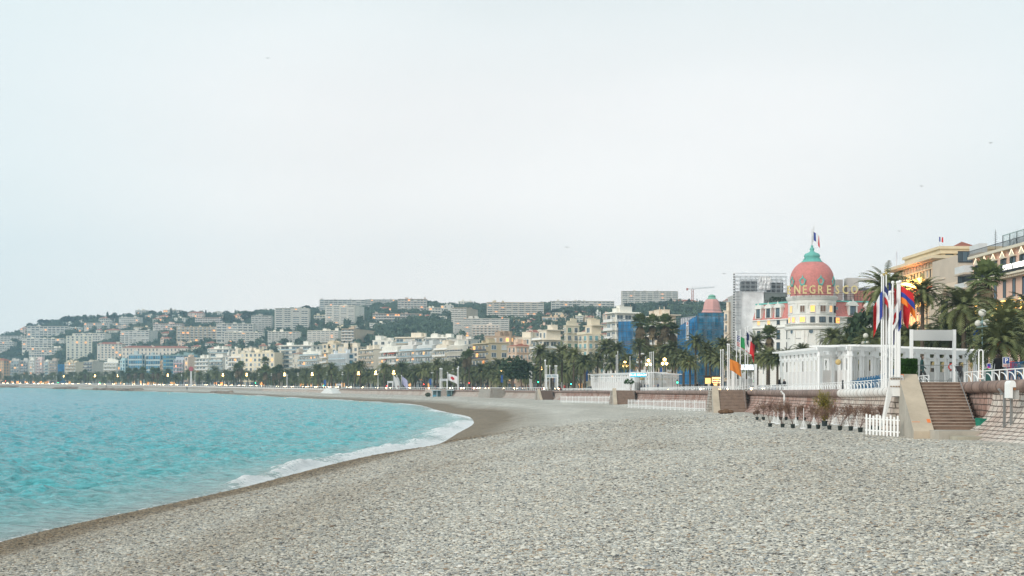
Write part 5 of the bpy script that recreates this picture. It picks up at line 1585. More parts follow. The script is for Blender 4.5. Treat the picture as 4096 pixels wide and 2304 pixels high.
# ---- buildings under nets and scaffolding
def net_mat(name, col, alpha):
 m, t, b = base_mat(name); L = t.links
 b.inputs['Roughness'].default_value = .8; b.inputs['Specular IOR Level'].default_value = .2
 tcn = N(t, 'ShaderNodeTexCoord'); nn = N(t, 'ShaderNodeTexNoise', Scale=.25, Detail=6.0); L.new(tcn.outputs['Object'], nn.inputs['Vector'])
 mr = N(t, 'ShaderNodeMapRange'); mr.inputs['From Min'].default_value = .3; mr.inputs['From Max'].default_value = .7; mr.inputs['To Min'].default_value = .7; mr.inputs['To Max'].default_value = 1.2
 L.new(nn.outputs[0], mr.inputs[0])
 v = N(t, 'ShaderNodeVectorMath', operation='SCALE'); v.inputs[0].default_value = col; L.new(mr.outputs[0], v.inputs['Scale']); L.new(v.outputs[0], b.inputs['Base Color'])
 if alpha > .5 and col[2] > col[0] * 2:
  sp = N(t, 'ShaderNodeSeparateXYZ'); L.new(tcn.outputs['Object'], sp.inputs[0]); pp = N(t, 'ShaderNodeMath', operation='PINGPONG'); pp.inputs[1].default_value = 1.1; L.new(sp.outputs[2], pp.inputs[0])
  lr = N(t, 'ShaderNodeMapRange'); lr.inputs['From Max'].default_value = .22; lr.inputs['To Min'].default_value = .55; L.new(pp.outputs[0], lr.inputs[0]); vo = N(t, 'ShaderNodeTexVoronoi', Scale=.35); L.new(tcn.outputs['Object'], vo.inputs['Vector']); v2 = N(t, 'ShaderNodeMapRange'); v2.inputs['To Min'].default_value = .6; v2.inputs['To Max'].default_value = 1.5; L.new(vo.outputs['Distance'], v2.inputs[0])
  q = N(t, 'ShaderNodeMath', operation='MULTIPLY'); L.new(lr.outputs[0], q.inputs[0]); L.new(v2.outputs[0], q.inputs[1]); q2 = N(t, 'ShaderNodeMath', operation='MULTIPLY'); L.new(q.outputs[0], q2.inputs[0]); L.new(mr.outputs[0], q2.inputs[1]); L.new(q2.outputs[0], v.inputs['Scale'])
 b.inputs['Alpha'].default_value = alpha
 return m
NETB = net_mat('blue_net', (.02, .17, .37), .93); NETB2 = net_mat('blue_net_thin', (.035, .24, .42), .64)
STEELD = M((.10, .14, .18), .6, .1, name='netted_steel'); SHEET = net_mat('white_sheeting', (.84, .85, .85), 1.0)
STEEL = M((.45, .47, .48), .45, .1, metal=.5, name='scaffold_steel')
def net_sheet(m, p0, p1, z0, z1, mat, amp=.25, nu=18, nv=14, seed=0, top=None):
 """wavy cloth hung on a vertical plane from p0 to p1"""
 r = random.Random(seed); b = len(m.v); p0, p1 = Vector(p0), Vector(p1); d = (p1 - p0); nrm = Vector((d.y, -d.x, 0)).normalized()
 ph = [r.uniform(0, 6) for _ in range(6)]
 for j in range(nv + 1):
  for i in range(nu + 1):
   u, v = i / nu, j / nv
   zt = z1 if top is None else (top[0] * (1 - u) + top[1] * u)
   z = z0 + (zt - z0) * v
   w = amp * (math.sin(u * 21 + ph[0] + 2 * math.sin(v * 5 + ph[1])) * .5 + math.sin(v * 17 + ph[2]) * .35 + math.sin(u * 50 + v * 9 + ph[3]) * .2)
   q = p0 + d * u + nrm * w; m.v.append((q.x, q.y, z))
 k = m.mi(mat)
 for j in range(nv):
  for i in range(nu):
   a = b + j * (nu + 1) + i; m.f.append((a, a + 1, a + nu + 2, a + nu + 1)); m.m.append(k)
def scaffold(m, p0, p1, z0, z1, nx, nz, dep=1.2, mat=STEEL, deck=True, r=.06):
 p0, p1 = Vector(p0), Vector(p1); d = p1 - p0; nrm = Vector((d.y, -d.x, 0)).normalized()
 for k in (0, 1):
  o = nrm * dep * k
  for i in range(nx + 1):
   q = p0 + d * i / nx + o; m.tube((q.x, q.y, z0), (q.x, q.y, z1), r, r, mat, 4)
  for j in range(nz + 1):
   z = z0 + (z1 - z0) * j / nz; a, b_ = p0 + o, p1 + o
   m.tube((a.x, a.y, z), (b_.x, b_.y, z), r * .8, r * .8, mat, 4)
   m.tube((a.x, a.y, z + .9), (b_.x, b_.y, z + .9), r * .6, r * .6, mat, 4)
 for i in range(nx):
  for j in range(nz):
   if (i + j) % 2 == 0:
    za, zb = z0 + (z1 - z0) * j / nz, z0 + (z1 - z0) * (j + 1) / nz
    a, b_ = p0 + d * i / nx + nrm * dep, p0 + d * (i + 1) / nx + nrm * dep
    m.tube((a.x, a.y, za), (b_.x, b_.y, zb), r * .6, r * .6, mat, 4)
def netted_blue():
 d = 415.0; c = P(2790, 1530, d); zg = 4.6
 root = empty('netted_building', (c.x, d, zg), 0, 'corner building wrapped in blue scaffold netting under a pink cone shaped roof', 'building')
 zt = P(2790, 1253, d).z - zg
 wall = M((.60, .58, .60), .85, .1, name='rendered_wall')
 kr = (2790 - 2048) / F
 dl = Vector((-.40, .92, 0)); pl = (2710 - 2048) / F
 t = (pl * d - c.x) / (dl.x - pl * dl.y); PL = dl * t
 dr = Vector((.985, .17, 0)); pr_ = (2928 - 2048) / F; t2 = (pr_ * d - c.x) / (dr.x - pr_ * dr.y); PR = dr * t2
 m = MB(); nb = Vector((0, 1.6, 0))
 a, b_, e_ = Vector((0, 1.8, 0)), PL + Vector((1.2, 1.4, 0)), PR + Vector((-.5, 1.8, 0)); g_ = b_ + (e_ - a)
 for (p, q) in ((b_, a), (a, e_), (e_, g_), (g_, b_)): m.poly([(p.x, p.y, -1), (q.x, q.y, -1), (q.x, q.y, zt - .8), (p.x, p.y, zt - .8)], wall)
 m.poly([(p.x, p.y, zt - .8) for p in (b_, a, e_, g_)], wall); m.build('wall', root)
 L_ = (e_ - a).length; th = math.atan2((e_ - a).y, (e_ - a).x)
 for f in range(6):
  for i in range(4):
   q = a + (e_ - a) * ((i + .5) / 4)
   o = bpy.data.objects.new('window', window_mesh('dark' if (i + f) % 3 else 'pale')); COL.objects.link(o); o.parent = root
   o.location = (q.x, q.y - .03, f * zt / 6.2 + 1); o.rotation_euler = (0, 0, th); o.scale = (1.5, 1, 2.3)
 m = MB(); scaffold(m, PR, (0, 0, 0), 0, zt + .2, 5, 6, dep=-1.2, mat=STEELD); scaffold(m, (0, 0, 0), PL, 0, zt - 1.2, 4, 6, dep=-1.2, mat=STEELD); m.build('scaffolding', root)
 m = MB(); net_sheet(m, PL, (0, 0, 0), 1.5, zt, NETB, .28, seed=1, top=(zt - 4.0, zt - .6)); net_sheet(m, (0, -.05, 0), PR + Vector((0, -.05, 0)), 1.5, zt + .3, NETB2, .3, 22, 16, seed=2)
 m.build('net', root)
 # hanging banner
 p = PL * .45 + Vector((-.5, -.5, 0)); zb0, zb1 = P(2760, 1352, d).z - zg, P(2760, 1284, d).z - zg
 th2 = math.atan2(-PL.y, -PL.x)
 m = MB(); Mt = Matrix.Translation((p.x, p.y, 0)) @ Matrix.Rotation(math.radians(-30), 4, 'Z')
 m.box(-.45, .45, -.03, .03, zb0 - .5, zb1 + .1, M((.8, .8, .8), .8, .04, name='banner_cloth'), Mt); bn = m.build('banner', root)
 o = link_mesh('banner_lettering', text_mesh('banner_lettering', 'Stal Beauvalle', .72, M((.05, .05, .06), .7, name='black_print'), .01, 'LEFT', bold=.02), bn, tuple(Mt @ Vector((-.28, -.05, zb1 - 1.5))))
 o.rotation_euler = (math.radians(90), math.radians(90), math.radians(-30))
 put_text('banner_lettering', 'S', 1.0, M((.6, .08, .05), .7, name='red_print'), bn, tuple(Mt @ Vector((0, -.05, zb1 - .95))), math.radians(-30), extrude=.01, bold=.06)
 # pink cone roof with green cap
 cx = (2846 - 2048) / F * (d + 7) - c.x; k = (d + 7) / F
 Zc = lambda y: P(2846, y, d + 7).z - zg
 m = MB(); m.lathe([(44 * k, Zc(1252)), (39 * k, Zc(1246)), (35 * k, Zc(1236)), (32.5 * k, Zc(1222)), (29 * k, Zc(1208)), (24 * k, Zc(1199)), (21 * k, Zc(1197))], M((.66, .36, .33), .8, .08, name='pink_sheet_roof'), 8, (cx, 7)); m.build('cone_roof', root)
 m = MB(); m.lathe([(20 * k, Zc(1200)), (20.5 * k, Zc(1197)), (17 * k, Zc(1193)), (14 * k, Zc(1188)), (15.5 * k, Zc(1186)), (15 * k, Zc(1184)), (9 * k, Zc(1180)), (.1, Zc(1178))], M((.22, .46, .36), .7, .12, name='green_cap'), 16, (cx, 7)); m.build('roof_cap', root)
netted_blue()
def netted_small(px0, px1, y0, y1, d, label, th=-20):
 a, b_ = P(px0, 1530, d), P(px1, 1530, d - 3); zg = 3.5
 root = empty('scaffold_net', (a.x, a.y, zg), 0, label, 'scaffold net', 'scaffold netting on the seafront')
 zt = P(px0, y0, d).z - zg; q = b_ - a; zb = P(px0, y1, d).z - zg
 m = MB(); net_sheet(m, (0, 0, 0), (q.x, q.y, 0), zb, zt, NETB, .25, 10, 12, seed=int(px0)); net_sheet(m, (q.x, q.y, 0), (q.x + 3, q.y + 5, 0), zb, zt, NETB2, .2, 6, 10, seed=3); m.build('net', root)
 m = MB(); scaffold(m, (q.x, q.y, 0), (0, 0, 0), 0, zt + .6, 3, 6, dep=-1.2, mat=STEELD); m.build('scaffolding', root)
 return root
nb_ = netted_small(2472, 2530, 1286, 1500, front_depth(2462) - 9, 'blue scaffold net hung on the white modernist block with a yellow banner')
m = MB(); m.box(2.2, 3.2, -1.0, -.9, 3, 17, M((.75, .58, .05), .7, .05, name='yellow_banner')); bnn = m.build('banner', nb_)
put_text('banner_lettering', 'S\nT\nE', 1.3, M((.1, .1, .1), .7, name='black_print'), bnn, (2.7, -1.05, 15.4), extrude=.01)
netted_small(231, 262, 1457, 1530, front_depth(245) - 6, 'small blue net wrapped facade at the far left of the seafront')
def white_scaffold():
 d = 392.0; c = P(2935, 1530, d); zg = 4.8; k = d / F
 root = empty('scaffold_tower', (c.x, d, zg), 0, 'building site wrapped in white sheeting with open scaffolding and a grey roof above', 'scaffolding')
 X = lambda px: (px - 2048) / F * d - c.x
 Z = lambda y: P(2935, y, d).z - zg
 wall = M((.50, .49, .47), .85, .12, name='bare_wall')
 m = MB(); m.box(X(2945), X(3060), 2, 16, -1, Z(1175), wall); m.box(X(3050), X(3145), 3, 16, -1, Z(1172), wall); m.build('wall', root)
 m = MB()
 net_sheet(m, (X(2934), 0, 0), (X(3052), -.5, 0), Z(1515), Z(1166), SHEET, .07, 24, 26, seed=5)
 net_sheet(m, (X(3052), -.5, 0), (X(3052) + 2.5, 5, 0), Z(1300), Z(1168), SHEET, .15, 8, 10, seed=6)
 net_sheet(m, (X(3030), -1.2, 0), (X(3078), -1.0, 0), Z(1160), Z(1106), SHEET, .3, 8, 6, seed=7, top=(Z(1106), Z(1107)))
 m.build('white_sheeting', root)
 m = MB(); scaffold(m, (X(3142), .2, 0), (X(2938), .2, 0), Z(1170), Z(1105), 10, 4, dep=-1.4, r=.055)
 scaffold(m, (X(3142), 6, 0), (X(2975), 6, 0), Z(1170), Z(1110), 8, 4, dep=-1.4, r=.055)
 scaffold(m, (X(2960), -.7, 0), (X(2934), -.7, 0), 0, Z(1166), 1, 12, dep=-1.0, r=.05)
 m.build('scaffolding', root)
 m = MB(); DG_ = M((.13, .14, .15), .8, .1, name='dark_tarp')
 m.box(X(2972), X(3030), 1.2, 6, Z(1168), Z(1122), DG_); m.box(X(3078), X(3135), 1.2, 6, Z(1168), Z(1128), DG_)
 m.poly([(X(3055), -.6, Z(1168)), (X(3145), -.6, Z(1172)), (X(3145), 6, Z(1162)), (X(3055), 6, Z(1160))], DG_)
 m.poly([(X(3055), -.6, Z(1200)), (X(3145), -.6, Z(1212)), (X(3145), -.6, Z(1172)), (X(3055), -.6, Z(1168))], M((.20, .23, .22), .8, .2, name='grey_roofing'))
 m.build('tarpaulin', root)
 m = MB(); x = X(2931)
 for i in range(46):     # hoist mast: alternate dark and white
  z = i * (Z(1092)) / 46; m.box(x - .22, x + .22, -1.6, -1.2, z, z + Z(1092) / 92, DARKM); m.tube((x - .2, -1.4, z), (x + .2, -1.4, z + Z(1092) / 46), .05, .05, WHITE, 4)
 for sx in (-.22, .22): m.tube((x + sx, -1.4, 0), (x + sx, -1.4, Z(1091)), .05, .05, WHITE, 4)
 m.build('hoist_mast', root)
 # planted roof terrace to the right
 m = MB(); rr = random.Random(3)
 for i in range(160):
  p = Vector((X(3072 + rr.random() * 70), rr.uniform(-2, 0), Z(1207) + rr.random() * 1.3)); s = .35
  m.poly([p, p + Vector((s, .1, .1)), p + Vector((s * .8, 0, s)), p + Vector((0, -.1, s * .8))], HLEAFD)
 tag(m.build('roof_plants', root), kind='stuff')
white_scaffold()
B('cream ornate sliver of a building between the blue net and the white sheeting', 2895, 2913, 2934, 1246, 'frenchbal', (.76, .68, .58), endwall='frenchbal', winw=.4, theta=-50, d=402, floors=7, end_bays=2, maxwin=20)
def palais():
 d = 277.0; c = P(3750, 1530, d); zg = 6.0
 root = empty('grand_palace', (c.x, d, zg), 0, 'tall beige stone palace with a colonnaded attic and a red tiled roof behind the palms', 'building')
 ST = M((.76, .63, .43), .85, .14, .2, streak=True, name='beige_stone'); STD = M((.62, .51, .36), .85, .12, .2, name='beige_stone_dark')
 Z = lambda y, dd=d: P(3750, y, dd).z - zg
 Lf, Wr = 31.0, 25.0      # facade runs away (+y), right face runs +x
 Hm, Ha, Ht = Z(1036), Z(1024), Z(983)
 m = MB(); m.box(0, Wr, 0, Lf, -1, Hm, ST)
 for k_, (z0, z1, ov) in enumerate(((Z(1150), Z(1144), .7), (Z(1070), Z(1066), .5), (Z(1040), Z(1034), 1.4), (Hm, Ha, 2.0))): m.box(-ov, Wr + ov, -ov, Lf + ov, z0, z1, ST)
 m.build('wall', root)
 # attic storey set back, with piers and glass
 m = MB(); m.box(2.2, Wr - .5, 2.2, Lf - 6, Ha, Ht - 1.6, GLC); m.box(.9, Wr + .3, .9, Lf - 4.6, Ht - 1.6, Ht - .6, ST); m.box(.4, Wr + .8, .4, Lf - 4.2, Ht - .6, Ht, ST)
 for i in range(14):
  y = 1.6 + i * 1.75; m.box(1.4, 2.19, y, y + .55, Ha, Ht - 1.6, ST)
 for i in range(9):
  x = 1.6 + i * 2.55; m.box(x, x + .5, 1.4, 2.19, Ha, Ht - 1.6, ST)
 m.build('attic_storey', root)
 m = MB(); z = Ht + .02
 xa, xb = (3812 - 2048) / F * (d + 8) - c.x, (3945 - 2048) / F * (d + 8) - c.x
 zr = P(3880, 963, d + 12).z - zg
 m.poly([(xa, 8, z), (xb, 8, z), (xb - 3.5, 14, zr), (xa + 4, 14, zr)], REDROOF); m.poly([(xa, 8, z), (xa + 4, 14, zr), (xa, 20, z)], REDROOF); m.poly([(xb, 8, z), (xb, 20, z), (xb - 3.5, 14, zr)], REDROOF)
 m.build('tiled_roof', root)
 # facade toward the sea: pilasters and windows on the upper storeys
 m = MB(); nb = 13
 for i in range(nb + 1):
  y = 1.0 + i * (Lf - 2) / nb; m.box(-.35, -.003, y - .25, y + .25, Z(1140), Z(1071), ST); m.box(-.45, -.004, y - .35, y + .35, Z(1071), Z(1066), STD)
  m.box(-.35, -.003, y - .22, y + .22, 1.0, Z(1150), ST); m.box(-.5, -.004, y - .35, y + .35, Z(1060), Z(1044), STD)
 for i in range(7):
  x = .9 + i * (Wr - 1.8) / 6; m.box(x - .3, x + .3, -.35, -.003, Z(1140), Z(1071), ST); m.box(x - .4, x + .4, -.45, -.004, Z(1062), Z(1044), STD); m.box(x - .3, x + .3, -.35, -.003, 1, Z(1150), ST)
 for i in range(30):
  x = .5 + i * .8; m.box(x - .08, x + .08, -1.3, -1.15, Z(1128), Z(1110), ST)
 m.box(0, Wr, -1.4, -1.1, Z(1110), Z(1106), ST); m.box(0, Wr, -1.4, -.003, Z(1132), Z(1128), ST)
 m.build('pilasters', root)
 rr = random.Random(2)
 def win(x, y, z, w, h, kind, rz):
  o = bpy.data.objects.new('window', window_mesh(kind)); COL.objects.link(o); o.parent = root; o.location = (x, y, z); o.rotation_euler = (0, 0, rz); o.scale = (w, 1, h)
 for i in range(nb):
  y = 1.0 + (i + .5) * (Lf - 2) / nb
  win(-.02, y, Z(1100), 1.1, 1.7, 'dark' if rr.random() < .8 else 'pale', -math.pi / 2); win(-.02, y, Z(1138), 1.1, 1.6, 'dark' if rr.random() < .8 else 'pale', -math.pi / 2)
  for zz, h in ((Z(1300), 3.4), (Z(1245), 2.6), (Z(1370), 3.0)): win(-.02, y, zz, 1.2, h, 'lit' if 3 < i < 9 and zz == Z(1300) else 'dark', -math.pi / 2)
 for i in range(6):
  x = .9 + (i + .5) * (Wr - 1.8) / 6
  for zz, h in ((Z(1105), 2.4), (Z(1180), 2.6), (Z(1225), 2.6), (Z(1280), 3), (Z(1330), 3)): win(x, -.02, zz, 1.9, h, 'blue' if i == 1 and zz == Z(1105) else ('dark' if rr.random() < .7 else 'pale'), 0)
 # lit sign and red lit marquee on the seafront face
 y0, y1 = 8.5, 22.5
 m = MB(); SG = emis((1.0, .62, .16), 5.0, 'lit_sign'); m.box(-1.1, -.7, y0, y1, Z(1136) + .2, Z(1108) + .6, SG); sg = m.build('lit_sign', root)
 m = MB(); RG = emis((1.0, .16, .07), 1.3, 'red_neon')
 m.box(-1.3, -.9, .5, 27, Z(1150) + .1, Z(1146) + .2, RG)
 for i in range(13): m.box(-.52, -.40, 2 + i * 2.1, 3.2 + i * 2.1, Z(1215), Z(1190), emis((1.0, .55, .15), 2.2, 'lit_sign_small'))
 m.build('marquee_lights', root)
 for (nm, yy, zz, col, en) in (('marquee_lamp', 14, Z(1160), (1, .25, .12), 1500), ('facade_lamp', 14, Z(1300) - 2, (1, .55, .15), 900)):
  l = bpy.data.lights.new(nm, 'POINT'); l.energy = en; l.color = col; l.shadow_soft_size = .6
  o = bpy.data.objects.new(nm, l); COL.objects.link(o); o.parent = root; o.location = (-3.0, yy, zz)
 # gabled lower pavilion on the right
 GB = M((.64, .52, .40), .85, .12, .2, name='cream_stone')
 def gable(px0, px1, ytop, ybase, dd):
  x0, x1 = (px0 - 2048) / F * dd - c.x, (px1 - 2048) / F * dd - c.x; y = dd - d; zb, zt = P(px0, ybase, dd).z - zg, P(px0, ytop, dd).z - zg; xm = (x0 + x1) / 2
  m = MB(); m.box(x0 + .5, x1 - .5, y + .6, y + 9, -1, zb, GB)
  a = [(x0, y, zb), (x1, y, zb), (xm, y, zt)]; b_ = [(p[0], y + 9, p[2]) for p in a]
  m.poly(a, GB); m.poly([a[0], b_[0], b_[2], a[2]], GB); m.poly([a[1], a[2], b_[2], b_[1]], GB)
  m.tube((xm, y - .05, zb + (zt - zb) * .45), (xm, y + .1, zb + (zt - zb) * .45), .55, .55, STD, 14)
  m.build('gable', root)
  for i in range(2): win(x0 + 1 + i * (x1 - x0 - 2), y + .58, zb - 4.2, 1.4, 3, 'dark', 0)
 gable(3775, 3824, 1065, 1116, 262); gable(3806, 3846, 1125, 1165, 255); gable(3766, 3800, 1140, 1175, 258)
palais()
def terraces():
 d = 250.0; c = P(3840, 1530, d); zg = 6.0
 root = empty('terraced_block', (c.x, d, zg), 0, 'block with stacked white awning terraces between the beige palace and the pink hotel', 'building')
 W_ = M((.66, .66, .65), .8, .08, name='terrace_front'); CR = M((.60, .50, .40), .85, .1, name='cream_wall')
 X = lambda px: (px - 2048) / F * d - c.x
 Z = lambda y: P(3840, y, d).z - zg
 m = MB(); m.box(X(3862), X(3950), 4, 20, -1, Z(1010), CR); m.box(X(3850), X(3962), 2, 20, -1, Z(1160), CR); m.build('wall', root)
 for (a, b_, y0, y1) in ((3845, 3935, 1064, 1092), (3845, 3920, 1132, 1152), (3905, 3935, 976, 1012)):
  m = MB(); m.box(X(a), X(b_), -1.5, 3.99, Z(y1), Z(y0), W_); m.box(X(a) - .2, X(b_), -1.7, 3.98, Z(y1) - .35, Z(y1) - .003, CR); m.build('terrace', root)
 for i in range(5):
  for zz in (Z(1125), Z(1185), Z(1040)):
   o = bpy.data.objects.new('window', window_mesh('dark')); COL.objects.link(o); o.parent = root; o.location = (X(3868 + i * 18), 3.97 if zz > Z(1160) else 1.97, zz); o.scale = (1.0, 1, 2.2)
terraces()
def pink_hotel():
 d0 = 200.0; zg = 6.3; xf = (4096 - 2048) / F * 214
 root = empty('pink_hotel', (xf, d0, zg), 0, 'pink hotel with lit window hoods, dark railings and white letters at the right edge', 'hotel')
 PKW = M((.80, .53, .41), .85, .12, .15, streak=True, name='pink_stucco'); CRM = M((.74, .66, .52), .8, .08, name='cream_trim')
 Z = lambda y, dd=215: P(4096, y, dd).z - zg
 Lf = 38.0
 Ht = Z(975)
 m = MB(); m.box(0, 16, 0, Lf, -1, Ht, PKW); m.build('wall', root)
 m = MB()
 for z0, z1, ov in ((Z(1094), Z(1086), 1.6), (Z(1205), Z(1198), .5), (Ht - .5, Ht, .9)): m.box(-ov, 16, -.2, Lf + .3, z0, z1, CRM)
 for i in range(46): m.box(-1.3, -.003, i * .83, i * .83 + .3, Z(1103), Z(1094), CRM)
 m.build('cornice', root)
 m = MB(); z0, z1 = Z(1086), Z(1060)
 for i in range(120): m.box(-1.55, -1.51, i * .32, i * .32 + .05, z0, z1, DARKM)
 m.box(-1.58, -1.48, 0, Lf, z1, z1 + .1, DARKM); m.box(-1.58, -1.48, 0, Lf, z0 + .1, z0 + .18, DARKM); m.box(-1.50, -1.47, 0, Lf, z0 + .2, z0 + 1.0, glass((.02, .025, .03), .4, 'smoked_panel')); m.build('balcony_railing', root)
 m = MB(); z0 = Ht
 for i in range(120): m.box(-.75, -.71, i * .32, i * .32 + .05, z0, z0 + 1.0, DARKM)
 m.box(-.78, -.68, 0, Lf, z0 + 1.0, z0 + 1.08, DARKM); m.build('roof_railing', root)
 LH = emis((1.0, .62, .14), 3.0, 'hood_light'); LHS = emis((1.0, .85, .6), 1.4, 'hood_light_pale')
 def ypx(px): return xf / ((px - 2048) / F) - d0
 for i in range(9):
  y = 1.5 + i * 4.2
  o = bpy.data.objects.new('window', window_mesh('dark')); COL.objects.link(o); o.parent = root; o.location = (-.02, y, Z(1088) + .4); o.rotation_euler = (0, 0, -math.pi / 2); o.scale = (1.3, 1, 2.6)
  m = MB(); m.box(-.20, -.003, y + .75, y + 1.65, Z(1088) + .5, Z(1088) + 3.0, M((.04, .06, .055), .7, name='dark_shutter')); m.build('shutter', root)
  m = MB(); zz = Z(1088) + 3.3
  m.poly([(-.55, y - 1.0, zz), (-.55, y, zz + .9), (-.55, y, zz + 1.12), (-.55, y - 1.15, zz)], LHS); m.poly([(-.55, y + 1.15, zz), (-.55, y, zz + 1.12), (-.55, y, zz + .9), (-.55, y + 1.0, zz)], LHS)
  m.box(-.5, -.003, y - 1.1, y + 1.1, zz - .25, zz - .003, CRM); m.poly([(-.5, y - 1.1, zz), (-.5, y + 1.1, zz), (-.5, y, zz + 1.0)], CRM); m.build('window_hood', root)
  for zz, h in ((Z(1190), 3.6), (Z(1268) - .5, 3.6), (Z(1340), 3.4)):
   o = bpy.data.objects.new('window', window_mesh('dark')); COL.objects.link(o); o.parent = root; o.location = (-.02, y, zz); o.rotation_euler = (0, 0, -math.pi / 2); o.scale = (1.2, 1, h)
  m = MB(); zz = Z(1268) - .5
  m.box(-.3, -.1, y - .95, y - .70, zz, zz + 3.6, LH); m.box(-.3, -.1, y + .70, y + .95, zz, zz + 3.6, LH); m.box(-.6, -.003, y - 1.15, y + 1.15, zz + 3.75, zz + 4.2, CRM); m.box(-.5, -.2, y - 1, y + 1, zz + 3.65, zz + 3.74, LH); m.build('lit_window_surround', root)
  m = MB(); m.box(-.9, -.003, y - 1.2, y + 1.2, zz - .35, zz - .12, CRM)
  for k in range(9): m.box(-.88, -.84, y - 1.15 + k * .28, y - 1.11 + k * .28, zz - .12, zz + .85, DARKM)
  m.box(-.9, -.82, y - 1.2, y + 1.2, zz + .85, zz + .92, DARKM); m.build('balcony', root)
 LT = emis((1.0, .98, .9), 1.4, 'lit_letters')
 me = text_mesh('lit_letters', 'HOTEL WESTMINSTER', 1.25, LT, .06, 'LEFT', bold=.02)
 o = link_mesh('lit_letters', me, root, (-1.75, ypx(4050), Z(1053) - .9)); o.rotation_euler = (math.radians(90), 0, -math.pi / 2); o.scale = (1.0, 1, 1)
 # glass screen of the roof terrace with plants
 m = MB(); zz = Ht; GS = glass((.5, .56, .56), .2, 'screen_glass'); y0, y1 = 0, ypx(3965)
 m.box(2.0, 2.06, y0, y1, zz + .4, zz + 2.9, net_mat('clear_screen', (.62, .70, .70), .35))
 for i in range(10): yy = y0 + (y1 - y0) * i / 9; m.box(1.95, 2.1, yy - .05, yy + .05, zz, zz + 3.0, DARKM)
 m.box(1.95, 2.1, y0, y1, zz + 2.95, zz + 3.05, M((.3, .45, .4), .6, name='green_rail')); m.build('roof_screen', root)
 m = MB(); rr = random.Random(8)
 for i in range(240):
  yy = ypx(4030) + rr.gauss(0, 1.6); p = Vector((1 + rr.uniform(-.5, .5), yy, zz + .2 + abs(rr.gauss(0, 1.2)))); s = .3
  m.poly([p, p + Vector((.1, s, .15)), p + Vector((0, s * .8, s)), p + Vector((-.1, 0, s))], HLEAFD)
 tag(m.build('roof_plants', root), kind='stuff')
 m = MB(); ya = ypx(3958); m.tube((1, ya, zz), (1, ya, zz + 4.2), .06, .04, DARKM, 6)
 for k in range(7): m.tube((1, ya - .9 + k * .06, zz + 1.6 + k * .35), (1, ya + .9 - k * .06, zz + 1.6 + k * .35), .03, .03, DARKM, 4)
 m.build('antenna', root)
pink_hotel()
# ------------------------------------------------------------------ palms, lamps and traffic along the promenade
PALM = leafmat('palm_frond', (.055, .075, .030), (.20, .215, .085), scale=.5)
PALM2 = leafmat('fan_frond', (.050, .080, .035), (.16, .20, .075), scale=.5)
DEADL = leafmat('dead_frond', (.10, .075, .045), (.22, .17, .10), scale=.8)
FRUIT = M((.40, .14, .035), .8, .3, 2.0, name='date_clusters')
TRUNK = M((.11, .085, .06), .95, .35, 3.0, name='palm_trunk', bump=.6)
def frond(V, Fc, Mi, a, e0, L, droop, r, mi=0, npair=17, lw=.085, ll=.55):
 """arching feather frond with two rows of leaflets; a azimuth, e0 starting elevation"""
 p = np.array([0.15 * math.cos(a), 0.15 * math.sin(a), 0.0]); e = e0
 n = npair; step = L / n
 side = np.array([-math.sin(a), math.cos(a), 0.0])
 for i in range(n):
  t = i / (n - 1)
  d = np.array([math.cos(e) * math.cos(a), math.cos(e) * math.sin(a), math.sin(e)])
  up = np.cross(d, side) * -1
  q = p + d * step
  b = len(V)
  w = .05 * (1 - t) + .012
  V += [p - side * w, p + side * w, q + side * w * .9, q - side * w * .9]; Fc.append((b, b + 1, b + 2, b + 3)); Mi.append(mi)
  if t > .08:
   l = ll * math.sin(math.pi * min(1, .12 + t * .82)) ** .6 * r.uniform(.85, 1.15)
   for sg in (-1, 1):
    tip = p + side * sg * l * .80 + d * l * .62 + up * l * r.uniform(.05, .32)
    b = len(V); w2 = lw
    V += [p - d * w2, p + d * w2, tip + d * w2 * .35, tip - d * w2 * .25]; Fc.append((b, b + 1, b + 2, b + 3)); Mi.append(mi)
  p = q; e -= droop / n * (0.5 + 1.3 * t)
def date_palm(seed, nf=64, L=4.6, fruit=True):
 r = np.random.RandomState(seed); V, Fc, Mi = [], [], []
 for k in range(nf):
  t = (k + .5) / nf; a = k * 2.39996 + r.uniform(-.25, .25)
  e0 = math.radians(84 - 104 * t ** .95 + r.uniform(-9, 9))
  frond(V, Fc, Mi, a, e0, L * r.uniform(.78, 1.1), math.radians(60 + 35 * r.rand()), r, lw=.12, ll=.68)
 mats = [PALM, DEADL]
 for k in range(9):
  frond(V, Fc, Mi, r.uniform(0, 6.28), math.radians(-35 + r.uniform(-15, 10)), L * .55, math.radians(50), r, 1, 9)
 crown = np_mesh('crown', V, Fc, mats, False, Mi)
 fm = None
 if fruit:
  m = MB()
  for k in range(11):
   a = r.uniform(0, 6.28); c = Vector((math.cos(a) * .8, math.sin(a) * .8, -.35 + r.uniform(-.3, .3)))
   m.tube((0, 0, 0), c, .04, .03, FRUIT, 4)
   for j in range(22):
    q = c + Vector((r.randn() * .2, r.randn() * .2, -.25 + r.randn() * .25)); s = .10
    m.poly([q, q + Vector((s, 0, .03)), q + Vector((s * .5, s, -.05)), q + Vector((0, s * .6, -s))], FRUIT)
  fm = m.mesh('fruit_clusters')
 return crown, fm
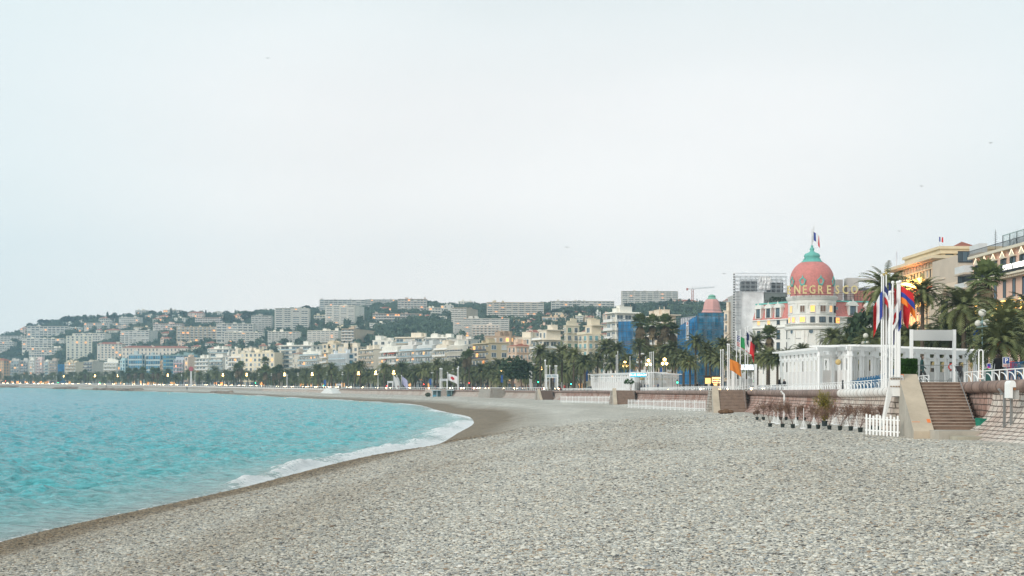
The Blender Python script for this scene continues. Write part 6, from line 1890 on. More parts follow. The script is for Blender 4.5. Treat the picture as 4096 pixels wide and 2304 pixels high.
def fan_palm(seed, nl=42, dead=46):
 r = np.random.RandomState(seed); V, Fc, Mi = [], [], []
 def fan(a, e, pet, R, mi):
  d = np.array([math.cos(e) * math.cos(a), math.cos(e) * math.sin(a), math.sin(e)]); side = np.array([-math.sin(a), math.cos(a), 0]); up = np.cross(side, d) * -1
  c = d * pet; b = len(V); V.extend([-side * .03, side * .03, c + side * .03, c - side * .03]); Fc.append((b, b + 1, b + 2, b + 3)); Mi.append(mi)
  nb = 15
  for i in range(nb):
   f = (i / (nb - 1) - .5) * math.radians(250)
   v = d * math.cos(f) + side * math.sin(f); l = R * (1 - .18 * abs(f)) * r.uniform(.85, 1.1)
   tip = c + v * l - np.array([0, 0, .30 * l * r.uniform(.4, 1.3)]); nrm = np.cross(v, up); nrm /= np.linalg.norm(nrm) + 1e-6
   mid = c + v * l * .55; w = .085
   b = len(V); V.extend([c, mid + nrm * w, tip, mid - nrm * w]); Fc.append((b, b + 1, b + 2, b + 3)); Mi.append(mi)
 for k in range(nl):
  t = (k + .5) / nl; fan(k * 2.4 + r.uniform(-.3, .3), math.radians(80 - 105 * t + r.uniform(-8, 8)), r.uniform(.8, 1.25), r.uniform(.8, 1.05), 0)
 for k in range(dead):
  a = r.uniform(0, 6.28); n0 = len(V)
  fan(a, math.radians(-62 + r.uniform(-16, 10)), r.uniform(.5, .9), r.uniform(.7, 1.0), 1)
  for q in range(n0, len(V)): V[q] = V[q] + np.array([0, 0, -.15 - 1.7 * (k / dead)])
 return np_mesh('crown', V, Fc, [PALM2, DEADL], False, Mi)
def trunk_mesh(h, r0, r1, lean=0.0, flare=True, seed=0):
 rr = random.Random(seed); n = max(6, int(h / .45)); V, Fc = [], []
 for j in range(n + 1):
  t = j / n; r = r0 + (r1 - r0) * t + (.10 * math.exp(-t * h / .6) if flare else 0) + (.035 if j % 2 else 0) + (.10 if t > .93 and r0 > .22 else 0)
  for i in range(9):
   a = 2 * math.pi * i / 9 + j * .3; V.append((r * math.cos(a) + lean * t * t * h, r * math.sin(a), -h + h * t))
 for j in range(n):
  for i in range(9): i2 = (i + 1) % 9; Fc.append((j * 9 + i, j * 9 + i2, (j + 1) * 9 + i2, (j + 1) * 9 + i))
 return np_mesh('trunk', V, Fc, [TRUNK], True)
DATES = [date_palm(s, 84, 4.7, s % 2 == 0) for s in range(4)]
FANS = [fan_palm(s) for s in range(3)]
DTR = [trunk_mesh(14, .30, .24, seed=s) for s in range(2)]; FTR = [trunk_mesh(20, .20, .13, lean=l, seed=5) for l in (0, .008, -.01)]
PALMS = []
def put_palm(kind, x, y, zc, zg, k, s=1.0):
 root = empty({'d': 'date_palm', 'f': 'fan_palm'}[kind], (x, y, zg), 0)
 a = (x * 7.1 + y * 3.3) % 6.28
 if kind == 'd':
  cm, fm = DATES[k % 4]; tr = DTR[k % 2]; hz0 = 14
 else: cm, fm, tr = FANS[k % 3], None, FTR[k % 3]; hz0 = 20
 h = zc - zg
 o = link_mesh('crown', cm, root, (0, 0, h), a, (s, s, s))
 if fm: link_mesh('fruit_clusters', fm, root, (0, 0, h), a, (s, s, s))
 t = link_mesh('trunk', tr, root, (0, 0, h), 0, (s ** .5, s ** .5, (h + .3) / hz0))
 px, py = PX(x, y, zc)
 PALMS.append((root, kind, px, py, y, s))
 return root
def palm_px(kind, px, py, d, s=1.0, k=0):
 p = P(px, py, d); zg = float(np.interp(d, WLC[:, 1], WLC[:, 2])) - .1
 return put_palm(kind, p.x, d, p.z, zg, k, s)
# the ones that stand out, from the right
FEAT = [('d', 3545, 1160, 150, 1.15, 0), ('d', 3690, 1175, 150, .92, 2), ('f', 3947, 1112, 158, 1.7, 0), ('d', 3856, 1230, 150, 1.15, 1), ('d', 4015, 1300, 142, 1.25, 3), ('d', 3999, 1372, 126, 1.0, 2),
  ('d', 3800, 1330, 160, 1.1, 0), ('d', 3640, 1350, 165, 1.0, 1), ('d', 3905, 1330, 168, 1.0, 2), ('d', 4090, 1330, 150, 1.2, 1), ('d', 4140, 1260, 165, 1.2, 0), ('d', 3730, 1360, 172, .95, 3),
  ('d', 3425, 1310, 215, 1.0, 1), ('d', 3331, 1355, 210, .9, 3), ('d', 3390, 1380, 205, .85, 0), ('d', 3480, 1375, 195, 1.0, 2), ('d', 3550, 1345, 200, 1.0, 1), ('f', 3077, 1338, 262, 1.75, 0), ('d', 3021, 1372, 265, 1.0, 2), ('d', 3209, 1405, 255, .8, 1), ('d', 3150, 1425, 250, .75, 0),
  ('d', 3070, 1432, 240, .95, 2), ('d', 3110, 1440, 235, .85, 3), ('d', 3030, 1440, 255, .85, 0), ('f', 2560, 1292, 318, 1.75, 1), ('f', 2612, 1290, 330, 1.6, 0), ('f', 2661, 1292, 322, 1.75, 2), ('f', 2690, 1322, 326, 1.6, 1), ('f', 2585, 1335, 335, 1.5, 2), ('f', 2640, 1330, 330, 1.5, 0),
  ('d', 2426, 1392, 330, 1.05, 0), ('d', 2468, 1400, 325, .95, 3), ('d', 2558, 1385, 300, .8, 1), ('d', 2783, 1370, 300, 1.05, 2), ('d', 2892, 1384, 290, 1.0, 0), ('d', 2690, 1398, 310, 1.0, 3), ('d', 2735, 1430, 295, 1.0, 1), ('d', 2840, 1430, 288, .95, 3), ('d', 2880, 1445, 270, .9, 2), ('d', 2700, 1450, 285, .9, 0), ('d', 2760, 1455, 278, .9, 2),
  ('d', 2390, 1445, 330, .95, 2), ('d', 2455, 1455, 310, .9, 1), ('d', 2510, 1450, 310, .95, 0), ('d', 2630, 1452, 300, .95, 3), ('d', 2340, 1450, 350, 1.0, 3), ('d', 2162, 1410, 400, 1.1, 0), ('d', 2248, 1412, 390, 1.15, 2), ('d', 2295, 1424, 380, 1.05, 1), ('d', 2205, 1440, 385, 1.05, 3),
  ('f', 1861, 1428, 520, 1.7, 1), ('f', 1877, 1418, 515, 1.7, 0), ('d', 1749, 1458, 540, 1.1, 2), ('d', 1607, 1470, 570, 1.1, 0), ('d', 1537, 1471, 590, 1.1, 1), ('d', 1441, 1464, 600, 1.1, 3), ('d', 1419, 1470, 610, 1.1, 2), ('d', 1392, 1474, 640, 1.0, 0), ('d', 1326, 1472, 650, 1.2, 1), ('d', 1275, 1477, 660, 1.2, 3),
  ('f', 948, 1474, 800, 2.3, 0), ('f', 962, 1463, 800, 2.3, 1), ('f', 1060, 1446, 790, 2.2, 2), ('f', 1062, 1480, 780, 2.4, 0), ('f', 1118, 1478, 760, 2.2, 1), ('f', 1096, 1486, 770, 2.0, 2),
  ('d', 3600, 1385, 182, 1.15, 3), ('d', 3670, 1395, 178, 1.1, 0), ('d', 3760, 1385, 170, 1.15, 2), ('d', 3830, 1395, 165, 1.1, 1), ('d', 3350, 1420, 205, 1.0, 1), ('d', 3440, 1415, 200, 1.1, 0), ('d', 3520, 1410, 190, 1.1, 3), ('d', 2950, 1440, 270, 1.0, 1), ('d', 2985, 1460, 262, 1.0, 0), ('d', 2825, 1400, 305, 1.1, 1), ('d', 2660, 1420, 312, 1.15, 1), ('d', 2600, 1425, 320, 1.1, 0), ('f', 515, 1486, 1040, 2.4, 0), ('f', 542, 1485, 1035, 2.2, 1), ('f', 570, 1484, 1030, 2.6, 2), ('f', 612, 1484, 1000, 2.3, 0), ('f', 630, 1486, 995, 2.2, 1), ('f', 340, 1490, 1150, 2.0, 1), ('d', 325, 1500, 1150, 1.3, 2), ('d', 455, 1498, 1080, 1.3, 1)]
for kind, px, py, d, s, k in [(a, b, c, d + (62 if 2340 < b < 2725 and d < 350 else 0), e_ * (1.18 if 2340 < b < 2725 and d < 350 else 1), f) for a, b, c, d, e_, f in FEAT]: palm_px(kind, px, py, d, s * (.86 if px > 3780 else .74 if d < 350 else .88), k)
rp = random.Random(12)
for off, s_a, step, hh in ((30, 250, 12.5, 7.5), (45, 246, 13.5, 9.5), (54, 255, 15, 9.0)):
 s = s_a
 while s < WS[-1] - 60:
  x, y, zt, zb, tx, ty = wall_at(s, off + rp.uniform(-1, 1))
  px, py = PX(x, y, zt + hh)
  if -60 < px < 2350 and len(PALMS) < 285:
   k = rp.randrange(4); sz = rp.uniform(.95, 1.4)
   put_palm('d', x, y, zt + hh * rp.uniform(.55, 1.15), zt, k, sz)
  s += step * rp.uniform(.75, 1.3) * (1 + max(0, y - 500) / 900)
# the dark leafy trees between the palms
for px, yt, yb, d, w, lab in ((2052, 1432, 1530, 385, 1.25, 'dark leafy oak among the palms left of the ornate mansion'), (2085, 1442, 1530, 380, 1.2, 'second dark leafy oak among the palms, nearer the steps'), (3468, 1246, 1500, 200, .62, 'dark rounded leafy tree in front of the domed hotel')):
 tree('round', 'broadleaf_tree', px, yt, yb, lab, 'tree', 'leafy trees among the promenade palms', d=d, wide=w)
# landmarks by which palms, lamps, cars are told apart
MARKS = [(o.get('label'), PX(o.location.x, o.location.y, 6)[0], o) for o in COL.objects if o.get('group') == 'buildings along the seafront' or (o.type == 'EMPTY' and o.name.startswith(('grand_hotel', 'grand_palace', 'pink_hotel', 'netted', 'scaffold_tower')))]
SHORT = {}
def short(lab):
 w = lab.split(',')[0].split(' ')
 return ' '.join(w[:7]).rstrip(' ')
_def = [(-60, 50, 'the ochre block'), (50, 120, 'the dark banded flats'), (120, 180, 'the pink chequered flats'), (180, 265, 'the small blue netted facade'), (265, 336, 'the yellowish balconies'), (336, 414, 'the blank grey end wall'),
  (414, 512, 'the bright white flats'), (512, 650, 'the blue glass offices'), (650, 740, 'the orange cream balconies'), (740, 785, 'the salmon end wall'), (785, 915, 'the white banded flats'), (915, 1094, 'the large cream block'), (1094, 1210, 'the blank cream wall'),
  (1210, 1320, 'the rounded white balconies'), (1320, 1436, 'the pale blue framed block'), (1436, 1535, 'the tall cream end wall'), (1535, 1600, 'the red awnings'), (1600, 1740, 'the grey blue terraces'), (1740, 1895, 'the white corner block'),
  (1895, 2038, 'the beige block'), (2038, 2130, 'the ornate pink mansion'), (2130, 2256, 'the tall terraced flats'), (2256, 2316, 'the green shutters'), (2316, 2425, 'the cyan shutters'), (2425, 2560, 'the white modernist block'), (2560, 2710, 'the yellow awnings'),
  (2710, 2925, 'the blue netted building'), (2925, 3110, 'the white sheeting'), (3110, 3345, 'the hotel rotunda'), (3345, 3560, 'the domed hotel right wing'), (3560, 3760, 'the beige palace'), (3760, 3900, 'the cream gables'), (3900, 4200, 'the pink hotel')]
def mark(px):
 for a, b_, n_ in _def:
  if a <= px < b_: return n_
 return 'the left edge' if px < 0 else 'the pink hotel'
ORD = ['first', 'second', 'third', 'fourth', 'fifth', 'sixth', 'seventh', 'eighth', 'ninth', 'tenth', 'eleventh', 'twelfth', 'thirteenth', 'fourteenth', 'fifteenth', 'sixteenth', 'seventeenth', 'eighteenth', 'nineteenth', 'twentieth']
def label_row(items, noun, cat, group, rel='in front of'):
 """items (obj, px, prefix): labels counted from the left before each landmark"""
 by = {}
 for o, px, pre in items: by.setdefault((mark(px), pre), []).append((px, o))
 for (mk, pre), L_ in by.items():
  L_.sort(key=lambda t: t[0])
  for i, (px, o) in enumerate(L_):
   w = (f'{ORD[min(i, 19)]} from the left of ' if len(L_) > 1 else '')
   if len(L_) == 2: w = ('left ' if i == 0 else 'right ')
   if len(L_) > 2: lab = f'{pre} {noun}, {ORD[min(i, 19)]} from the left {rel} {mk}'
   elif len(L_) == 2: lab = f'{pre} {noun}, the {"left" if i == 0 else "right"} one of two {rel} {mk}'
   else: lab = f'{pre} {noun} {rel} {mk}'
   tag(o, lab, cat, group)
for kd, noun, grp in (('d', 'date palm', 'date palms along the promenade'), ('f', 'fan palm', 'tall fan palms along the promenade')):
 items = []
 for (o, k_, px, py, y, s) in PALMS:
  if k_ != kd: continue
  pre = ('tall' if py < hz(px) - 9.2 / y * F else 'low') if kd == 'd' else ('slim' if y > 400 else 'shaggy')
  items.append((o, px, pre))
 label_row(items, noun, 'palm tree', grp)
label_row(SMALL, 'house', 'house', 'small houses on the hillside', 'above')
# ------------------------------------------------------------------ globe lamps
LPM = M((.20, .30, .30), .5, .1, name='lamp_post_paint'); GLOBE = M((.62, .58, .46), .25, .05, name='globe_glass'); LITG = emis((1.0, .60, .20), 15.0, 'lit_globe'); DIMG = M((.66, .64, .56), .3, .05, name='unlit_globe')
def lamp_proto(lit):
 root = empty('street_lamp', (0, 0, 0))
 m = MB(); m.tube((0, 0, 0), (0, 0, 1.1), .16, .12, LPM, 8); m.tube((0, 0, 1.1), (0, 0, 8.2), .09, .06, LPM, 8); m.box(-1.3, 1.3, -.04, .04, 7.0, 7.08, LPM); m.tube((0, 0, 7.4), (0, 0, 7.7), .28, .12, LPM, 8); m.build('post', root)
 for p in ((0, 0, 8.55),): m = MB(); m.sphere((0, 0, 0), .42, LITG if lit else DIMG, 12); m.build('globe', root, p)
 m2 = MB(); m2.sphere((0, 0, 0), .36, LITG if lit else DIMG, 12); g = m2.mesh('globe')
 for sx in (-1.0, 1.0): link_mesh('globe', g, root, (sx, 0, 7.45))
 return root
LP0, LP1 = lamp_proto(False), lamp_proto(True); used = {0: False, 1: False}
LIT_PX = (2112, 2163, 2658, 1150, 985, 887, 1560, 1500, 820, 700, 1340, 1927, 1965, 2008, 1400, 1440, 2500, 2600, 1697, 590, 480, 395, 270, 330, 650, 750, 1263)
lamps = []
def put_lamp(x, y, zg, lit, ztop=None):
 pr = LP1 if lit else LP0
 o = pr if not used[int(lit)] else copy_tree(pr)
 used[int(lit)] = True
 o.location = (x, y, zg); i = 0
 o.rotation_euler = (0, 0, math.radians(-65) if y > 250 else math.radians(-85))
 if ztop: o.scale = (1, 1, (ztop - zg) / 8.97)
 lamps.append((o, PX(x, y, zg + 8)[0], lit)); return o
EXP = [(1927, 1480), (1965, 1476), (2008, 1471), (2052, 1469), (2112, 1468), (2163, 1463), (2222, 1461), (2347, 1452), (2422, 1447), (2500, 1443), (2594, 1436), (2658, 1432), (2788, 1420), (2867, 1411), (2959, 1396), (3053, 1391), (3252, 1380), (3462, 1332), (3928, 1236)]
for px, py in EXP:
 h_ = 8.97; d = 400.0
 for _ in range(20):
  zg = float(np.interp(d, WLC[:, 1], WLC[:, 2])); d = (zg + h_ - CAMZ) / ((hz(px) - py) / F)
 lit = min(abs(px - q) for q in LIT_PX) < 12
 put_lamp((px - 2048) / F * d, d, zg, lit)
s = spx(1900, 28)
while s < WS[-1] - 80:
 x, y, zt, zb, tx, ty = wall_at(s, 28); px = PX(x, y)[0]
 if px < 1890 and px > -30: put_lamp(x, y, zt, min(abs(px - q) for q in LIT_PX) < 22)
 s += 26 if y < 900 else 34
label_row([(o, px, 'lit' if l else 'unlit') for o, px, l in lamps], 'globe lamp', 'street lamp', 'globe lamps along the promenade')
# ------------------------------------------------------------------ traffic
def car_proto(col, nm):
 CP = M(col, .3, .04, name='car_paint', spec=.6); GLS = glass((.02, .025, .03), .08, 'car_glass'); TY = M((.02, .02, .02), .9, name='tyre'); RIM = M((.5, .5, .52), .3, metal=.6, name='rim')
 HL = emis((1.0, .72, .38), 30.0, 'headlight'); TL = emis((1.0, .05, .03), 5.0, 'tail_light')
 root = empty('car', (0, 0, 0))
 prof = [(-2.1, .35), (-2.15, .75), (-2.0, .98), (-1.25, 1.05), (-.65, 1.45), (.75, 1.48), (1.45, 1.02), (2.05, .92), (2.15, .55), (2.1, .32)]
 V, Fc = [], []
 for sx, k in ((-.88, 1), (-.80, 1.0), (.80, 1), (.88, 1)):
  for x, z in prof: V.append((x * (1 if abs(sx) < .85 else .985), sx if z < 1.1 else sx * .84, z if abs(sx) < .85 else .35 + (z - .35) * .96))
 n = len(prof)
 for j in range(3):
  for i in range(n): i2 = (i + 1) % n; Fc.append((j * n + i, (j + 1) * n + i, (j + 1) * n + i2, j * n + i2))
 me = bpy.data.meshes.new('body'); me.from_pydata(V, [], Fc + [tuple(range(n)), tuple(3 * n + i for i in range(n))[::-1]]); me.materials.append(CP); link_mesh('body', me, root)
 m = MB()
 for sy in (-1, 1): m.poly([(-1.1, sy * .86, 1.05), (1.3, sy * .86, 1.05), (.70, sy * .775, 1.42), (-.6, sy * .775, 1.40)], GLS)
 m.poly([(.82, -.62, 1.45), (.82, .62, 1.45), (1.42, .68, 1.06), (1.42, -.68, 1.06)], GLS); m.poly([(-.72, -.62, 1.43), (-.72, .62, 1.43), (-1.27, .66, 1.09), (-1.27, -.66, 1.09)], GLS); m.build('windows', root)
 wm = MB(); wm.tube((0, -.1, 0), (0, .1, 0), .32, .32, TY, 14); wme = wm.mesh('wheel'); rm = MB(); rm.tube((0, -.115, 0), (0, .115, 0), .19, .19, RIM, 10); rme = rm.mesh('rim')
 for x in (-1.35, 1.35):
  for y in (-.82, .82): w_ = link_mesh('wheel', wme, root, (x, y, .32)); link_mesh('rim', rme, w_)
 h_ = MB(); h_.sphere((0, 0, 0), .19, HL, 8); hm = h_.mesh('headlight'); t_ = MB(); t_.box(-.04, .04, -.16, .16, -.08, .08, TL); tm = t_.mesh('tail_light')
 for y in (-.62, .62): link_mesh('headlight', hm, root, (2.12, y, .68)); link_mesh('tail_light', tm, root, (-2.13, y, .82))
 return root
cars = []; CARP = {}
rc = random.Random(4)
CC = {'white': (.75, .75, .75), 'silver': (.42, .44, .46), 'black': (.03, .03, .035), 'blue': (.06, .13, .28), 'red': (.40, .04, .03), 'grey': (.18, .19, .20)}
for lane, (off, dirn, st) in enumerate(((34.0, 1, 19), (38.0, 1, 27), (49.5, -1, 34))):
 s = 170 + lane * 9
 while s < WS[-1] - 70:
  x, y, zt, zb, tx, ty = wall_at(s, off); px, py = PX(x, y, zt)
  if -40 < px < 3300 and len(cars) < 95:
   cn = rc.choice(list(CC)); o = CARP.get(cn)
   if o is None: o = CARP[cn] = car_proto(CC[cn], cn)
   else: o = copy_tree(o)
   o.location = (x, y, zt - .16); o.rotation_euler = (0, 0, math.atan2(ty, tx) + (math.pi if dirn > 0 else 0))
   cars.append((o, px, cn + (' oncoming' if dirn > 0 else ' outbound')))
  s += st * rc.uniform(.6, 1.7)
label_row(cars, 'car', 'car', 'cars driving along the promenade')
# ------------------------------------------------------------------ steps, railings, pavilions and things on the beach
def pave(y): return float(np.interp(y, WLC[:, 1], WLC[:, 2]))
def gpx(px, py):
 """point of the beach seen at a photo point"""
 d = 40.0; best = None
 k = (px - 2048) / F
 D = np.concatenate([np.arange(14, 160, .5), np.arange(160, 700, 2)]); pt = np.stack([k * D, D], 1)
 ds, _, _ = seg_dist(pt, SHC); dw, j, _ = seg_dist(pt, WLC); z = beach_z(ds, -dw, WLC[j, 3], pt[:, 0], pt[:, 1])
 q = np.nonzero(P(px, py, 1.0).z * D - CAMZ * (D - 1) <= z)[0]; i = q[0] if len(q) else len(D) - 1
 return Vector((k * D[i], D[i], float(z[i])))
WP = M((.86, .86, .85), .45, .04, 1.0, name='white_enamel'); CONC = M((.46, .42, .36), .9, .25, .8, bump=.4, name='concrete'); TANC = M((.53, .44, .335), .9, .18, .9, bump=.3, name='sandy_concrete')
STEP = M((.27, .185, .14), .9, .35, 1.6, streak=True, bump=.5, name='brown_stone_step'); NOSE = M((.42, .33, .27), .9, .3, 1.6, bump=.4, name='pale_step_edge'); GALV = M((.33, .34, .34), .4, .15, 2.0, metal=.6, name='galvanised_steel'); ORSP = M((.85, .22, .06), .7, .1, name='orange_spray')  # step edges in a paler tone than the risers
def railing(name, s0, s1, label, step=1.0, h=.5, back=.15, hoops=True, r=.028):
 root = empty(name, (0, 0, 0), 0, label, 'railing', 'white railings along the promenade edge')
 m = MB(); m2 = MB(); n = max(2, int((s1 - s0) / step)); prev = None
 for i in range(n + 1):
  s = s0 + (s1 - s0) * i / n; x, y, zt, zb, tx, ty = wall_at(s, back)
  top = Vector((x, y, zt + h)); m2.tube((x, y, zt - .1), top, r, r, WP, 5)
  if prev is not None: m.tube(prev, top, r * 1.15, r * 1.15, WP, 6)
  prev = top
  if hoops and i < n:
   L = (s1 - s0) / n * .75; pts = []
   for k in range(7):
    a = math.pi / 2 * k / 6; pts.append(Vector((x + tx * L * (1 - math.cos(a)), y + ty * L * (1 - math.cos(a)), zt - .1 + (h) * math.sin(a) * .92)))
   m2.path(pts, r, WP, 5)
 m.build('top_rail', root); m2.build('hoops', root)
railing('railing', 12, s_of_y(66), 'white hooped railing on the brown coping at the right edge', .95)
railing('railing', s_of_y(72), s_of_y(139), 'white hooped railing between the nearest steps and the farther brown steps', .95)
railing('railing', s_of_y(151), spx(2560), 'white hooped railing right of the cyan lit sign', 1.2, r=.04)
railing('railing', spx(2500), spx(2250), 'white railing between the cyan sign and the dark steps', 1.5, r=.05)
railing('railing', spx(2190), spx(1370), 'white railing on the far bend above the streaked wall', 2.4, .8, hoops=False, r=.07)
railing('railing', spx(1340), spx(200), 'thin white railing along the far promenade at the left', 4.5, 1.0, hoops=False, r=.10)
def stairs(s_top, W, H, n, run, lab, skew=0.0, slab=True, slabw=1.0, off=.35, mat=STEP, block=1.7, rail=True, grp='stone steps down to the beach', blockmat=None):
 """steps running down along the wall towards the viewer; the origin is on the wall line at the top step"""
 x, y, zt, zb, tx, ty = wall_at(s_top)
 rz = math.atan2(ty, tx) - math.pi / 2            # local +y runs away from the viewer, local -x is seaward
 root = empty('beach_steps', (x, y, zt), rz, lab, 'steps', grp)
 r_, t_ = H / n, run / n
 m = MB()
 for i in range(n):
  z1 = -r_ * i; y1 = -t_ * i; sx = skew * y1
  m.box(-off - W + sx, -off + sx, y1 - t_, y1 + (.0 if i else 1.0), -H - .6, z1 - .045, mat); m.box(-off - W + sx, -off + sx, y1 - t_ - .05, y1 + (-.05 if i else 1.0), z1 - .044, z1, NOSE)
 m.build('steps', root)
 m = MB(); m.box(-off - W - .2, .3, .0 + 1.0, block, -H - .6, -.004, CONC); m.build('landing', root)
 if slab:
  xl = -off - W - slabw; m = MB(); zt_ = .42
  A = [(xl, .35, zt_), (xl + slabw, .35, zt_)]; B_ = [(xl - skew * run * 1.05 - .02, -run * 1.12, -H - .12), (xl + slabw - skew * run * 1.05, -run * 1.12, -H - .12)]
  lo = -H - .9
  m.poly([A[0], A[1], (B_[1][0], B_[1][1], B_[1][2]), (B_[0][0], B_[0][1], B_[0][2])][::-1], TANC)
  m.poly([(B_[0][0], B_[0][1], B_[0][2]), (B_[1][0], B_[1][1], B_[1][2]), (B_[1][0], B_[1][1], lo), (B_[0][0], B_[0][1], lo)], TANC)
  m.poly([A[0], B_[0], (B_[0][0], B_[0][1], lo), (A[0][0], A[0][1], lo)], CONC); m.poly([B_[1], A[1], (A[1][0], A[1][1], lo), (B_[1][0], B_[1][1], lo)], CONC)
  m.poly([A[1], A[0], (A[0][0], A[0][1], lo), (A[1][0], A[1][1], lo)], CONC)
  m.build('sloping_parapet', root)
 # buttress of rough blocks, battered, seaward of the landing
 V = []; xl = -off - W - slabw - .15
 bt = [(xl, .36, .1), (.2, .36, .1), (.2, block, .1), (xl, block, .1)]; bb = [(xl - .45, -.25, -H - .9), (.2, -.25, -H - .9), (.2, block + .2, -H - .9), (xl - .45, block + .2, -H - .9)]
 Vv = bt + bb; fc = [(0, 4, 5, 1), (1, 5, 6, 2), (2, 6, 7, 3), (3, 7, 4, 0), (0, 1, 2, 3)]
 me = bpy.data.meshes.new('stone_buttress'); me.from_pydata(Vv, [], fc); me.materials.append(blockmat or WALL_GREY); uvl = me.uv_layers.new(name='UVMap')
 for p in me.polygons:
  for li in p.loop_indices:
   v = me.vertices[me.loops[li].vertex_index].co; uvl.data[li].uv = ((v.x if abs(p.normal.y) > .5 else v.y), v.z)
 o = link_mesh('stone_buttress', me, root, (0, .02, -.12))
 if rail:
  m = MB(); m.tube((-off - .12, .6, .9), (-off - .12 - skew * run, -run, -H + .45), .02, .02, GALV, 6); m.tube((-off - .12, .6, .9), (-off - .12, .6, 0), .03, .03, WP, 6); m.build('handrail', root)
 return root
ST1 = stairs(s_of_y(66.6), 2.2, 2.32, 15, 4.5, 'nearest flight of brown stone steps with a sandy sloping parapet, at the right', skew=.17, off=-.12, blockmat=WALL_PALE)
m = MB(); m.box(-2.4, -1.8, -.001, .005, 0, 0.001, ORSP)
# orange paint marks on the parapet
xo, yo, zo = .12 - 2.2 - 1.0, .35, .42
def slab_pt(u, v, lift=.006):
 a = Vector((xo + u * 1.0, yo, zo)); b_ = Vector((xo + u * 1.0 - .17 * 4.725, -5.04, -2.44)); return a + (b_ - a) * v + Vector((0, -.5, 1)).normalized() * lift
m = MB()
for (u0, u1, v0, v1) in ((.0, .28, .005, .045), (.78, .96, .80, .86), (.02, .42, .845, .852)):
 m.poly([slab_pt(u0, v0), slab_pt(u0, v1), slab_pt(u1, v1), slab_pt(u1, v0)], ORSP)
par = [c for c in ST1.children if c.name.startswith('sloping')][0]
m.build('paint_marks', par)
def wl_y(px_like_y): return px_like_y
stairs(s_of_y(144.5), 3.0, 2.45, 15, 4.6, 'flight of brown steps below the lit white sign, right of the picket fence', skew=.12, slabw=.75, blockmat=WALL_GREY)
stairs(spx(2545) , 3.4, 2.3, 14, 5.0, 'flight of steps with a person at the top, below the cyan lit sign', skew=.1, slabw=.7, blockmat=WALL_GREY)
stairs(spx(2215), 3.2, 2.4, 14, 5.0, 'dark flight of steps below the white script sign', skew=.1, slabw=.7, blockmat=WALL_GREY, mat=M((.14, .10, .085), .9, .3, name='dark_step'))
# low concrete ledges at the foot of the nearest steps
g = P(3960, 1760, 61.5)
m = MB(); m.box(20.6, 24.3, 60.3, 62.2, 3.4, 4.24, CONC); tag(m.build('concrete_ledge'), 'broad concrete ledge at the foot of the nearest steps', 'ledge')
m = MB(); m.box(21.1, 23.6, 59.2, 60.3, 3.4, 4.02, M((.44, .41, .33), .9, .3, .9, bump=.4, name='mossy_concrete')); tag(m.build('concrete_ledge'), 'lower mossy concrete block in front of the ledge by the nearest steps', 'ledge')
# white painted pole bracket plate and cloth on the buttress
X = lambda px, d: (px - 2048) / F * d
root = empty('pole_bracket', (X(3585, 66.4), 66.4, 5.9), 0, 'white painted bracket plate holding the flagpoles on the stone buttress', 'bracket')
m = MB(); m.box(-.36, .36, -.03, .12, -.05, 1.08, WP)
for i in range(5):
 for zz in (.45, .85): m.box(-.33 + i * .14, -.25 + i * .14, -.10, -.031, zz, zz + .05, M((.3, .2, .12), .8, name='rusty_bracket'))
m.build('plate', root)
m = MB(); m.poly([(-.36, -.02, 1.0), (-.2, -.02, .1), (-.75, -.3, -1.6), (-.95, -.3, -1.75)], WP); m.poly([(.36, -.02, 1.0), (.36, -.02, .1), (.55, -.1, -.6), (.5, -.1, 0)], WP); m.build('paint_run', root)
# flags and flagpoles
def flag_mesh(w, h, colf, droop=.55, seed=0, wave=.16, nu=22, nv=14):
 r = random.Random(seed); V = []; Fc = []; Mi = []; mats = []
 for j in range(nv + 1):
  for i in range(nu + 1):
   u, v = i / nu, j / nv
   x = w * u * (1 - .42 * droop); z = h * (v - 1) - droop * w * u ** 1.25 * (1 - .25 * v) ; y = wave * w * math.sin(u * 9 + v * 2.5 + seed) * (u ** .6) + .25 * w * droop * math.sin(u * 4 + seed)
   V.append((x, y, z))
 for j in range(nv):
  for i in range(nu):
   a = j * (nu + 1) + i; Fc.append((a, a + 1, a + nu + 2, a + nu + 1)); c = colf((i + .5) / nu, (j + .5) / nv)
   if c not in mats: mats.append(c)
   Mi.append(mats.index(c))
 me = np_mesh('cloth', V, Fc, [M(c, .75, .06, 2.0, name='flag_cloth') for c in mats], True, Mi)
 return me
RED, BLU, WHI, NAVY, ORA, GRN = (.58, .025, .03), (.03, .06, .32), (.78, .78, .78), (.02, .03, .12), (.80, .22, .03), (.02, .25, .08)
def leafshape(u, v):
 du, dv = abs(u - .5), v - .5
 return du < .16 * (1 - abs(dv) * 2.4) + (.05 if int((v * 20)) % 3 == 0 else 0) and abs(dv) < .34
F_TRI = lambda u, v: BLU if u < 1/3 else (WHI if u < 2/3 else RED)
F_FRD = lambda u, v: NAVY if u < .36 else (WHI if u < .68 else RED)
F_CAN = lambda u, v: RED if (u < .24 or u > .76 or leafshape(u, v)) else WHI
F_ARM = lambda u, v: RED if v > 2/3 else (BLU if v > 1/3 else ORA)
F_ORG = lambda u, v: (.66, .22, .035)
F_ITA = lambda u, v: GRN if u < 1/3 else (WHI if u < 2/3 else RED)
F_USA = lambda u, v: ((WHI if (int(u * 22) + int(v * 26)) % 3 == 0 else (.04, .06, .22)) if (u < .4 and v > .46) else (RED if int(v * 13) % 2 == 0 else WHI))
F_DOM = lambda u, v: WHI if (abs(u - .5) < .09 or abs(v - .5) < .11) else (NAVY if (u < .5) == (v > .5) else RED)
F_WHI = lambda u, v: (.74, .74, .74); F_WG = lambda u, v: GRN if (abs(u - .5) < .12 and abs(v - .5) < .25) else WHI
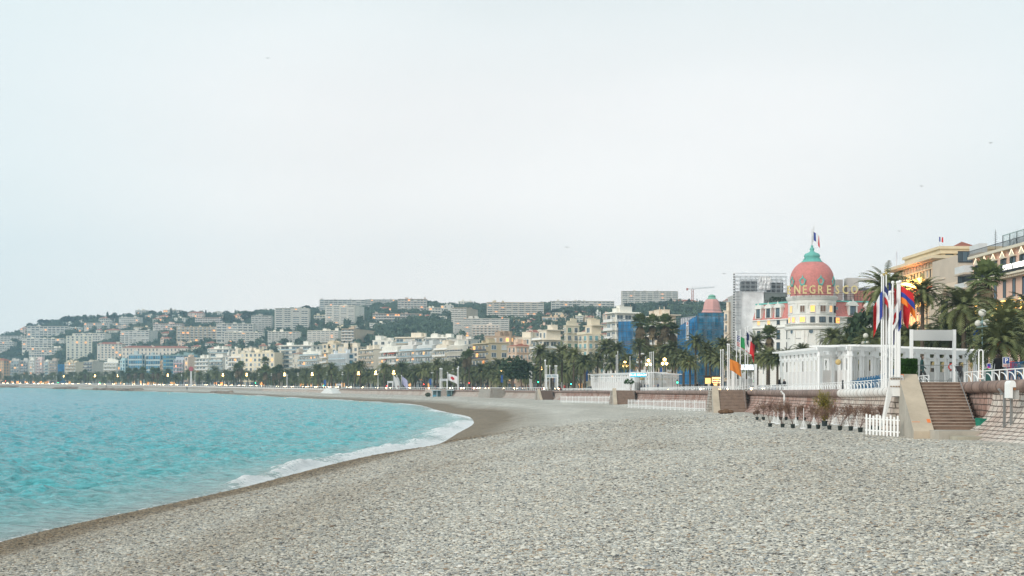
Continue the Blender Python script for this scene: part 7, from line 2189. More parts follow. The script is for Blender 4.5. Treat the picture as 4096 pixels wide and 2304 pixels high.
F_WR = lambda u, v: RED if ((u - .45) ** 2 + (v - .5) ** 2 < .04) else WHI
def pole(px0, pyt, pyb, d, lab, flag=None, r=.05, grp='white flagpoles', top_dx=0, fw=1.6, fh=1.0, dz=.15, droop=.55, mat=None, frz=0.0, seed=1, gold=False):
 b = P(px0, pyb, d); t = P(px0 + top_dx, pyt, d)
 root = empty('flagpole', tuple(b), 0, lab, 'flagpole', grp)
 q = t - b; m = MB(); m.tube((0, 0, 0), q, r, r * .75, mat or WP, 8); m.build('pole', root)
 m = MB(); m.sphere((q.x, q.y, q.z + r), r * 1.7, M((.5, .38, .14), .4, name='brass_finial') if gold else WP, 8); m.build('finial', root)
 if flag:
  o = link_mesh('flag', flag_mesh(fw, fh, flag, droop, seed), root, (q.x + r, q.y, q.z - dz)); o.rotation_euler = (0, 0, frz)
 return root
G1 = 'tall white flagpoles beside the nearest steps'
d1 = 66.2
for px, dx, yt, yb, d, lab, fl, kw in [
 (3526, 1, 1106, 1550, 78, 'leftmost tall flagpole of the nearest cluster, with a small tricolour flag', F_TRI, dict(fw=1.1, fh=1.6, dz=.9, droop=1.2, frz=math.pi - .3, seed=2)),
 (3534, 0, 1102, 1550, 78, 'second tall flagpole of the nearest cluster, with a navy and red quartered flag', F_DOM, dict(fw=1.0, fh=1.1, dz=.6, droop=1.5, seed=3, gold=True)),
 (3545, 0, 1097, 1550, 78, 'third tall flagpole of the nearest cluster, with a dark blue white and red flag', F_FRD, dict(fw=1.15, fh=1.1, dz=.5, droop=1.5, seed=4, gold=True)),
 (3559, 2, 1173, 1508, d1, 'shorter flagpole with a long hanging white and green flag', F_WG, dict(fw=.9, fh=1.3, dz=.05, droop=1.9, seed=5)),
 (3568, 3, 1134, 1508, d1, 'flagpole with a hanging white flag near the middle of the nearest cluster', F_CAN, dict(fw=1.3, fh=.9, dz=.2, droop=1.0, seed=6)),
 (3581, 2, 1262, 1508, d1, 'shortest bare flagpole of the nearest cluster', None, {}),
 (3589, 1, 1134, 1508, d1, 'flagpole with a red white and cedar flag right of the middle', F_WR, dict(fw=1.1, fh=1.0, dz=.9, droop=1.3, frz=math.pi - .2, seed=7)),
 (3594, 1, 1134, 1508, d1, 'slim flagpole with a dark blue hanging flag, second from the right of the cluster', lambda u, v: BLU, dict(fw=.8, fh=.9, dz=1.4, droop=1.5, frz=math.pi, seed=8)),
 (3598, 2, 1131, 1508, d1, 'rightmost flagpole of the nearest cluster with a red blue and orange flag', F_ARM, dict(fw=1.25, fh=.9, dz=.15, droop=.85, seed=9))]:
 pole(px, yt, yb, d, lab, fl, .055, G1, dx, **kw)
G2 = 'flagpoles around the lit white sign'
for px, yt, yb, d, lab, fl, kw in [
 (2883, 1403, 1552, 146, 'left bare pole of the pair left of the orange flag', None, {}), (2892, 1402, 1552, 146, 'right bare pole of the pair left of the orange flag', None, {}),
 (2911, 1380, 1550, 146, 'thick white pole just left of the orange flag', None, dict(r=.07)), (2917, 1381, 1550, 144, 'white pole carrying the big plain orange flag', F_ORG, dict(fw=1.75, fh=1.25, dz=1.6, droop=.5, seed=3)),
 (2946, 1330, 1555, 147, 'pole with the stars and stripes flag', F_USA, dict(fw=2.0, fh=1.2, dz=.3, droop=.55, seed=1)), (2961, 1323, 1555, 146, 'pole with the green white and red flag', F_ITA, dict(fw=2.0, fh=1.2, dz=.7, droop=.6, seed=2)),
 (2981, 1315, 1555, 146, 'pole with the long navy white and red flag', F_FRD, dict(fw=2.0, fh=1.5, dz=.3, droop=1.1, seed=5)), (2991, 1311, 1555, 147, 'pole with a faded white and red flag, rightmost by the lit sign', F_WR, dict(fw=.9, fh=1.2, dz=.3, droop=1.4, seed=6))]:
 pole(px, yt, yb, d, lab, fl, **{**dict(r=.06, grp=G2), **kw})
G3 = 'bare white flagpoles around the cyan lit sign'
for px, yt, yb, d, lab in [(2465, 1423, 1606, 262, 'left pole of the close pair left of the cyan lit sign'), (2471, 1409, 1602, 262, 'right pole of the close pair left of the cyan lit sign'), (2520, 1428, 1552, 290, 'single pole at the left edge of the cyan lit sign'), (2583, 1429, 1552, 290, 'single pole at the right edge of the cyan lit sign'),
         (2600, 1412, 1607, 240, 'left pole of the trio right of the cyan lit sign'), (2607, 1411, 1607, 240, 'middle pole of the trio right of the cyan lit sign'), (2614, 1410, 1607, 240, 'right pole of the trio right of the cyan lit sign')]:
 pole(px, yt, yb, d, lab, None, .07, G3)
G4 = 'white flagpoles of the far beach clubs'
for px, yt, yb, d, lab, fl, kw in [(2181, 1445, 1602, 345, 'tall thick pole left of the white script sign', None, dict(r=.17)), (2187, 1466, 1556, 370, 'thin pole behind the left edge of the white script sign', None, {}), (2199, 1466, 1556, 370, 'thin pole behind the middle of the white script sign', None, {}),
 (2221, 1466, 1556, 370, 'left thin pole at the right edge of the white script sign', None, {}), (2227, 1466, 1556, 370, 'right thin pole at the right edge of the white script sign', None, {}), (2119, 1471, 1556, 400, 'left pole of the trio left of the white script sign', None, {}), (2123, 1471, 1556, 400, 'middle pole of the trio left of the white script sign', None, {}),
 (2127, 1474, 1556, 400, 'right pole of the trio left of the white script sign', None, {}), (1830, 1476, 1582, 455, 'left pole of the tall far pair on the bend', None, dict(r=.17)), (1834, 1470, 1582, 455, 'right pole of the tall far pair on the bend', None, dict(r=.17)),
 (1760, 1476, 1556, 480, 'left pole of the far trio beside the beach huts', None, {}), (1764, 1476, 1556, 480, 'middle pole of the far trio beside the beach huts', None, {}), (1768, 1477, 1556, 480, 'right pole of the far trio beside the beach huts', None, {}),
 (1790, 1492, 1556, 480, 'pole with a white and red flag above the beach huts', F_WR, dict(fw=4.6, fh=2.6, droop=.35, dz=.2)), (1512, 1496, 1576, 560, 'lone pole left of the far slipway signs', None, {}), (1574, 1502, 1556, 560, 'pole with a white flag by the far small sign', F_WHI, dict(fw=4, fh=4.5, droop=.9)),
 (1587, 1504, 1556, 560, 'pole with a drooping white flag right of the far small sign', F_WHI, dict(fw=3, fh=5, droop=1.2)), (1606, 1504, 1556, 560, 'pole with a pale violet flag beyond the far small sign', lambda u, v: (.45, .45, .62), dict(fw=4, fh=3.5, droop=.7)),
 (1146, 1498, 1570, 720, 'left pole of the far group on the pale sea wall', None, {}), (1150, 1502, 1570, 720, 'right pole of the far group on the pale sea wall', None, {}), (780, 1492, 1548, 880, 'lone far pole by the pink roundel', None, {}), (225, 1508, 1543, 1180, 'lone pole at the far left', None, {})]:
 pole(px, yt, yb, d, lab, fl, **{**dict(r=.12 + .00006 * d, grp=G4, mat=M((.66, .66, .64), .6, .05, name='pole_paint')), **kw})
# roof flags
d = 364; root = pole(3252, 905, 968, d, 'bronze flagpole tip with a tricolour flag on the domed hotel cupola', F_TRI, .08, 'rooftop flags', 4, fw=2.6, fh=2.4, dz=1.6, droop=1.0, seed=2, mat=M((.35, .33, .30), .5, name='flag_pole_bronze'))
pole(3756, 945, 983, 285, 'rooftop pole with a tricolour flag on the beige palace', F_TRI, .06, 'rooftop flags', 0, fw=1.2 * .8, fh=1.1, dz=.1, droop=.25, seed=1, mat=M((.6, .6, .62), .5, name='pole_grey'))
pole(3586, 1006, 1068, 300, 'rooftop pole with a furled flag at the left end of the beige palace', F_TRI, .06, 'rooftop flags', 0, fw=.5, fh=1.6, dz=.1, droop=1.6, seed=4, mat=M((.6, .6, .62), .5, name='pole_grey'))
# ---- white pergola pavilions
def pavilion(pA, pB, pC, lab, H=4.3, bay=1.95, cut=None):
 root = empty('beach_pavilion', (pB[0], pB[1], pave(pB[1])), 0, lab, 'pavilion', 'long white pergola pavilions')
 LANT = M((.62, .46, .20), .7, .08, name='paper_lantern'); PANEL = M((.74, .72, .70), .75, .08, .8, name='panel_board')
 def seg(p, q, panels, side, tag_):
  p, q = Vector((p[0] - pB[0], p[1] - pB[1], 0)), Vector((q[0] - pB[0], q[1] - pB[1], 0))
  L = (q - p).length; th = math.atan2((q - p).y, (q - p).x); Mt = Matrix.Translation(p) @ Matrix.Rotation(th, 4, 'Z')
  n = max(2, round(L / bay)); b = L / n; zb = -.3
  for row, yy in enumerate((0, 3.4 * side)):
   for i in range(n + 1):
    if panels and row and i % 3: continue
    m = MB(); x = i * b
    for dx in (-.22, .22): m.box(x + dx - .07, x + dx + .07, yy - .10, yy + .10, zb, H - 1.0, WP, Mt)
    m.box(x - .36, x + .36, yy - .16, yy + .16, H - 1.0, H - .78, WP, Mt); m.box(x - .30, x + .30, yy - .12, yy + .12, H - .78, H - .36, WP, Mt); m.box(x - .34, x + .34, yy - .15, yy + .15, zb, .12, WP, Mt)
    m.build('column', root)
   if panels == (row == 0):
    for i in range(n):
     m = MB(); x0, x1 = i * b + .29, (i + 1) * b - .29; xm0, xm1 = (x0 + x1) / 2 - .46, (x0 + x1) / 2 + .46
     m.box(x0, x1, yy - .04, yy + .04, zb, 1.95, PANEL, Mt); m.box(x0, xm0, yy - .05, yy + .05, 1.95, 3.1, WP, Mt); m.box(xm1, x1, yy - .05, yy + .05, 1.95, 3.1, WP, Mt); m.box(x0, x1, yy - .05, yy + .05, 3.1, H - .8, WP, Mt); m.build('panel', root)
     if True and not panels:
      c = Mt @ Vector(((x0 + x1) / 2, yy - 1.4 * side, 2.75)); m = MB(); m.sphere(tuple(c), .30, LANT, 10); m.build('paper_lantern', root)
   m = MB(); m.box(-.6, L + .6, yy - .08, yy + .08, H - .36, H - .08, WP, Mt); m.box(-.7, L + .7, yy - .13, yy - .09, H - .42, H - .02, WP, Mt); m.build('beam', root)
  m = MB(); k = 0
  x = -.4
  while x < L + .4:
   m.box(x - .03, x + .03, min(0, 3.4 * side) - 1.0, max(0, 3.4 * side) + 1.0, H - .07, H + .10, WP, Mt); x += .55
  m.build('roof_slats', root)
 seg(pA, pB, True, 1, 'a'); seg(pB, pC, False, 1, 'b')
 return root
pavilion((32.3, 150.0), (32.7, 121.0), (53.5, 139.0), 'long white slatted pergola pavilion behind the railing in front of the domed hotel')
PAV2 = pavilion((22.9, 361.0), (31.6, 289.0), (46.0, 346.0), 'farther white pavilion with the cyan lit sign in front', 4.2, 2.9)
# ---- signs
def board(px0, px1, y0, y1, d, lab, col=WP, posts=None, th=.12, pb=1556, name='sign_board', grp=None, pw=.08):
 a, b_ = P(px0, y1, d), P(px1, y0, d)
 root = empty(name, (a.x, d, a.z), 0, lab, 'sign', grp)
 w, h = b_.x - a.x, b_.z - a.z
 m = MB(); m.box(0, w, -th / 2, th / 2, 0, h, col); m.build('board', root)
 for q in (posts or []):
  pq = P(q, pb, d); m = MB(); m.box(pq.x - a.x - pw, pq.x - a.x + pw, -pw, pw, pq.z - a.z, h + .02, WP); m.build('post', root)
 return root, w, h
board(3645, 3818, 1320, 1362, 69.5, 'large blank pale board on two white posts above the nearest steps', M((.56, .57, .56), .6, .05, name='blank_board'), (3645, 3816), pb=1535)
r_, w, h = board(2936, 3020, 1457, 1481, 146, 'white lit sign reading LE TEMPS D\'UN ÉTÉ on two posts', M((.30, .35, .37), .6, .05, name='grey_board'), (2932, 3022), pb=1558, pw=.14)
LW = emis((.95, .97, 1.0), 1.5, 'white_neon')
put_text('lettering', "LE TEMPS", .34, LW, r_, (w * .62, -.09, h * .55), extrude=.02, bold=.012); put_text('lettering', "D'UN ÉTÉ", .34, LW, r_, (w * .62, -.09, h * .10), extrude=.02, bold=.012)
m = MB(); m.tube((w * .13, -.10, h * .5), (w * .13, -.02, h * .5), .27, .27, LW, 16); m.build('round_light', r_)
r_, w, h = board(2521, 2583, 1493, 1508, 283, 'cyan lit sign reading BLUE BEACH on the farther white pavilion', emis((.02, .35, .48), .7, 'cyan_panel'), th=.2)
put_text('lettering', 'BLUE BEACH', .68, emis((.9, 1, 1), 1.4, 'pale_neon'), r_, (w / 2, -.14, h * .32), extrude=.02, bold=.01)
r_, w, h = board(2183, 2231, 1497, 1512, 366, 'white sign with the script words Bella Nissa on two posts', M((.66, .68, .68), .6, .04, name='pale_board'), (2184, 2230), pb=1556, pw=.18)
put_text('lettering', 'Bella Nissa', .95, M((.22, .38, .48), .6, name='teal_script'), r_, (w / 2, -.10, h * .28), extrude=.02, shear=.35)
board(1759, 1789, 1515, 1524, 478, 'small grey sign board between the far trio of poles', M((.55, .57, .58), .6, .05, name='grey_board2'), (1760, 1788), pb=1556, pw=.16)
board(1550, 1571, 1524, 1532, 560, 'tiny white sign board on posts near the white flags', M((.62, .64, .65), .6, .05, name='pale_board2'), (1551, 1570), pb=1556, pw=.16)
board(1345, 1366, 1535, 1542, 620, 'small white board with a blue patch above the white ramp', M((.62, .66, .70), .6, .05, name='pale_board3'), (1346, 1365), pb=1556, pw=.16)
# blue advertising banners on lamp posts
for px, yt, yb, dd in ((2343, 1480, 1525, 400), (2003, 1500, 1530, 480), (1717, 1515, 1540, 520), (2640, 1470, 1500, 310), (3893, 1320, 1362, 150), (1295, 1520, 1545, 640), (2215, 1495, 1530, 395)):
 a, b_ = P(px, yb, dd), P(px + 9 + (14 if dd < 200 else 0), yt, dd)
 m = MB(); m.box(0, b_.x - a.x, -.05, .05, 0, b_.z - a.z, M((.03, .10, .32), .6, .1, name='blue_banner')); m.tube((b_.x - a.x, 0, -(a.z - pave(dd))), (b_.x - a.x, 0, b_.z - a.z + .3), .07, .06, LPM, 6)
 o = m.build('banner_post', None, tuple(a)); o['_px'] = px
BNS = sorted([o for o in COL.objects if '_px' in o], key=lambda o: o['_px'])
label_row([(o, o['_px'], 'tall') for o in BNS], 'blue banner on a post', 'banner', 'blue banners along the promenade')
for o in BNS: del o['_px']
# picket fences, posts, gate
def pickets(p0, p1, n, h, lab, w=.09, slope=None, grp='white picket fences on the shingle', gapn=None, rot=None, feet=True):
 p0, p1 = Vector(p0), Vector(p1); q = p1 - p0; L = math.hypot(q.x, q.y); th = math.atan2(q.y, q.x)
 root = empty('picket_fence', tuple(p0), th, lab, 'fence', grp); dz = q.z; rr = random.Random(int(L * 10))
 m = MB()
 for i in range(n):
  x = (i + .5) / n * L; z = dz * x / L; hh = h * rr.uniform(.95, 1.05); t = rr.uniform(-.02, .02)
  m.poly([(x - w/2, -.012, z - .02), (x + w/2, -.012, z - .02), (x + w/2 + t, -.012, z + hh), (x - w/2 + t, -.012, z + hh)], WP); m.box(x - w/2, x + w/2, -.011, .012, z + .02, z + hh * .99, WP)
 m.build('pickets', root)
 for zz in (.18, .78):
  m = MB(); m.poly([(0, .02, zz * h), (L, .02, dz + zz * h), (L, .02, dz + zz * h + .07), (0, .02, zz * h + .07)], WP); m.poly([(0, .02, zz * h + .07), (L, .02, dz + zz * h + .07), (L, .05, dz + zz * h + .07), (0, .05, zz * h + .07)], WP); m.build('rail', root)
 if feet:
  for i in range(max(2, int(L / 2.2)) + 1):
   k = i / max(2, int(L / 2.2)); m = MB(); x = L * k; m.box(x - .03, x + .03, .0, .06, dz * k - .1, dz * k + h * 1.0, WP); m.tube((x, 0, dz * k - .03), (x, 0, dz * k + .05), .13, .11, WP, 8); m.build('post', root)
 return root
pickets(P(3459, 1736, 66.0), P(3598, 1746, 64.5), 10, 1.02, 'short picket fence panel beside the stone buttress, in front of potted shrubs', .10, feet=False)
pickets(gpx(2512, 1632), gpx(2820, 1644), 64, 1.30, 'long picket fence in front of the steps under the cyan sign', .14)
pickets(gpx(2829, 1645), gpx(2888, 1646), 13, 1.30, 'short end panel of the nearer picket fence, next to the brown steps', .14)
pickets(gpx(2243, 1610), gpx(2515, 1615), 70, 1.45, 'farther picket fence between the dark steps and the poles', .18)
def shrub(px, py, htop, k, lab, grp='bare potted shrubs on the shingle'):
 g = gpx(px, py); root = empty('potted_shrub', tuple(g), 0, lab, 'potted plant', grp)
 rr = random.Random(k * 17 + 3); H = (py - htop) / F * g.y
 POT = M((.02, .03, .028), .5, .1, name='black_pot'); TW = M((.17, .10, .08), .9, .2, 3, name='twig'); LF = leafmat('dry_leaf_%d' % (k % 3), (.12, .06, .05), (.28, .18, .12), scale=3) if k < 3 else bpy.data.materials['dry_leaf_%d' % (k % 3)]
 m = MB(); m.lathe([(.10, 0), (.115, 0), (.145, .24), (.16, .24), (.16, .27), (.13, .27), (.12, .22)], POT, 16); m.build('pot', root)
 m = MB(); L_ = MB()
 def grow(p, d, l, r, dep):
  q = p + d * l; m.tube(p, q, r, r * .7, TW, 4, False)
  if dep <= 2:
   for _ in range(3):
    t = p + d * l * rr.random() + Vector((rr.gauss(0, .03), rr.gauss(0, .03), rr.gauss(0, .03))); s = rr.uniform(.018, .04)
    u = Vector((rr.gauss(0, 1), rr.gauss(0, 1), rr.gauss(0, 1))).normalized(); v = u.cross(Vector((rr.gauss(0, 1), rr.gauss(0, 1), rr.gauss(0, 1)))).normalized()
    L_.poly([t - u * s, t - v * s * .6, t + u * s, t + v * s * .6], LF)
  if dep > 0:
   for _ in range(3 if dep > 2 else 2):
    nd = (d + Vector((rr.gauss(0, .38), rr.gauss(0, .38), rr.uniform(-.05, .35)))).normalized(); grow(q, nd, l * rr.uniform(.6, .9), r * .65, dep - 1)
 for _ in range(5): grow(Vector((rr.gauss(0, .03), rr.gauss(0, .03), .22)), Vector((rr.gauss(0, .28), rr.gauss(0, .28), 1)).normalized(), (H - .25) * .37, .013, 4)
 m.build('branches', root); L_.build('leaves', root)
 return root
FR = [(3081, 1709, 1612), (3131, 1711, 1615), (3172, 1713, 1618), (3238, 1715, 1620), (3273, 1717, 1640), (3318, 1719, 1630), (3361, 1722, 1622), (3404, 1724, 1632), (3442, 1729, 1632)]
for k, (px, py, pt) in enumerate(FR): shrub(px, py, pt, k, f'bare shrub in a black pot, {ORD[k]} from the left in the front row')
BR = [(3029, 1681, 1645), (3054, 1681, 1622), (3123, 1680, 1630), (3145, 1680, 1622), (3188, 1681, 1628), (3218, 1683, 1625), (3260, 1686, 1640)]
for k, (px, py, pt) in enumerate(BR): shrub(px, py, pt, k + 9, f'bare shrub in a black pot, {ORD[k]} from the left in the back row')
for k, (px, py, pt) in enumerate(((3485, 1722, 1630), (3520, 1724, 1628), (3562, 1726, 1636))): shrub(px, py, pt, k + 16, f'bare shrub behind the short picket fence panel, {ORD[k]} from the left')
def bamboo():
 g = gpx(3299, 1706); root = empty('bamboo_plant', tuple(g), 0, 'big yellow green bamboo in a dark tub, much taller than the bare shrubs around it', 'potted plant'); rr = random.Random(1)
 POT = M((.03, .045, .05), .5, .1, name='dark_tub'); m = MB(); m.lathe([(.16, 0), (.17, 0), (.2, .34), (.22, .34), (.22, .38), (.18, .38), (.17, .3)], POT, 18); m.build('pot', root)
 ST = M((.20, .20, .06), .6, .2, name='bamboo_cane'); LFm = leafmat('bamboo_leaf', (.14, .13, .015), (.40, .32, .04), scale=2.5); H = (1706 - 1548) / F * g.y
 m = MB(); L_ = MB()
 for i in range(60):
  a = rr.uniform(0, 6.28); lean = rr.random() ** .8 * .75; h = H * rr.uniform(.55, 1.02) * (1 - .25 * lean); pts = []
  for k in range(7): t = k / 6; pts.append(Vector((math.cos(a) * (.05 + lean * t * t * 1.1), math.sin(a) * (.05 + lean * t * t * 1.1), .3 + (h - .3) * t)))
  m.path(pts, .009, ST, 4)
  for k in range(120):
   t = rr.uniform(.18, 1); q = pts[min(5, int(t * 6))].lerp(pts[min(6, int(t * 6) + 1)], (t * 6) % 1) + Vector((rr.gauss(0, .09), rr.gauss(0, .09), rr.gauss(0, .06)))
   d_ = Vector((rr.gauss(0, 1), rr.gauss(0, 1), rr.uniform(-1, .3))).normalized(); s = rr.uniform(.09, .16); v = d_.cross(Vector((0, 0, 1))).normalized() * .022
   L_.poly([q, q + d_ * s * .5 + v, q + d_ * s, q + d_ * s * .5 - v], LFm)
 m.build('canes', root); L_.build('leaves', root)
bamboo()
def ustand(px, py, k, h=1.35):
 g = gpx(px, py); root = empty('parasol_stand', tuple(g), 0, f'white folded parasol stand with a tripod foot, {ORD[k]} from the left among the pots', 'parasol stand', 'white parasol stands among the pots')
 m = MB(); m.tube((0, 0, 0), (0, 0, h), .022, .02, WP, 6); m.build('pole', root)
 m = MB()
 for i in range(6): a = i * 1.047; m.tube((0, 0, .62), (.21 * math.cos(a), .21 * math.sin(a), .05), .012, .012, WP, 4)
 m.build('ribs', root); m = MB(); m.lathe([(.24, 0), (.25, .03), (.1, .07), (.03, .09)], WP, 14); m.build('base', root)
for k, (px, py) in enumerate(((3096, 1692), (3112, 1697), (3184, 1702), (3215, 1716), (3256, 1701), (3333, 1697), (3345, 1700), (3372, 1700), (3392, 1704), (3428, 1714))): ustand(px, py, k)
# showers, bins, cabinet, barrier, hedge and other things around the nearest steps
def bent_post(px, yt, yb, d, dx, lab, mat, r=.05, zb=None):
 b = P(px, yb, d); t = P(px, yt, d); root = empty('beach_shower', tuple(b), 0, lab, 'shower', 'beach showers'); H = t.z - b.z
 m = MB(); m.box(-r, r, -r, r, 0, H, mat); m.build('post', root)
 q = Vector((dx, -.05, abs(dx) * .95)); m = MB(); n_ = Vector((0, 0, H - .02)); m.tube(n_, n_ + q, r * 1.1, r * 1.1, mat, 4); m.build('spray_arm', root)
 m = MB(); m.tube((-r * 1.5, -.04, H * .40), (-r * 3, -.04, H * .40), .02, .02, mat, 6); m.tube(n_ + q * .55 + Vector((0, 0, -.05)), n_ + q * .55 + Vector((0, 0, -.16)), .03, .04, mat, 8); m.build('tap', root)
bent_post(4017, 1579, 1764, 58.6, -.30, 'left bent steel shower post at the right edge', GALV); bent_post(4045, 1573, 1768, 58.2, -.29, 'right bent steel shower post at the right edge', GALV)
bent_post(3136, 1576, 1675, 112, -.30, 'tall white bent shower post against the reddish wall', WP, .06); bent_post(2359, 1580, 1606, 300, -.7, 'small white bent shower behind the farther picket fence', WP, .1); bent_post(2857, 1582, 1602, 170, -.35, 'white bent shower left of the brown steps, over the picket fence', WP, .08)
def wheel_bin(px0, px1, y0, y1, d, lab, col):
 a, b_ = P(px0, y1, d), P(px1, y0, d); root = empty('wheelie_bin', (( a.x + b_.x) / 2, d, a.z), .15, lab, 'bin', 'green bins'); w, h = b_.x - a.x, b_.z - a.z; mt = M(col, .45, .1, name='bin_plastic')
 m = MB(); n0 = [(-w*.42, -w*.5, 0), (w*.42, -w*.5, 0), (w*.42, w*.4, 0), (-w*.42, w*.4, 0)]; n1 = [(-w*.5, -w*.6, h*.9), (w*.5, -w*.6, h*.9), (w*.5, w*.5, h*.9), (-w*.5, w*.5, h*.9)]
 for i in range(4): j = (i + 1) % 4; m.poly([n0[i], n0[j], n1[j], n1[i]], mt)
 m.poly(n1, mt); m.box(-w*.53, w*.53, -w*.63, -w*.60, h*.82, h*.9, mt); m.build('body', root); m = MB(); m.box(-w*.54, w*.54, -w*.66, w*.55, h*.905, h*.96, mt); m.box(-w*.4, w*.4, w*.5, w*.62, h*.93, h, mt); m.build('lid', root)
 for sx in (-1, 1): m = MB(); m.tube((sx*w*.4, w*.5, .09), (sx*w*.48, w*.5, .09), .09, .09, M((.02, .02, .02), .8, name='rubber'), 10); m.build('wheel', root)
wheel_bin(3908, 3942, 1672, 1722, 61.9, 'green wheelie bin at the foot of the nearest steps', (.02, .22, .15)); wheel_bin(3954, 3970, 1681, 1700, 63.0, 'small teal bin half hidden behind the stone apron', (.03, .26, .24)); wheel_bin(1956, 1973, 1580, 1592, 405, 'pale green bin left of the square stone bastion', (.10, .42, .30))
a = P(4030, 1592, 57.6); b_ = P(4058, 1522, 57.6); root = empty('white_cabinet', tuple(a), 0, 'white weathered metal cabinet bolted over the brown coping', 'cabinet'); w, h = b_.x - a.x, b_.z - a.z
m = MB(); pts = [(w * math.sin(t) * .45 + w * .45, h * .78 + h * .22 * math.cos(t)) for t in np.linspace(-math.pi / 2, math.pi / 2, 10)]; pts = [(0, 0)] + pts + [(w * .9, h * .62), (w * .45, h * .62), (w * .45, 0)]
m.poly([(p[0], -.25, p[1]) for p in pts][::-1], WP); m.poly([(p[0], .35, p[1]) for p in pts], WP)
for i in range(len(pts)): p, q = pts[i], pts[(i + 1) % len(pts)]; m.poly([(p[0], -.25, p[1]), (q[0], -.25, q[1]), (q[0], .35, q[1]), (p[0], .35, p[1])], WP)
m.build('housing', root); m = MB(); m.box(w * .5, w * 1.55, -.1, .4, -.05, h * .45, M((.50, .50, .48), .7, .3, name='grey_box')); m.box(w * .5, w * .95, -.2, .2, h * .45, h * .6, M((.35, .16, .07), .9, .3, name='rust')); m.build('meter_box', root)
# crowd barrier
a, b_ = P(3672, 1520, 68.2), P(3808, 1460, 68.2); w, h = b_.x - a.x, b_.z - a.z; root = empty('crowd_barrier', (a.x, 68.2, pave(68)), 0, 'grey metal crowd barrier closing the top of the nearest steps', 'barrier')
m = MB(); h0 = .12
for (p, q) in (((0, h0), (w, h0)), ((0, h0 + h), (w, h0 + h)), ((0, h0), (0, h0 + h)), ((w, h0), (w, h0 + h))): m.tube((p[0], 0, p[1]), (q[0], 0, q[1]), .02, .02, GALV, 6)
m.build('frame', root); m = MB()
for i in range(1, 17): m.tube((w * i / 17, 0, h0), (w * i / 17, 0, h0 + h), .009, .009, GALV, 5)
m.build('bars', root)
for x in (.15, w - .15): m = MB(); m.tube((x, -.3, .0), (x, 0, h0 + .1), .018, .018, GALV, 5); m.tube((x, .3, .0), (x, 0, h0 + .1), .018, .018, GALV, 5); m.build('foot', root)
m = MB(); m.box(w * .36, w * .47, -.03, -.02, h0 + h - .16, h0 + h - .03, M((.4, .42, .42), .5, name='tag_plate')); m.build('plate', root)
# clipped hedge block in a planter
a, b_ = P(3597, 1500, 67.6), P(3671, 1436, 67.6); w, h = b_.x - a.x, b_.z - a.z; root = empty('clipped_hedge', (a.x, 67.6, a.z), 0, 'square clipped green hedge on top of the stone buttress', 'hedge'); rr = random.Random(6)
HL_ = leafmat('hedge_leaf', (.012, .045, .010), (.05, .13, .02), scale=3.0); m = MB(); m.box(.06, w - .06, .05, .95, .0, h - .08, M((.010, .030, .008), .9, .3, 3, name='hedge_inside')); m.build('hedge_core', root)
m = MB()
for i in range(5200):
 f = rr.random(); x, y, z = rr.uniform(0, w), rr.uniform(0, 1.0), rr.uniform(.0, h)
 if f < .42: y = rr.gauss(.02, .035)
 elif f < .65: z = h + rr.gauss(-.03, .035)
 elif f < .85: x = rr.gauss(.02, .035)
 else: x = w + rr.gauss(-.02, .035)
 p = Vector((x, y, z)); u = Vector((rr.gauss(0, 1), rr.gauss(0, 1), rr.gauss(0, 1))).normalized(); v = u.cross(Vector((rr.gauss(0, 1), rr.gauss(0, 1), rr.gauss(0, 1)))).normalized(); s = rr.uniform(.02, .04)
 m.poly([p - u * s, p - v * s * .7, p + u * s, p + v * s * .7], HL_)
m.build('leaves', root)
# inverted U frame, information posts
a = P(3915, 1518, 63); root = empty('tube_frame', (a.x, 63, pave(63) + .1), 0, 'tall narrow white tube frame standing on the coping', 'frame')
H = 1.45; m = MB(); m.path([Vector((0, 0, 0)), Vector((0, 0, H - .08)), Vector((.05, 0, H)), Vector((.16, 0, H)), Vector((.21, 0, H - .08)), Vector((.21, 0, 0)), Vector((0, 0, 0))], .035, WP, 8); m.build('tube', root)
def roadsign(px, yt, yb, d, lab, fn):
 a, b_ = P(px, yb, d), P(px, yt, d); root = empty('road_sign', (a.x, d, a.z), 0, lab, 'sign'); m = MB(); m.tube((0, 0, a.z * 0), (0, 0, b_.z - a.z), .03, .03, GALV, 6); m.build('post', root); fn(root, b_.z - a.z)
BLUS = M((.02, .06, .28), .4, .03, name='sign_blue'); REDS = M((.60, .03, .03), .4, .03, name='sign_red'); WHS = M((.78, .78, .78), .4, .03, name='sign_white')
def psign(root, H):
 m = MB(); m.box(-.20, .20, -.05, -.03, H - .58, H, WHS); m.box(-.17, .17, -.06, -.051, H - .38, H - .03, BLUS); m.box(-.17, .17, -.06, -.051, H - .56, H - .42, M((.62, .35, .32), .5, name='sign_pink')); m.build('sign_plate', root); put_text('sign_letter', 'P', .36, WHS, root, (0, -.07, H - .33), extrude=.005, bold=.01)
roadsign(4023, 1428, 1518, 72, 'blue parking sign with a white P behind the railing', psign)
def nsign(root, H):
 m = MB(); m.tube((0, -.06, H - .22), (0, -.03, H - .22), .21, .21, REDS, 20); m.tube((0, -.075, H - .22), (0, -.061, H - .22), .14, .14, WHS, 20); m.box(-.13, .13, -.06, -.04, H - .85, H - .48, WHS); m.build('sign_plate', root)
roadsign(3806, 1452, 1535, 71, 'round red bordered no entry sign behind the barrier', nsign)
a = P(3955, 1522, 66); root = empty('ticket_machine', (a.x, 66, pave(66)), 0, 'dark green utility cabinet with a small blue and pink sign on top', 'cabinet'); m = MB(); m.box(-.16, .16, 0, .3, 0, .62, M((.03, .10, .09), .6, .1, name='green_cabinet')); m.box(-.18, .18, -.02, .32, .62, .68, M((.03, .16, .06), .6, name='green_lid')); m.build('cabinet', root)
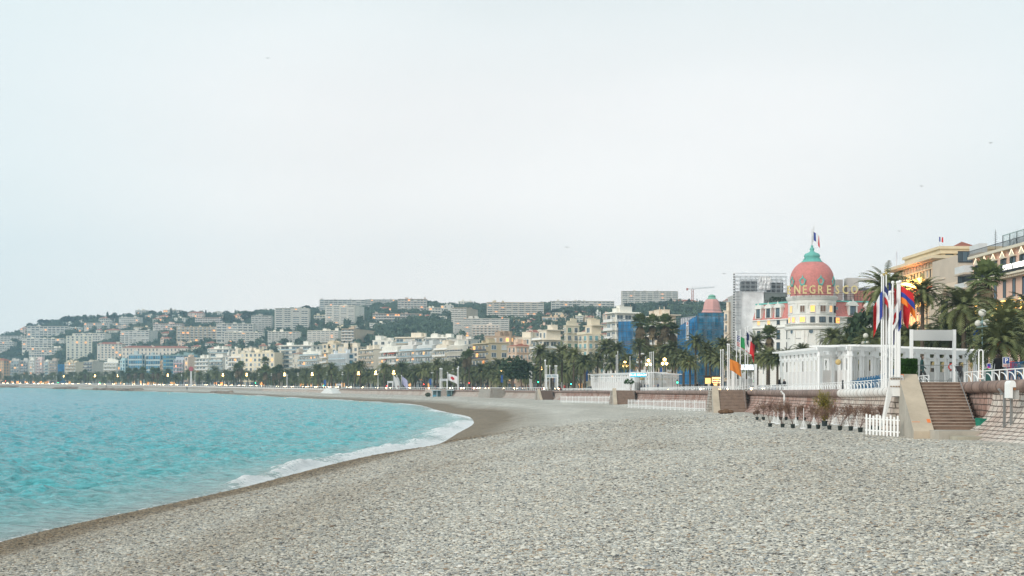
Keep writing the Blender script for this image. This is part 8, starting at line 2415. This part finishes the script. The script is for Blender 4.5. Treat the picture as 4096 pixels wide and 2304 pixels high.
m = MB(); m.box(-.11, .11, -.02, .0, .72, .98, WHS); m.box(-.09, .09, -.03, -.021, .74, .96, M((.04, .05, .35), .4, name='violet_print')); m.box(-.09, .02, -.035, -.031, .75, .81, M((.7, .03, .25), .4, name='pink_print')); m.build('small_sign', root)
# bicycle leaning by the barrier
def bicycle():
 a = P(3842, 1530, 68.5); root = empty('bicycle', (a.x, 68.5, pave(68.5)), math.radians(62), 'dark bicycle with a covered seat parked beside the handrail', 'bicycle'); BK = M((.02, .02, .025), .5, .1, name='black_paint')
 for x in (-.52, .52):
  m = MB(); pts = [Vector((x + .33 * math.cos(t), 0, .34 + .33 * math.sin(t))) for t in np.linspace(0, 2 * math.pi, 21)]; m.path(pts, .02, BK, 5)
  for t in np.linspace(0, math.pi, 6, endpoint=False): m.tube((x - .32 * math.cos(t), 0, .34 - .32 * math.sin(t)), (x + .32 * math.cos(t), 0, .34 + .32 * math.sin(t)), .003, .003, GALV, 3)
  m.build('wheel', root)
 m = MB(); A_, B2, C2, D2 = Vector((-.52, 0, .34)), Vector((-.15, 0, .30)), Vector((-.25, 0, .80)), Vector((.38, 0, .85))
 for p, q in ((A_, B2), (B2, C2), (A_, C2), (C2, D2), (B2, D2), (D2, Vector((.52, 0, .34)))): m.tube(p, q, .018, .018, BK, 6)
 m.build('frame', root); m = MB(); m.tube(D2, (.35, 0, .98), .015, .015, BK, 6); m.path([Vector((.25, -.27, 1.0)), Vector((.38, -.1, 1.0)), Vector((.38, .1, 1.0)), Vector((.25, .27, 1.0))], .014, BK, 6); m.build('handlebar', root)
 m = MB(); m.sphere((-.27, 0, .90), .14, BK, 8, .4, 1.0, .6); m.tube((-.25, 0, .8), (-.27, 0, .9), .02, .02, BK, 6); m.build('saddle', root); m = MB(); m.box(-.75, -.40, -.16, .16, .62, .92, BK); m.build('luggage_bag', root)
bicycle()
# blue chairs
def chair_proto():
 root = empty('blue_chair', (0, 0, 0)); CB = M((.025, .13, .26), .5, .12, name='blue_steel')
 m = MB()
 for i in range(7): m.box(-.22, .22, -.22 + i * .065, -.18 + i * .065, .42, .44, CB)
 m.build('seat', root); m = MB()
 for i in range(7): x = -.20 + i * .065; m.tube((x, .22, .44), (x, .33, .86), .012, .012, CB, 4)
 m.tube((-.23, .335, .87), (.23, .335, .87), .018, .018, CB, 5); m.build('backrest', root)
 for x in (-.22, .22):
  for y, y2 in ((-.2, -.24), (.2, .27)): m = MB(); m.tube((x, y, .43), (x, y2, 0), .016, .016, CB, 5); m.build('leg', root)
  m = MB(); m.path([Vector((x, -.2, .43)), Vector((x * 1.1, -.2, .64)), Vector((x * 1.1, .27, .66))], .014, CB, 5); m.build('armrest', root)
 return root
CP_ = chair_proto(); firstc = True
for row, (pxa, pxb, da, db, n, nm) in enumerate(((3416, 3516, 97, 82, 11, 'front row before the long pavilion'), (3430, 3512, 99, 85, 10, 'back row before the long pavilion'), (4040, 4140, 62.5, 60, 6, 'group behind the railing, right edge'))):
 for i in range(n):
  t = i / (n - 1); dd = da + (db - da) * t; px = pxa + (pxb - pxa) * t
  o = CP_ if firstc else copy_tree(CP_); firstc = False
  o.location = (X(px, dd), dd, pave(dd) + .02); o.rotation_euler = (0, 0, math.radians(-95 if row < 2 else 170) + .1 * math.sin(i * 3)); o.scale = (1, 1, 1)
  tag(o, f'blue chair, {ORD[i]} from the left in the {nm}', 'chair', 'blue chairs on the promenade')
# slim gate of bars by the lit sign
a = P(2908, 1558, 146); root = empty('bar_gate', tuple(a), 0, 'white barred gate at the top of the brown steps under the lit sign', 'gate'); w = P(3020, 1500, 146).x - a.x; m = MB()
for i in range(34): m.tube((w * i / 33, 0, 0), (w * i / 33, 0, 1.15), .02, .02, WP, 4)
m.build('bars', root); m = MB(); m.tube((0, 0, 1.15), (w, 0, 1.15), .03, .03, WP, 5); m.tube((0, 0, .08), (w, 0, .08), .03, .03, WP, 5); m.tube((w * .45, -.1, .3), (w, -.1, .75), .025, .025, WP, 5); m.build('rails', root)
# white bollard posts, planter, kiosk
for px, yt, yb, dd, lab in ((3053, 1498, 1552, 140, 'white slender post right of the lit sign'), (2247, 1530, 1556, 370, 'white post right of the script sign'), (3371, 1524, 1556, 93, 'dark bollard behind the railing before the blue chairs')):
 a, b_ = P(px, yb, dd), P(px, yt, dd); m = MB(); m.tube((0, 0, 0), (0, 0, b_.z - a.z), .07, .06, WP if 'white' in lab else DARKM, 8); m.sphere((0, 0, b_.z - a.z), .075, WP if 'white' in lab else DARKM, 8); tag(m.build('bollard', None, tuple(a)), lab, 'bollard')
a = P(2516, 1556, 284); root = empty('planter', tuple(a), 0, 'white planter with a green plant left of the steps under the cyan sign', 'planter'); m = MB(); m.lathe([(.5, 0), (.55, .1), (.75, 1.0), (.85, 1.05), (.85, 1.2), (.7, 1.2)], WP, 14); m.build('bowl', root); v, f = clump_cloud(160, lambda t: (1.0 * math.sqrt(max(0, 1 - (2*t-1)**2)) + .1, 1.1 + 1.1 * t), np.random.RandomState(2), .18, .1); link_mesh('foliage', np_mesh('foliage', v, f, [HL_], False), root)
def kiosk():
 d = 262; a = P(2818, 1552, d); b_ = P(2886, 1496, d); zg = pave(d); root = empty('news_kiosk', (a.x, d, zg), math.radians(-8), 'lit newspaper kiosk with a dark flat roof and glowing shelves', 'kiosk'); w = b_.x - a.x; H = 3.0
 WK = emis((1.0, .62, .20), 2.2, 'kiosk_light'); DKM = M((.05, .05, .05), .6, .1, name='kiosk_metal')
 m = MB(); m.box(0, w, .8, 2.6, 0, H, DKM); m.box(0, w * .38, 0, .8, 0, .9, DKM); m.build('cabin', root); m = MB(); m.box(-.3, w + .3, -.6, 2.9, H, H + .22, DKM); m.build('roof', root)
 m = MB(); m.box(w * .44, w * .96, .70, .79, .2, H - .15, WK); m.box(.15, w * .36, .70, .79, 1.5, H - .3, emis((1.0, .6, .2), 1.0, 'kiosk_dim')); m.build('lit_interior', root); m = MB(); rr = random.Random(2)
 for j in range(5):
  for i in range(8): m.box(w * .46 + i * w * .06, w * .46 + i * w * .06 + .22, .60, .68, .45 + j * .45, .45 + j * .45 + .28, M(rr.choice([(.5, .1, .05), (.1, .1, .3), (.5, .4, .1), (.3, .3, .3)]), .7, name='magazine'))
 m.build('magazine_rack', root)
 l = bpy.data.lights.new('kiosk_lamp', 'POINT'); l.energy = 60; l.color = (1, .6, .25); l.shadow_soft_size = .4; o = bpy.data.objects.new('kiosk_lamp', l); COL.objects.link(o); o.parent = root; o.location = (w * .7, -.3, 2.5)
kiosk()
# traffic lights
TLG = emis((.03, 1.0, .35), 9.0, 'green_light'); TLR = emis((1.0, .05, .03), 9.0, 'red_light'); TLs = []
for px, py, dd, c in ((2153, 1528, 395, 'g'), (2284, 1536, 370, 'g'), (3020, 1524, 150, 'g'), (1022, 1532, 800, 'g'), (1294, 1543, 640, 'g'), (1695, 1537, 560, 'r'), (1547, 1543, 590, 'r'), (1877, 1532, 500, 'r'), (232, 1530, 1200, 'g'), (400, 1532, 1120, 'g'), (22, 1524, 1320, 'r'), (2709, 1530, 300, 'g')):
 a = P(px, py, dd); zg = pave(dd); root = empty('traffic_light', (a.x, dd, zg)); h = a.z - zg; s = max(1, dd / 450)
 m = MB(); m.tube((0, 0, 0), (0, 0, h + .3), .06 * s, .05 * s, DARKM, 6); m.build('post', root); m = MB(); m.box(-.16, .16, -.12, .12, h - .35, h + .65, DARKM); m.build('housing', root)
 m = MB(); m.sphere((0, -.16, h), .17 * s ** .5, TLG if c == 'g' else TLR, 8); m.build('signal_lamp', root); TLs.append((root, px, 'green' if c == 'g' else 'red'))
label_row(TLs, 'traffic light', 'traffic light', 'traffic lights along the road')
# stone bastion, white ramp, sheltered huts and rock groynes farther on
def wall_block(px, off0, off1, ln, top, lab, mat, name, cat, bat=.5):
 s = spx(px); x, y, zt, zb, tx, ty = wall_at(s); rz = math.atan2(ty, tx) - math.pi / 2; H = zt - zb
 Vv = [(-off1, 0, top), (off0, 0, top), (off0, ln, top), (-off1, ln, top), (-off1 - bat, -bat, -H - .6), (off0, -bat, -H - .6), (off0, ln + bat, -H - .6), (-off1 - bat, ln + bat, -H - .6)]
 me = bpy.data.meshes.new(name); me.from_pydata(Vv, [], [(0, 4, 5, 1), (1, 5, 6, 2), (2, 6, 7, 3), (3, 7, 4, 0), (0, 1, 2, 3)]); me.materials.append(mat); uvl = me.uv_layers.new(name='UVMap')
 for p in me.polygons:
  for li in p.loop_indices: v = me.vertices[me.loops[li].vertex_index].co; uvl.data[li].uv = ((v.x if abs(p.normal.y) > .5 else v.y), v.z)
 return tag(link_mesh(name, me, None, (x, y, zt), rz), lab, cat)
wall_block(2020, 1.5, 4.6, 16, .55, 'square bastion of grey stone blocks projecting from the sea wall', WALL_GREY, 'stone_bastion', 'bastion')
wall_block(1790, 1.5, 4.5, 12, .3, 'pale block at the left of the curved wall beside the beach huts', WALL_PALE, 'wall_pier', 'pier')
def ramp(px, lab, W=8):
 s = spx(px); x, y, zt, zb, tx, ty = wall_at(s); rz = math.atan2(ty, tx) - math.pi / 2; H = zt - zb; root = empty('white_ramp', (x, y, zt), rz, lab, 'ramp', 'white ramps on the far sea wall')
 WR = M((.70, .69, .66), .8, .1, name='white_concrete'); m = MB(); m.poly([(-1, 0, .4), (-3, 0, .4), (-5, -12, -H - .2), (-1, -12, -H - .2)], WR); m.poly([(-3, 0, .4), (-3, 6, .4), (-6, 6, -H - .2), (-5, -12, -H - .2)], WR); m.poly([(-1, 0, .4), (-1, -12, -H - .2), (0, -12, -H - .2), (0, 0, .4)], WR); m.box(-3, 0, 0.01, 6, -H, .39, WR); m.build('ramp_slab', root)
ramp(1345, 'white slipway ramp on the far sea wall below the small board')
def hut(px0, px1, yt, yb, d, lab, col, bars=True):
 a, b_ = P(px0, yb, d), P(px1, yt, d); root = empty('beach_hut', tuple(a), 0, lab, 'hut', 'beach club huts under the far wall'); w, h = b_.x - a.x, b_.z - a.z; m = MB()
 m.box(0, w, 2.2, 2.4, 0, h * .9, M((.10, .16, .17), .8, .2, name='hut_back')); m.build('back_wall', root); m = MB(); m.box(-.4, w + .4, -.6, 3, h * .92, h, M((.50, .62, .66), .7, .1, name='hut_roof')); m.build('roof', root)
 for i in range(int(w / 1.6) + 1): m = MB(); m.box(i * 1.6 - .1, i * 1.6 + .1, -.1, .1, 0, h * .92, M(col, .7, .1, name='hut_paint')); m.build('post', root)
 m = MB(); m.box(0, w * .45, 0, 2, 0, h * .35, M((.10, .30, .42), .7, .1, name='hut_blue')); m.build('counter', root)
hut(1730, 1762, 1560, 1590, 445, 'blue and white beach hut left of the dark opening', (.62, .70, .74)); hut(1788, 1812, 1560, 1588, 450, 'dark open beach hut beside the curved wall', (.30, .45, .40))
tree('round', 'bush', 1712, 1571, 1590, 'small dark round bush left of the blue and white hut', 'bush', d=440, wide=1.3)
def rocks(px0, px1, yb, lab, n=26, s=1.6, k=0):
 rr = np.random.RandomState(k + 5); V, Fc = [], []; root_p = None
 RM = M((.30, .24, .19), .95, .45, .5, bump=.5, name='groyne_rock')
 m = MB()
 for i in range(n):
  px = px0 + (px1 - px0) * rr.rand(); py = yb + rr.uniform(-2.5, 1.0); d = CAMZ * F / (py - hz(px)); d = min(d, 1500) + 2; x = X(px, d); z0 = .1
  R = s * rr.uniform(.6, 1.3); b = len(m.v); nn = 7
  for j, (f, zz) in enumerate(((1, -.5), (.95, .35), (.5, .8))):
   for q in range(nn): a = 6.283 * q / nn + j * .4; r3 = R * f * rr.uniform(.75, 1.15); m.v.append((x + r3 * math.cos(a) * 1.5, d + r3 * math.sin(a), z0 + zz * R * rr.uniform(.85, 1.1)))
  mi_ = m.mi(RM)
  for j in range(2):
   for q in range(nn): q2 = (q + 1) % nn; m.f.append((b + j*nn + q, b + j*nn + q2, b + (j+1)*nn + q2, b + (j+1)*nn + q)); m.m.append(mi_)
  m.f.append(tuple(b + 2*nn + q for q in range(nn))); m.m.append(mi_)
 tag(m.build('rock_groyne'), lab, 'rocks', 'rock groynes in the far water', kind='stuff')
rocks(0, 75, 1550, 'low rock groyne at the left edge of the far shore', 30, 1.8, 1); rocks(215, 310, 1556, 'brown rock groyne left of the far beach terrace', 34, 1.6, 2); rocks(375, 455, 1560, 'long flat rock groyne in the far water', 34, 1.5, 3); rocks(465, 570, 1563, 'dark broad rock groyne right of the flat one', 44, 1.6, 4); rocks(845, 930, 1574, 'flat brown rocks at the edge of the surf', 40, 1.1, 5)
# round pink emblem on a pole, far terrace
a = P(764, 1545, 850); root = empty('roundel_sign', tuple(a), 0, 'pink red roundel on a white two legged post on the far promenade', 'sign'); h = P(764, 1480, 850).z - a.z; m = MB(); m.tube((-.6, 0, 0), (-.2, 0, h), .25, .2, WP, 6); m.tube((.6, 0, 0), (.2, 0, h), .25, .2, WP, 6); m.build('post', root); m = MB(); m.tube((0, -.3, h + .8), (0, .1, h + .8), 1.6, 1.6, M((.40, .10, .12), .6, .1, name='roundel'), 18); m.build('roundel', root)
a = P(880, 1648, 10) if False else None
g = gpx(2905, 1655); m = MB(); rr = random.Random(3)
SK = M((.16, .09, .05), .95, .3, 2, name='brown_sacks')
for i, (dx, dy, r) in enumerate(((-.45, 0, .34), (0, .05, .42), (.4, 0, .34), (-.1, -.3, .28))): m.sphere((dx, dy, r * .45), r, SK, 12, .65, 1.3, .9)
tag(m.build('brown_bundle', None, tuple(g + Vector((0, 0, .05))), smooth=True), 'brown heap of netting at the foot of the block beside the picket fence', 'bundle')
# ------------------------------------------------------------------ people, gulls, haze
SKIN = M((.42, .27, .20), .6, .05, name='skin')
_PO = {}
def body_mesh(pose, jac, trs, hair):
 mt_ = (M(jac, .85, .1, 3, name='jacket_cloth'), M(trs, .85, .1, 3, name='trouser_cloth'), SKIN, M(hair, .7, .1, 5, name='hair'), M((.03, .025, .02), .6, name='shoe'))
 if pose in _PO:
  o2 = _PO[pose].copy()
  for i, c in enumerate(mt_): o2.materials[i] = c
  return o2
 """one continuous clothed figure 1.74 m tall grown round a skeleton, facing -y"""
 J = {'pelvis': (0, 0, .95), 'waist': (0, 0, 1.08), 'chest': (0, .01, 1.30), 'neck': (0, .01, 1.47), 'jaw': (0, -.02, 1.56), 'head': (0, -.01, 1.64), 'crown': (0, .0, 1.71)}
 R_ = {'pelvis': .145, 'waist': .13, 'chest': .155, 'neck': .06, 'jaw': .075, 'head': .095, 'crown': .07}
 E = [('pelvis', 'waist'), ('waist', 'chest'), ('chest', 'neck'), ('neck', 'jaw'), ('jaw', 'head'), ('head', 'crown')]
 for s, sg in (('l', -1), ('r', 1)):
  J['sh' + s] = (sg * .19, .01, 1.40); J['el' + s] = (sg * .25, .03, 1.13); J['wr' + s] = (sg * .25, -.06, .90); J['hd' + s] = (sg * .25, -.09, .81)
  J['hip' + s] = (sg * .10, 0, .88); J['kn' + s] = (sg * .11, -.01, .49); J['an' + s] = (sg * .11, .02, .09); J['toe' + s] = (sg * .13, -.15, .04)
  R_.update({'sh' + s: .075, 'el' + s: .052, 'wr' + s: .038, 'hd' + s: .036, 'hip' + s: .105, 'kn' + s: .068, 'an' + s: .045, 'toe' + s: .036})
  E += [('chest', 'sh' + s), ('sh' + s, 'el' + s), ('el' + s, 'wr' + s), ('wr' + s, 'hd' + s), ('pelvis', 'hip' + s), ('hip' + s, 'kn' + s), ('kn' + s, 'an' + s), ('an' + s, 'toe' + s)]
 if pose == 'walk':
  J['knl'] = (-.10, -.22, .52); J['anl'] = (-.10, -.30, .10); J['toel'] = (-.10, -.46, .08); J['knr'] = (.10, .08, .50); J['anr'] = (.10, .34, .14); J['toer'] = (.10, .22, .04)
  J['ell'] = (-.24, .12, 1.14); J['wrl'] = (-.24, .10, .92); J['hdl'] = (-.24, .08, .83); J['elr'] = (.24, -.06, 1.14); J['wrr'] = (.22, -.22, .98); J['hdr'] = (.21, -.29, .93)
 if pose == 'photo':
  for s, sg in (('l', -1), ('r', 1)): J['el' + s] = (sg * .24, -.16, 1.22); J['wr' + s] = (sg * .10, -.34, 1.44); J['hd' + s] = (sg * .06, -.36, 1.52)
 if pose == 'pockets':
  for s, sg in (('l', -1), ('r', 1)): J['el' + s] = (sg * .29, .08, 1.14); J['wr' + s] = (sg * .19, -.08, .98); J['hd' + s] = (sg * .16, -.11, .94)
 if pose == 'sit':
  for k in list(J):
   if k[:2] not in ('kn', 'an', 'to'): x, y, z = J[k]; J[k] = (x, y - max(0, (z - 1.0)) * .25, z - .42)
  for s, sg in (('l', -1), ('r', 1)): J['kn' + s] = (sg * .15, -.46, .50); J['an' + s] = (sg * .14, -.42, .09); J['toe' + s] = (sg * .15, -.58, .04); J['wr' + s] = (sg * .16, -.36, .60); J['hd' + s] = (sg * .10, -.44, .62); J['el' + s] = (sg * .26, -.12, .70)
 ks = list(J); me = bpy.data.meshes.new('sk'); me.from_pydata([J[k] for k in ks], [(ks.index(a), ks.index(b)) for a, b in E], [])
 ob = bpy.data.objects.new('sk', me); COL.objects.link(ob)
 sk = ob.modifiers.new('skin', 'SKIN'); sub = ob.modifiers.new('sub', 'SUBSURF'); sub.levels = 1; sub.render_levels = 1
 for i, k in enumerate(ks): me.skin_vertices[0].data[i].radius = (R_[k] * (1.25 if k in ('chest', 'waist', 'pelvis') else 1), R_[k]); me.skin_vertices[0].data[i].use_root = (k == 'pelvis')
 bpy.context.view_layer.update()
 out = bpy.data.meshes.new_from_object(ob.evaluated_get(bpy.context.evaluated_depsgraph_get())); bpy.data.objects.remove(ob); bpy.data.meshes.remove(me)
 out.materials.clear()
 for c in mt_: out.materials.append(c)
 lo = -.42 if pose == 'sit' else 0
 hd = [Vector(J['hdl']), Vector(J['hdr'])]; head = Vector(J['head'])
 for p in out.polygons:
  c = p.center; k = 0
  if c.z < .92 + lo and min((c - h).length for h in hd) > .2 or (pose == 'sit' and c.y < -.2 and c.z < .58): k = 1
  if c.z < .10: k = 4
  if min((c - h).length for h in hd) < .06: k = 2
  if c.z > J['neck'][2] + .02: k = 2 if (c.y < head.y - .01 and c.z < head.z + .045) else 3
  p.material_index = k; p.use_smooth = True
 out.name = 'body'; _PO[pose] = out
 return out
_PB = {}
def person(px, d, pose, jac, trs, rz, lab, hair=(.04, .03, .025), z=None, s=1.0, grp='people on the promenade'):
 key = (pose, jac, trs, hair)
 if key not in _PB: _PB[key] = body_mesh(*key)
 x = X(px, d); root = empty('person', (x, d, (pave(d) if z is None else z)), math.radians(rz), lab, 'person', grp); root.scale = (s, s, s)
 link_mesh('body', _PB[key], root)
 # nose, ears and bag or hood as small children of the figure
 hz_ = 1.62 - (.42 if pose == 'sit' else 0); hy = -.01 - (.16 if pose == 'sit' else 0)
 m = MB(); m.poly([(-.014, hy - .085, hz_ - .01), (.014, hy - .085, hz_ - .01), (0, hy - .115, hz_ - .02), (0, hy - .085, hz_ + .03)], SKIN); m.sphere((-.03, hy - .082, hz_ + .025), .012, DARKM, 6); m.sphere((.03, hy - .082, hz_ + .025), .012, DARKM, 6); m.box(-.022, .022, hy - .088, hy - .080, hz_ - .052, hz_ - .044, M((.35, .12, .10), .6, name='lips')); m.sphere((-.095, hy, hz_), .022, SKIN, 6); m.sphere((.095, hy, hz_), .022, SKIN, 6); m.build('face', root)
 return root
DK, BLK, NVY, RDJ = (.03, .032, .04), (.012, .012, .014), (.03, .05, .11), (.50, .03, .025)
JN = (.06, .09, .16)
person(3992, 73, 'stand', BLK, BLK, 175, 'person in a long black coat seen from behind, right of the pavilion', s=1.04); person(4046, 76, 'pockets', RDJ, JN, 180, 'person in a red jacket and jeans seen from behind at the right edge', hair=(.35, .33, .30))
person(3688, 74, 'walk', (.02, .06, .06), BLK, 80, 'person in a dark green coat behind the crowd barrier'); person(3571, 92, 'pockets', (.03, .10, .30), DK, 90, 'person in a blue jacket behind the flagpoles')
person(4085, 70, 'sit', (.25, .20, .10), DK, 170, 'seated person in an olive hood on a blue chair at the right edge')
person(3118, 150, 'sit', BLK, DK, 40, 'seated person in a black jacket at the left end of the long pavilion', z=pave(150) + .25); person(3140, 146, 'sit', DK, BLK, -60, 'crouching dark figure beside the left end of the long pavilion')
person(2565, 276, 'walk', DK, BLK, -100, 'person in a dark coat walking down the steps under the cyan sign', z=4.55); person(2581, 292, 'stand', NVY, DK, 20, 'person in navy standing left of the one taking a photo'); person(2592, 286, 'photo', (.35, .42, .48), JN, -120, 'person in a pale blue top raising a phone to take a photo', z=4.6)
person(2632, 280, 'pockets', NVY, BLK, -60, 'tall person in navy standing right of the trio of bare poles'); person(2523, 300, 'stand', (.3, .06, .05), DK, 0, 'small figure in dark red beside the white planter')
person(2836, 258, 'stand', (.60, .58, .52), JN, 150, 'person in a pale coat at the left of the lit kiosk'); person(2849, 257, 'stand', BLK, BLK, 170, 'person in black in front of the lit kiosk'); person(2874, 256, 'pockets', (.10, .05, .04), NVY, 180, 'person with a brown jacket facing the glowing kiosk shelves')
person(2790, 262, 'stand', BLK, BLK, 30, 'dark standing figure left of the kiosk'); person(2799, 260, 'walk', DK, DK, 100, 'walking dark figure close to the kiosk'); person(2258, 360, 'stand', RDJ, NVY, 10, 'person in a bright red jacket above the dark steps')
person(2236, 362, 'stand', DK, BLK, 200, 'dark figure left of the bright red jacket'); person(2363, 330, 'sit', BLK, DK, 60, 'seated dark figure left of the farther pavilion', z=pave(330)); person(2315, 345, 'walk', NVY, BLK, 90, 'walking figure in navy between the green light and the banner')
pr_ = []; rr = random.Random(9)
for i in range(34):
 px = rr.uniform(1560, 2150); s_ = spx(round(px), 8); x, y, zt, *_ = wall_at(s_, rr.uniform(5, 16));
 c = rr.choice([DK, BLK, NVY, (.25, .24, .22), (.30, .05, .04)]); nm = {DK: 'grey clad', BLK: 'black clad', NVY: 'navy clad', (.25, .24, .22): 'beige clad', (.30, .05, .04): 'red clad'}[c]
 ppx = PX(x, y)[0]; o = person(ppx, y, rr.choice(['stand', 'walk', 'pockets']), c, rr.choice([BLK, NVY]), rr.choice([80, -100, 60, -70]), 'x', z=zt, s=1.0); pr_.append((o, ppx, nm))
label_row(pr_, 'distant person', 'person', 'people on the promenade')
def ppos(px, py): d = CAMZ * F / (py - hz(px)); return d
for px, py, lab in ((748, 1566, 'lone angler standing on the far grey beach'), (425, 1556, 'tiny walker on the far left beach')):
 dd = 780 if px == 748 else 1020; zz = beach_height(X(px, dd), dd); person(px, dd, 'stand', DK, BLK, 60, lab, z=zz, s=1.5 if px == 748 else 1.4, grp='people on the far beach')
def gull(px, py, d, span, lab, k):
 p = P(px, py, d); root = empty('gull', tuple(p), 0, lab, 'bird', 'gulls in the sky'); GM = M((.35, .35, .36), .7, .1, name='gull_feather'); r = span / 2
 m = MB(); m.lathe([(.01, -.28 * r * 2), (.10 * r, -.15 * r), (.14 * r, 0), (.10 * r, .25 * r), (.06 * r, .38 * r), (.005, .5 * r)], GM, 10); b_ = m.build('body', root); b_.rotation_euler = (math.radians(90), 0, math.radians(30 * k))
 for sg in (-1, 1):
  m = MB(); pts = [(0, .10), (.35, .20 + .04 * k), (.7, .12), (1.0, -.03)]; V = []
  for (a, z_) in pts: w_ = .16 * r * (1.05 - a); V.append(((sg * a * r, -w_, z_ * r), (sg * a * r, w_, z_ * r - .03 * r)))
  for i in range(3): m.poly([V[i][0], V[i+1][0], V[i+1][1], V[i][1]], GM); m.poly([(q[0], q[1], q[2] + .02 * r) for q in (V[i][1], V[i+1][1], V[i+1][0], V[i][0])], GM)
  m.build('wing', root)
for k, (px, py, d, lab) in enumerate(((3597, 925, 300, 'gliding gull above the beige palace'), (2895, 1095, 300, 'gull gliding left of the scaffold tower'), (3686, 745, 320, 'gull high above the beige palace'), (2268, 990, 260, 'small dark gull above the centre hills'), (1071, 233, 300, 'tiny gull high at the upper left'), (3962, 572, 300, 'faint gull at the upper right'))):
 gull(px, py, d, 1.25, lab, k % 3)
# haze: one box of thin air round everything
m_ = bpy.data.materials.new('haze'); m_.use_nodes = True; t = m_.node_tree; t.nodes.clear()
mo = t.nodes.new('ShaderNodeOutputMaterial'); pv = t.nodes.new('ShaderNodeVolumePrincipled'); pv.inputs['Color'].default_value = (.60, .84, 1.0, 1); pv.inputs['Density'].default_value = .00017; pv.inputs['Anisotropy'].default_value = .2
t.links.new(pv.outputs[0], mo.inputs['Volume'])
mb = MB(); mb.box(-2600, 3200, -120, 2950, -8, 330, m_); hz_o = mb.build('haze'); tag(hz_o, 'thin bluish evening haze over the whole bay', 'haze', kind='stuff')
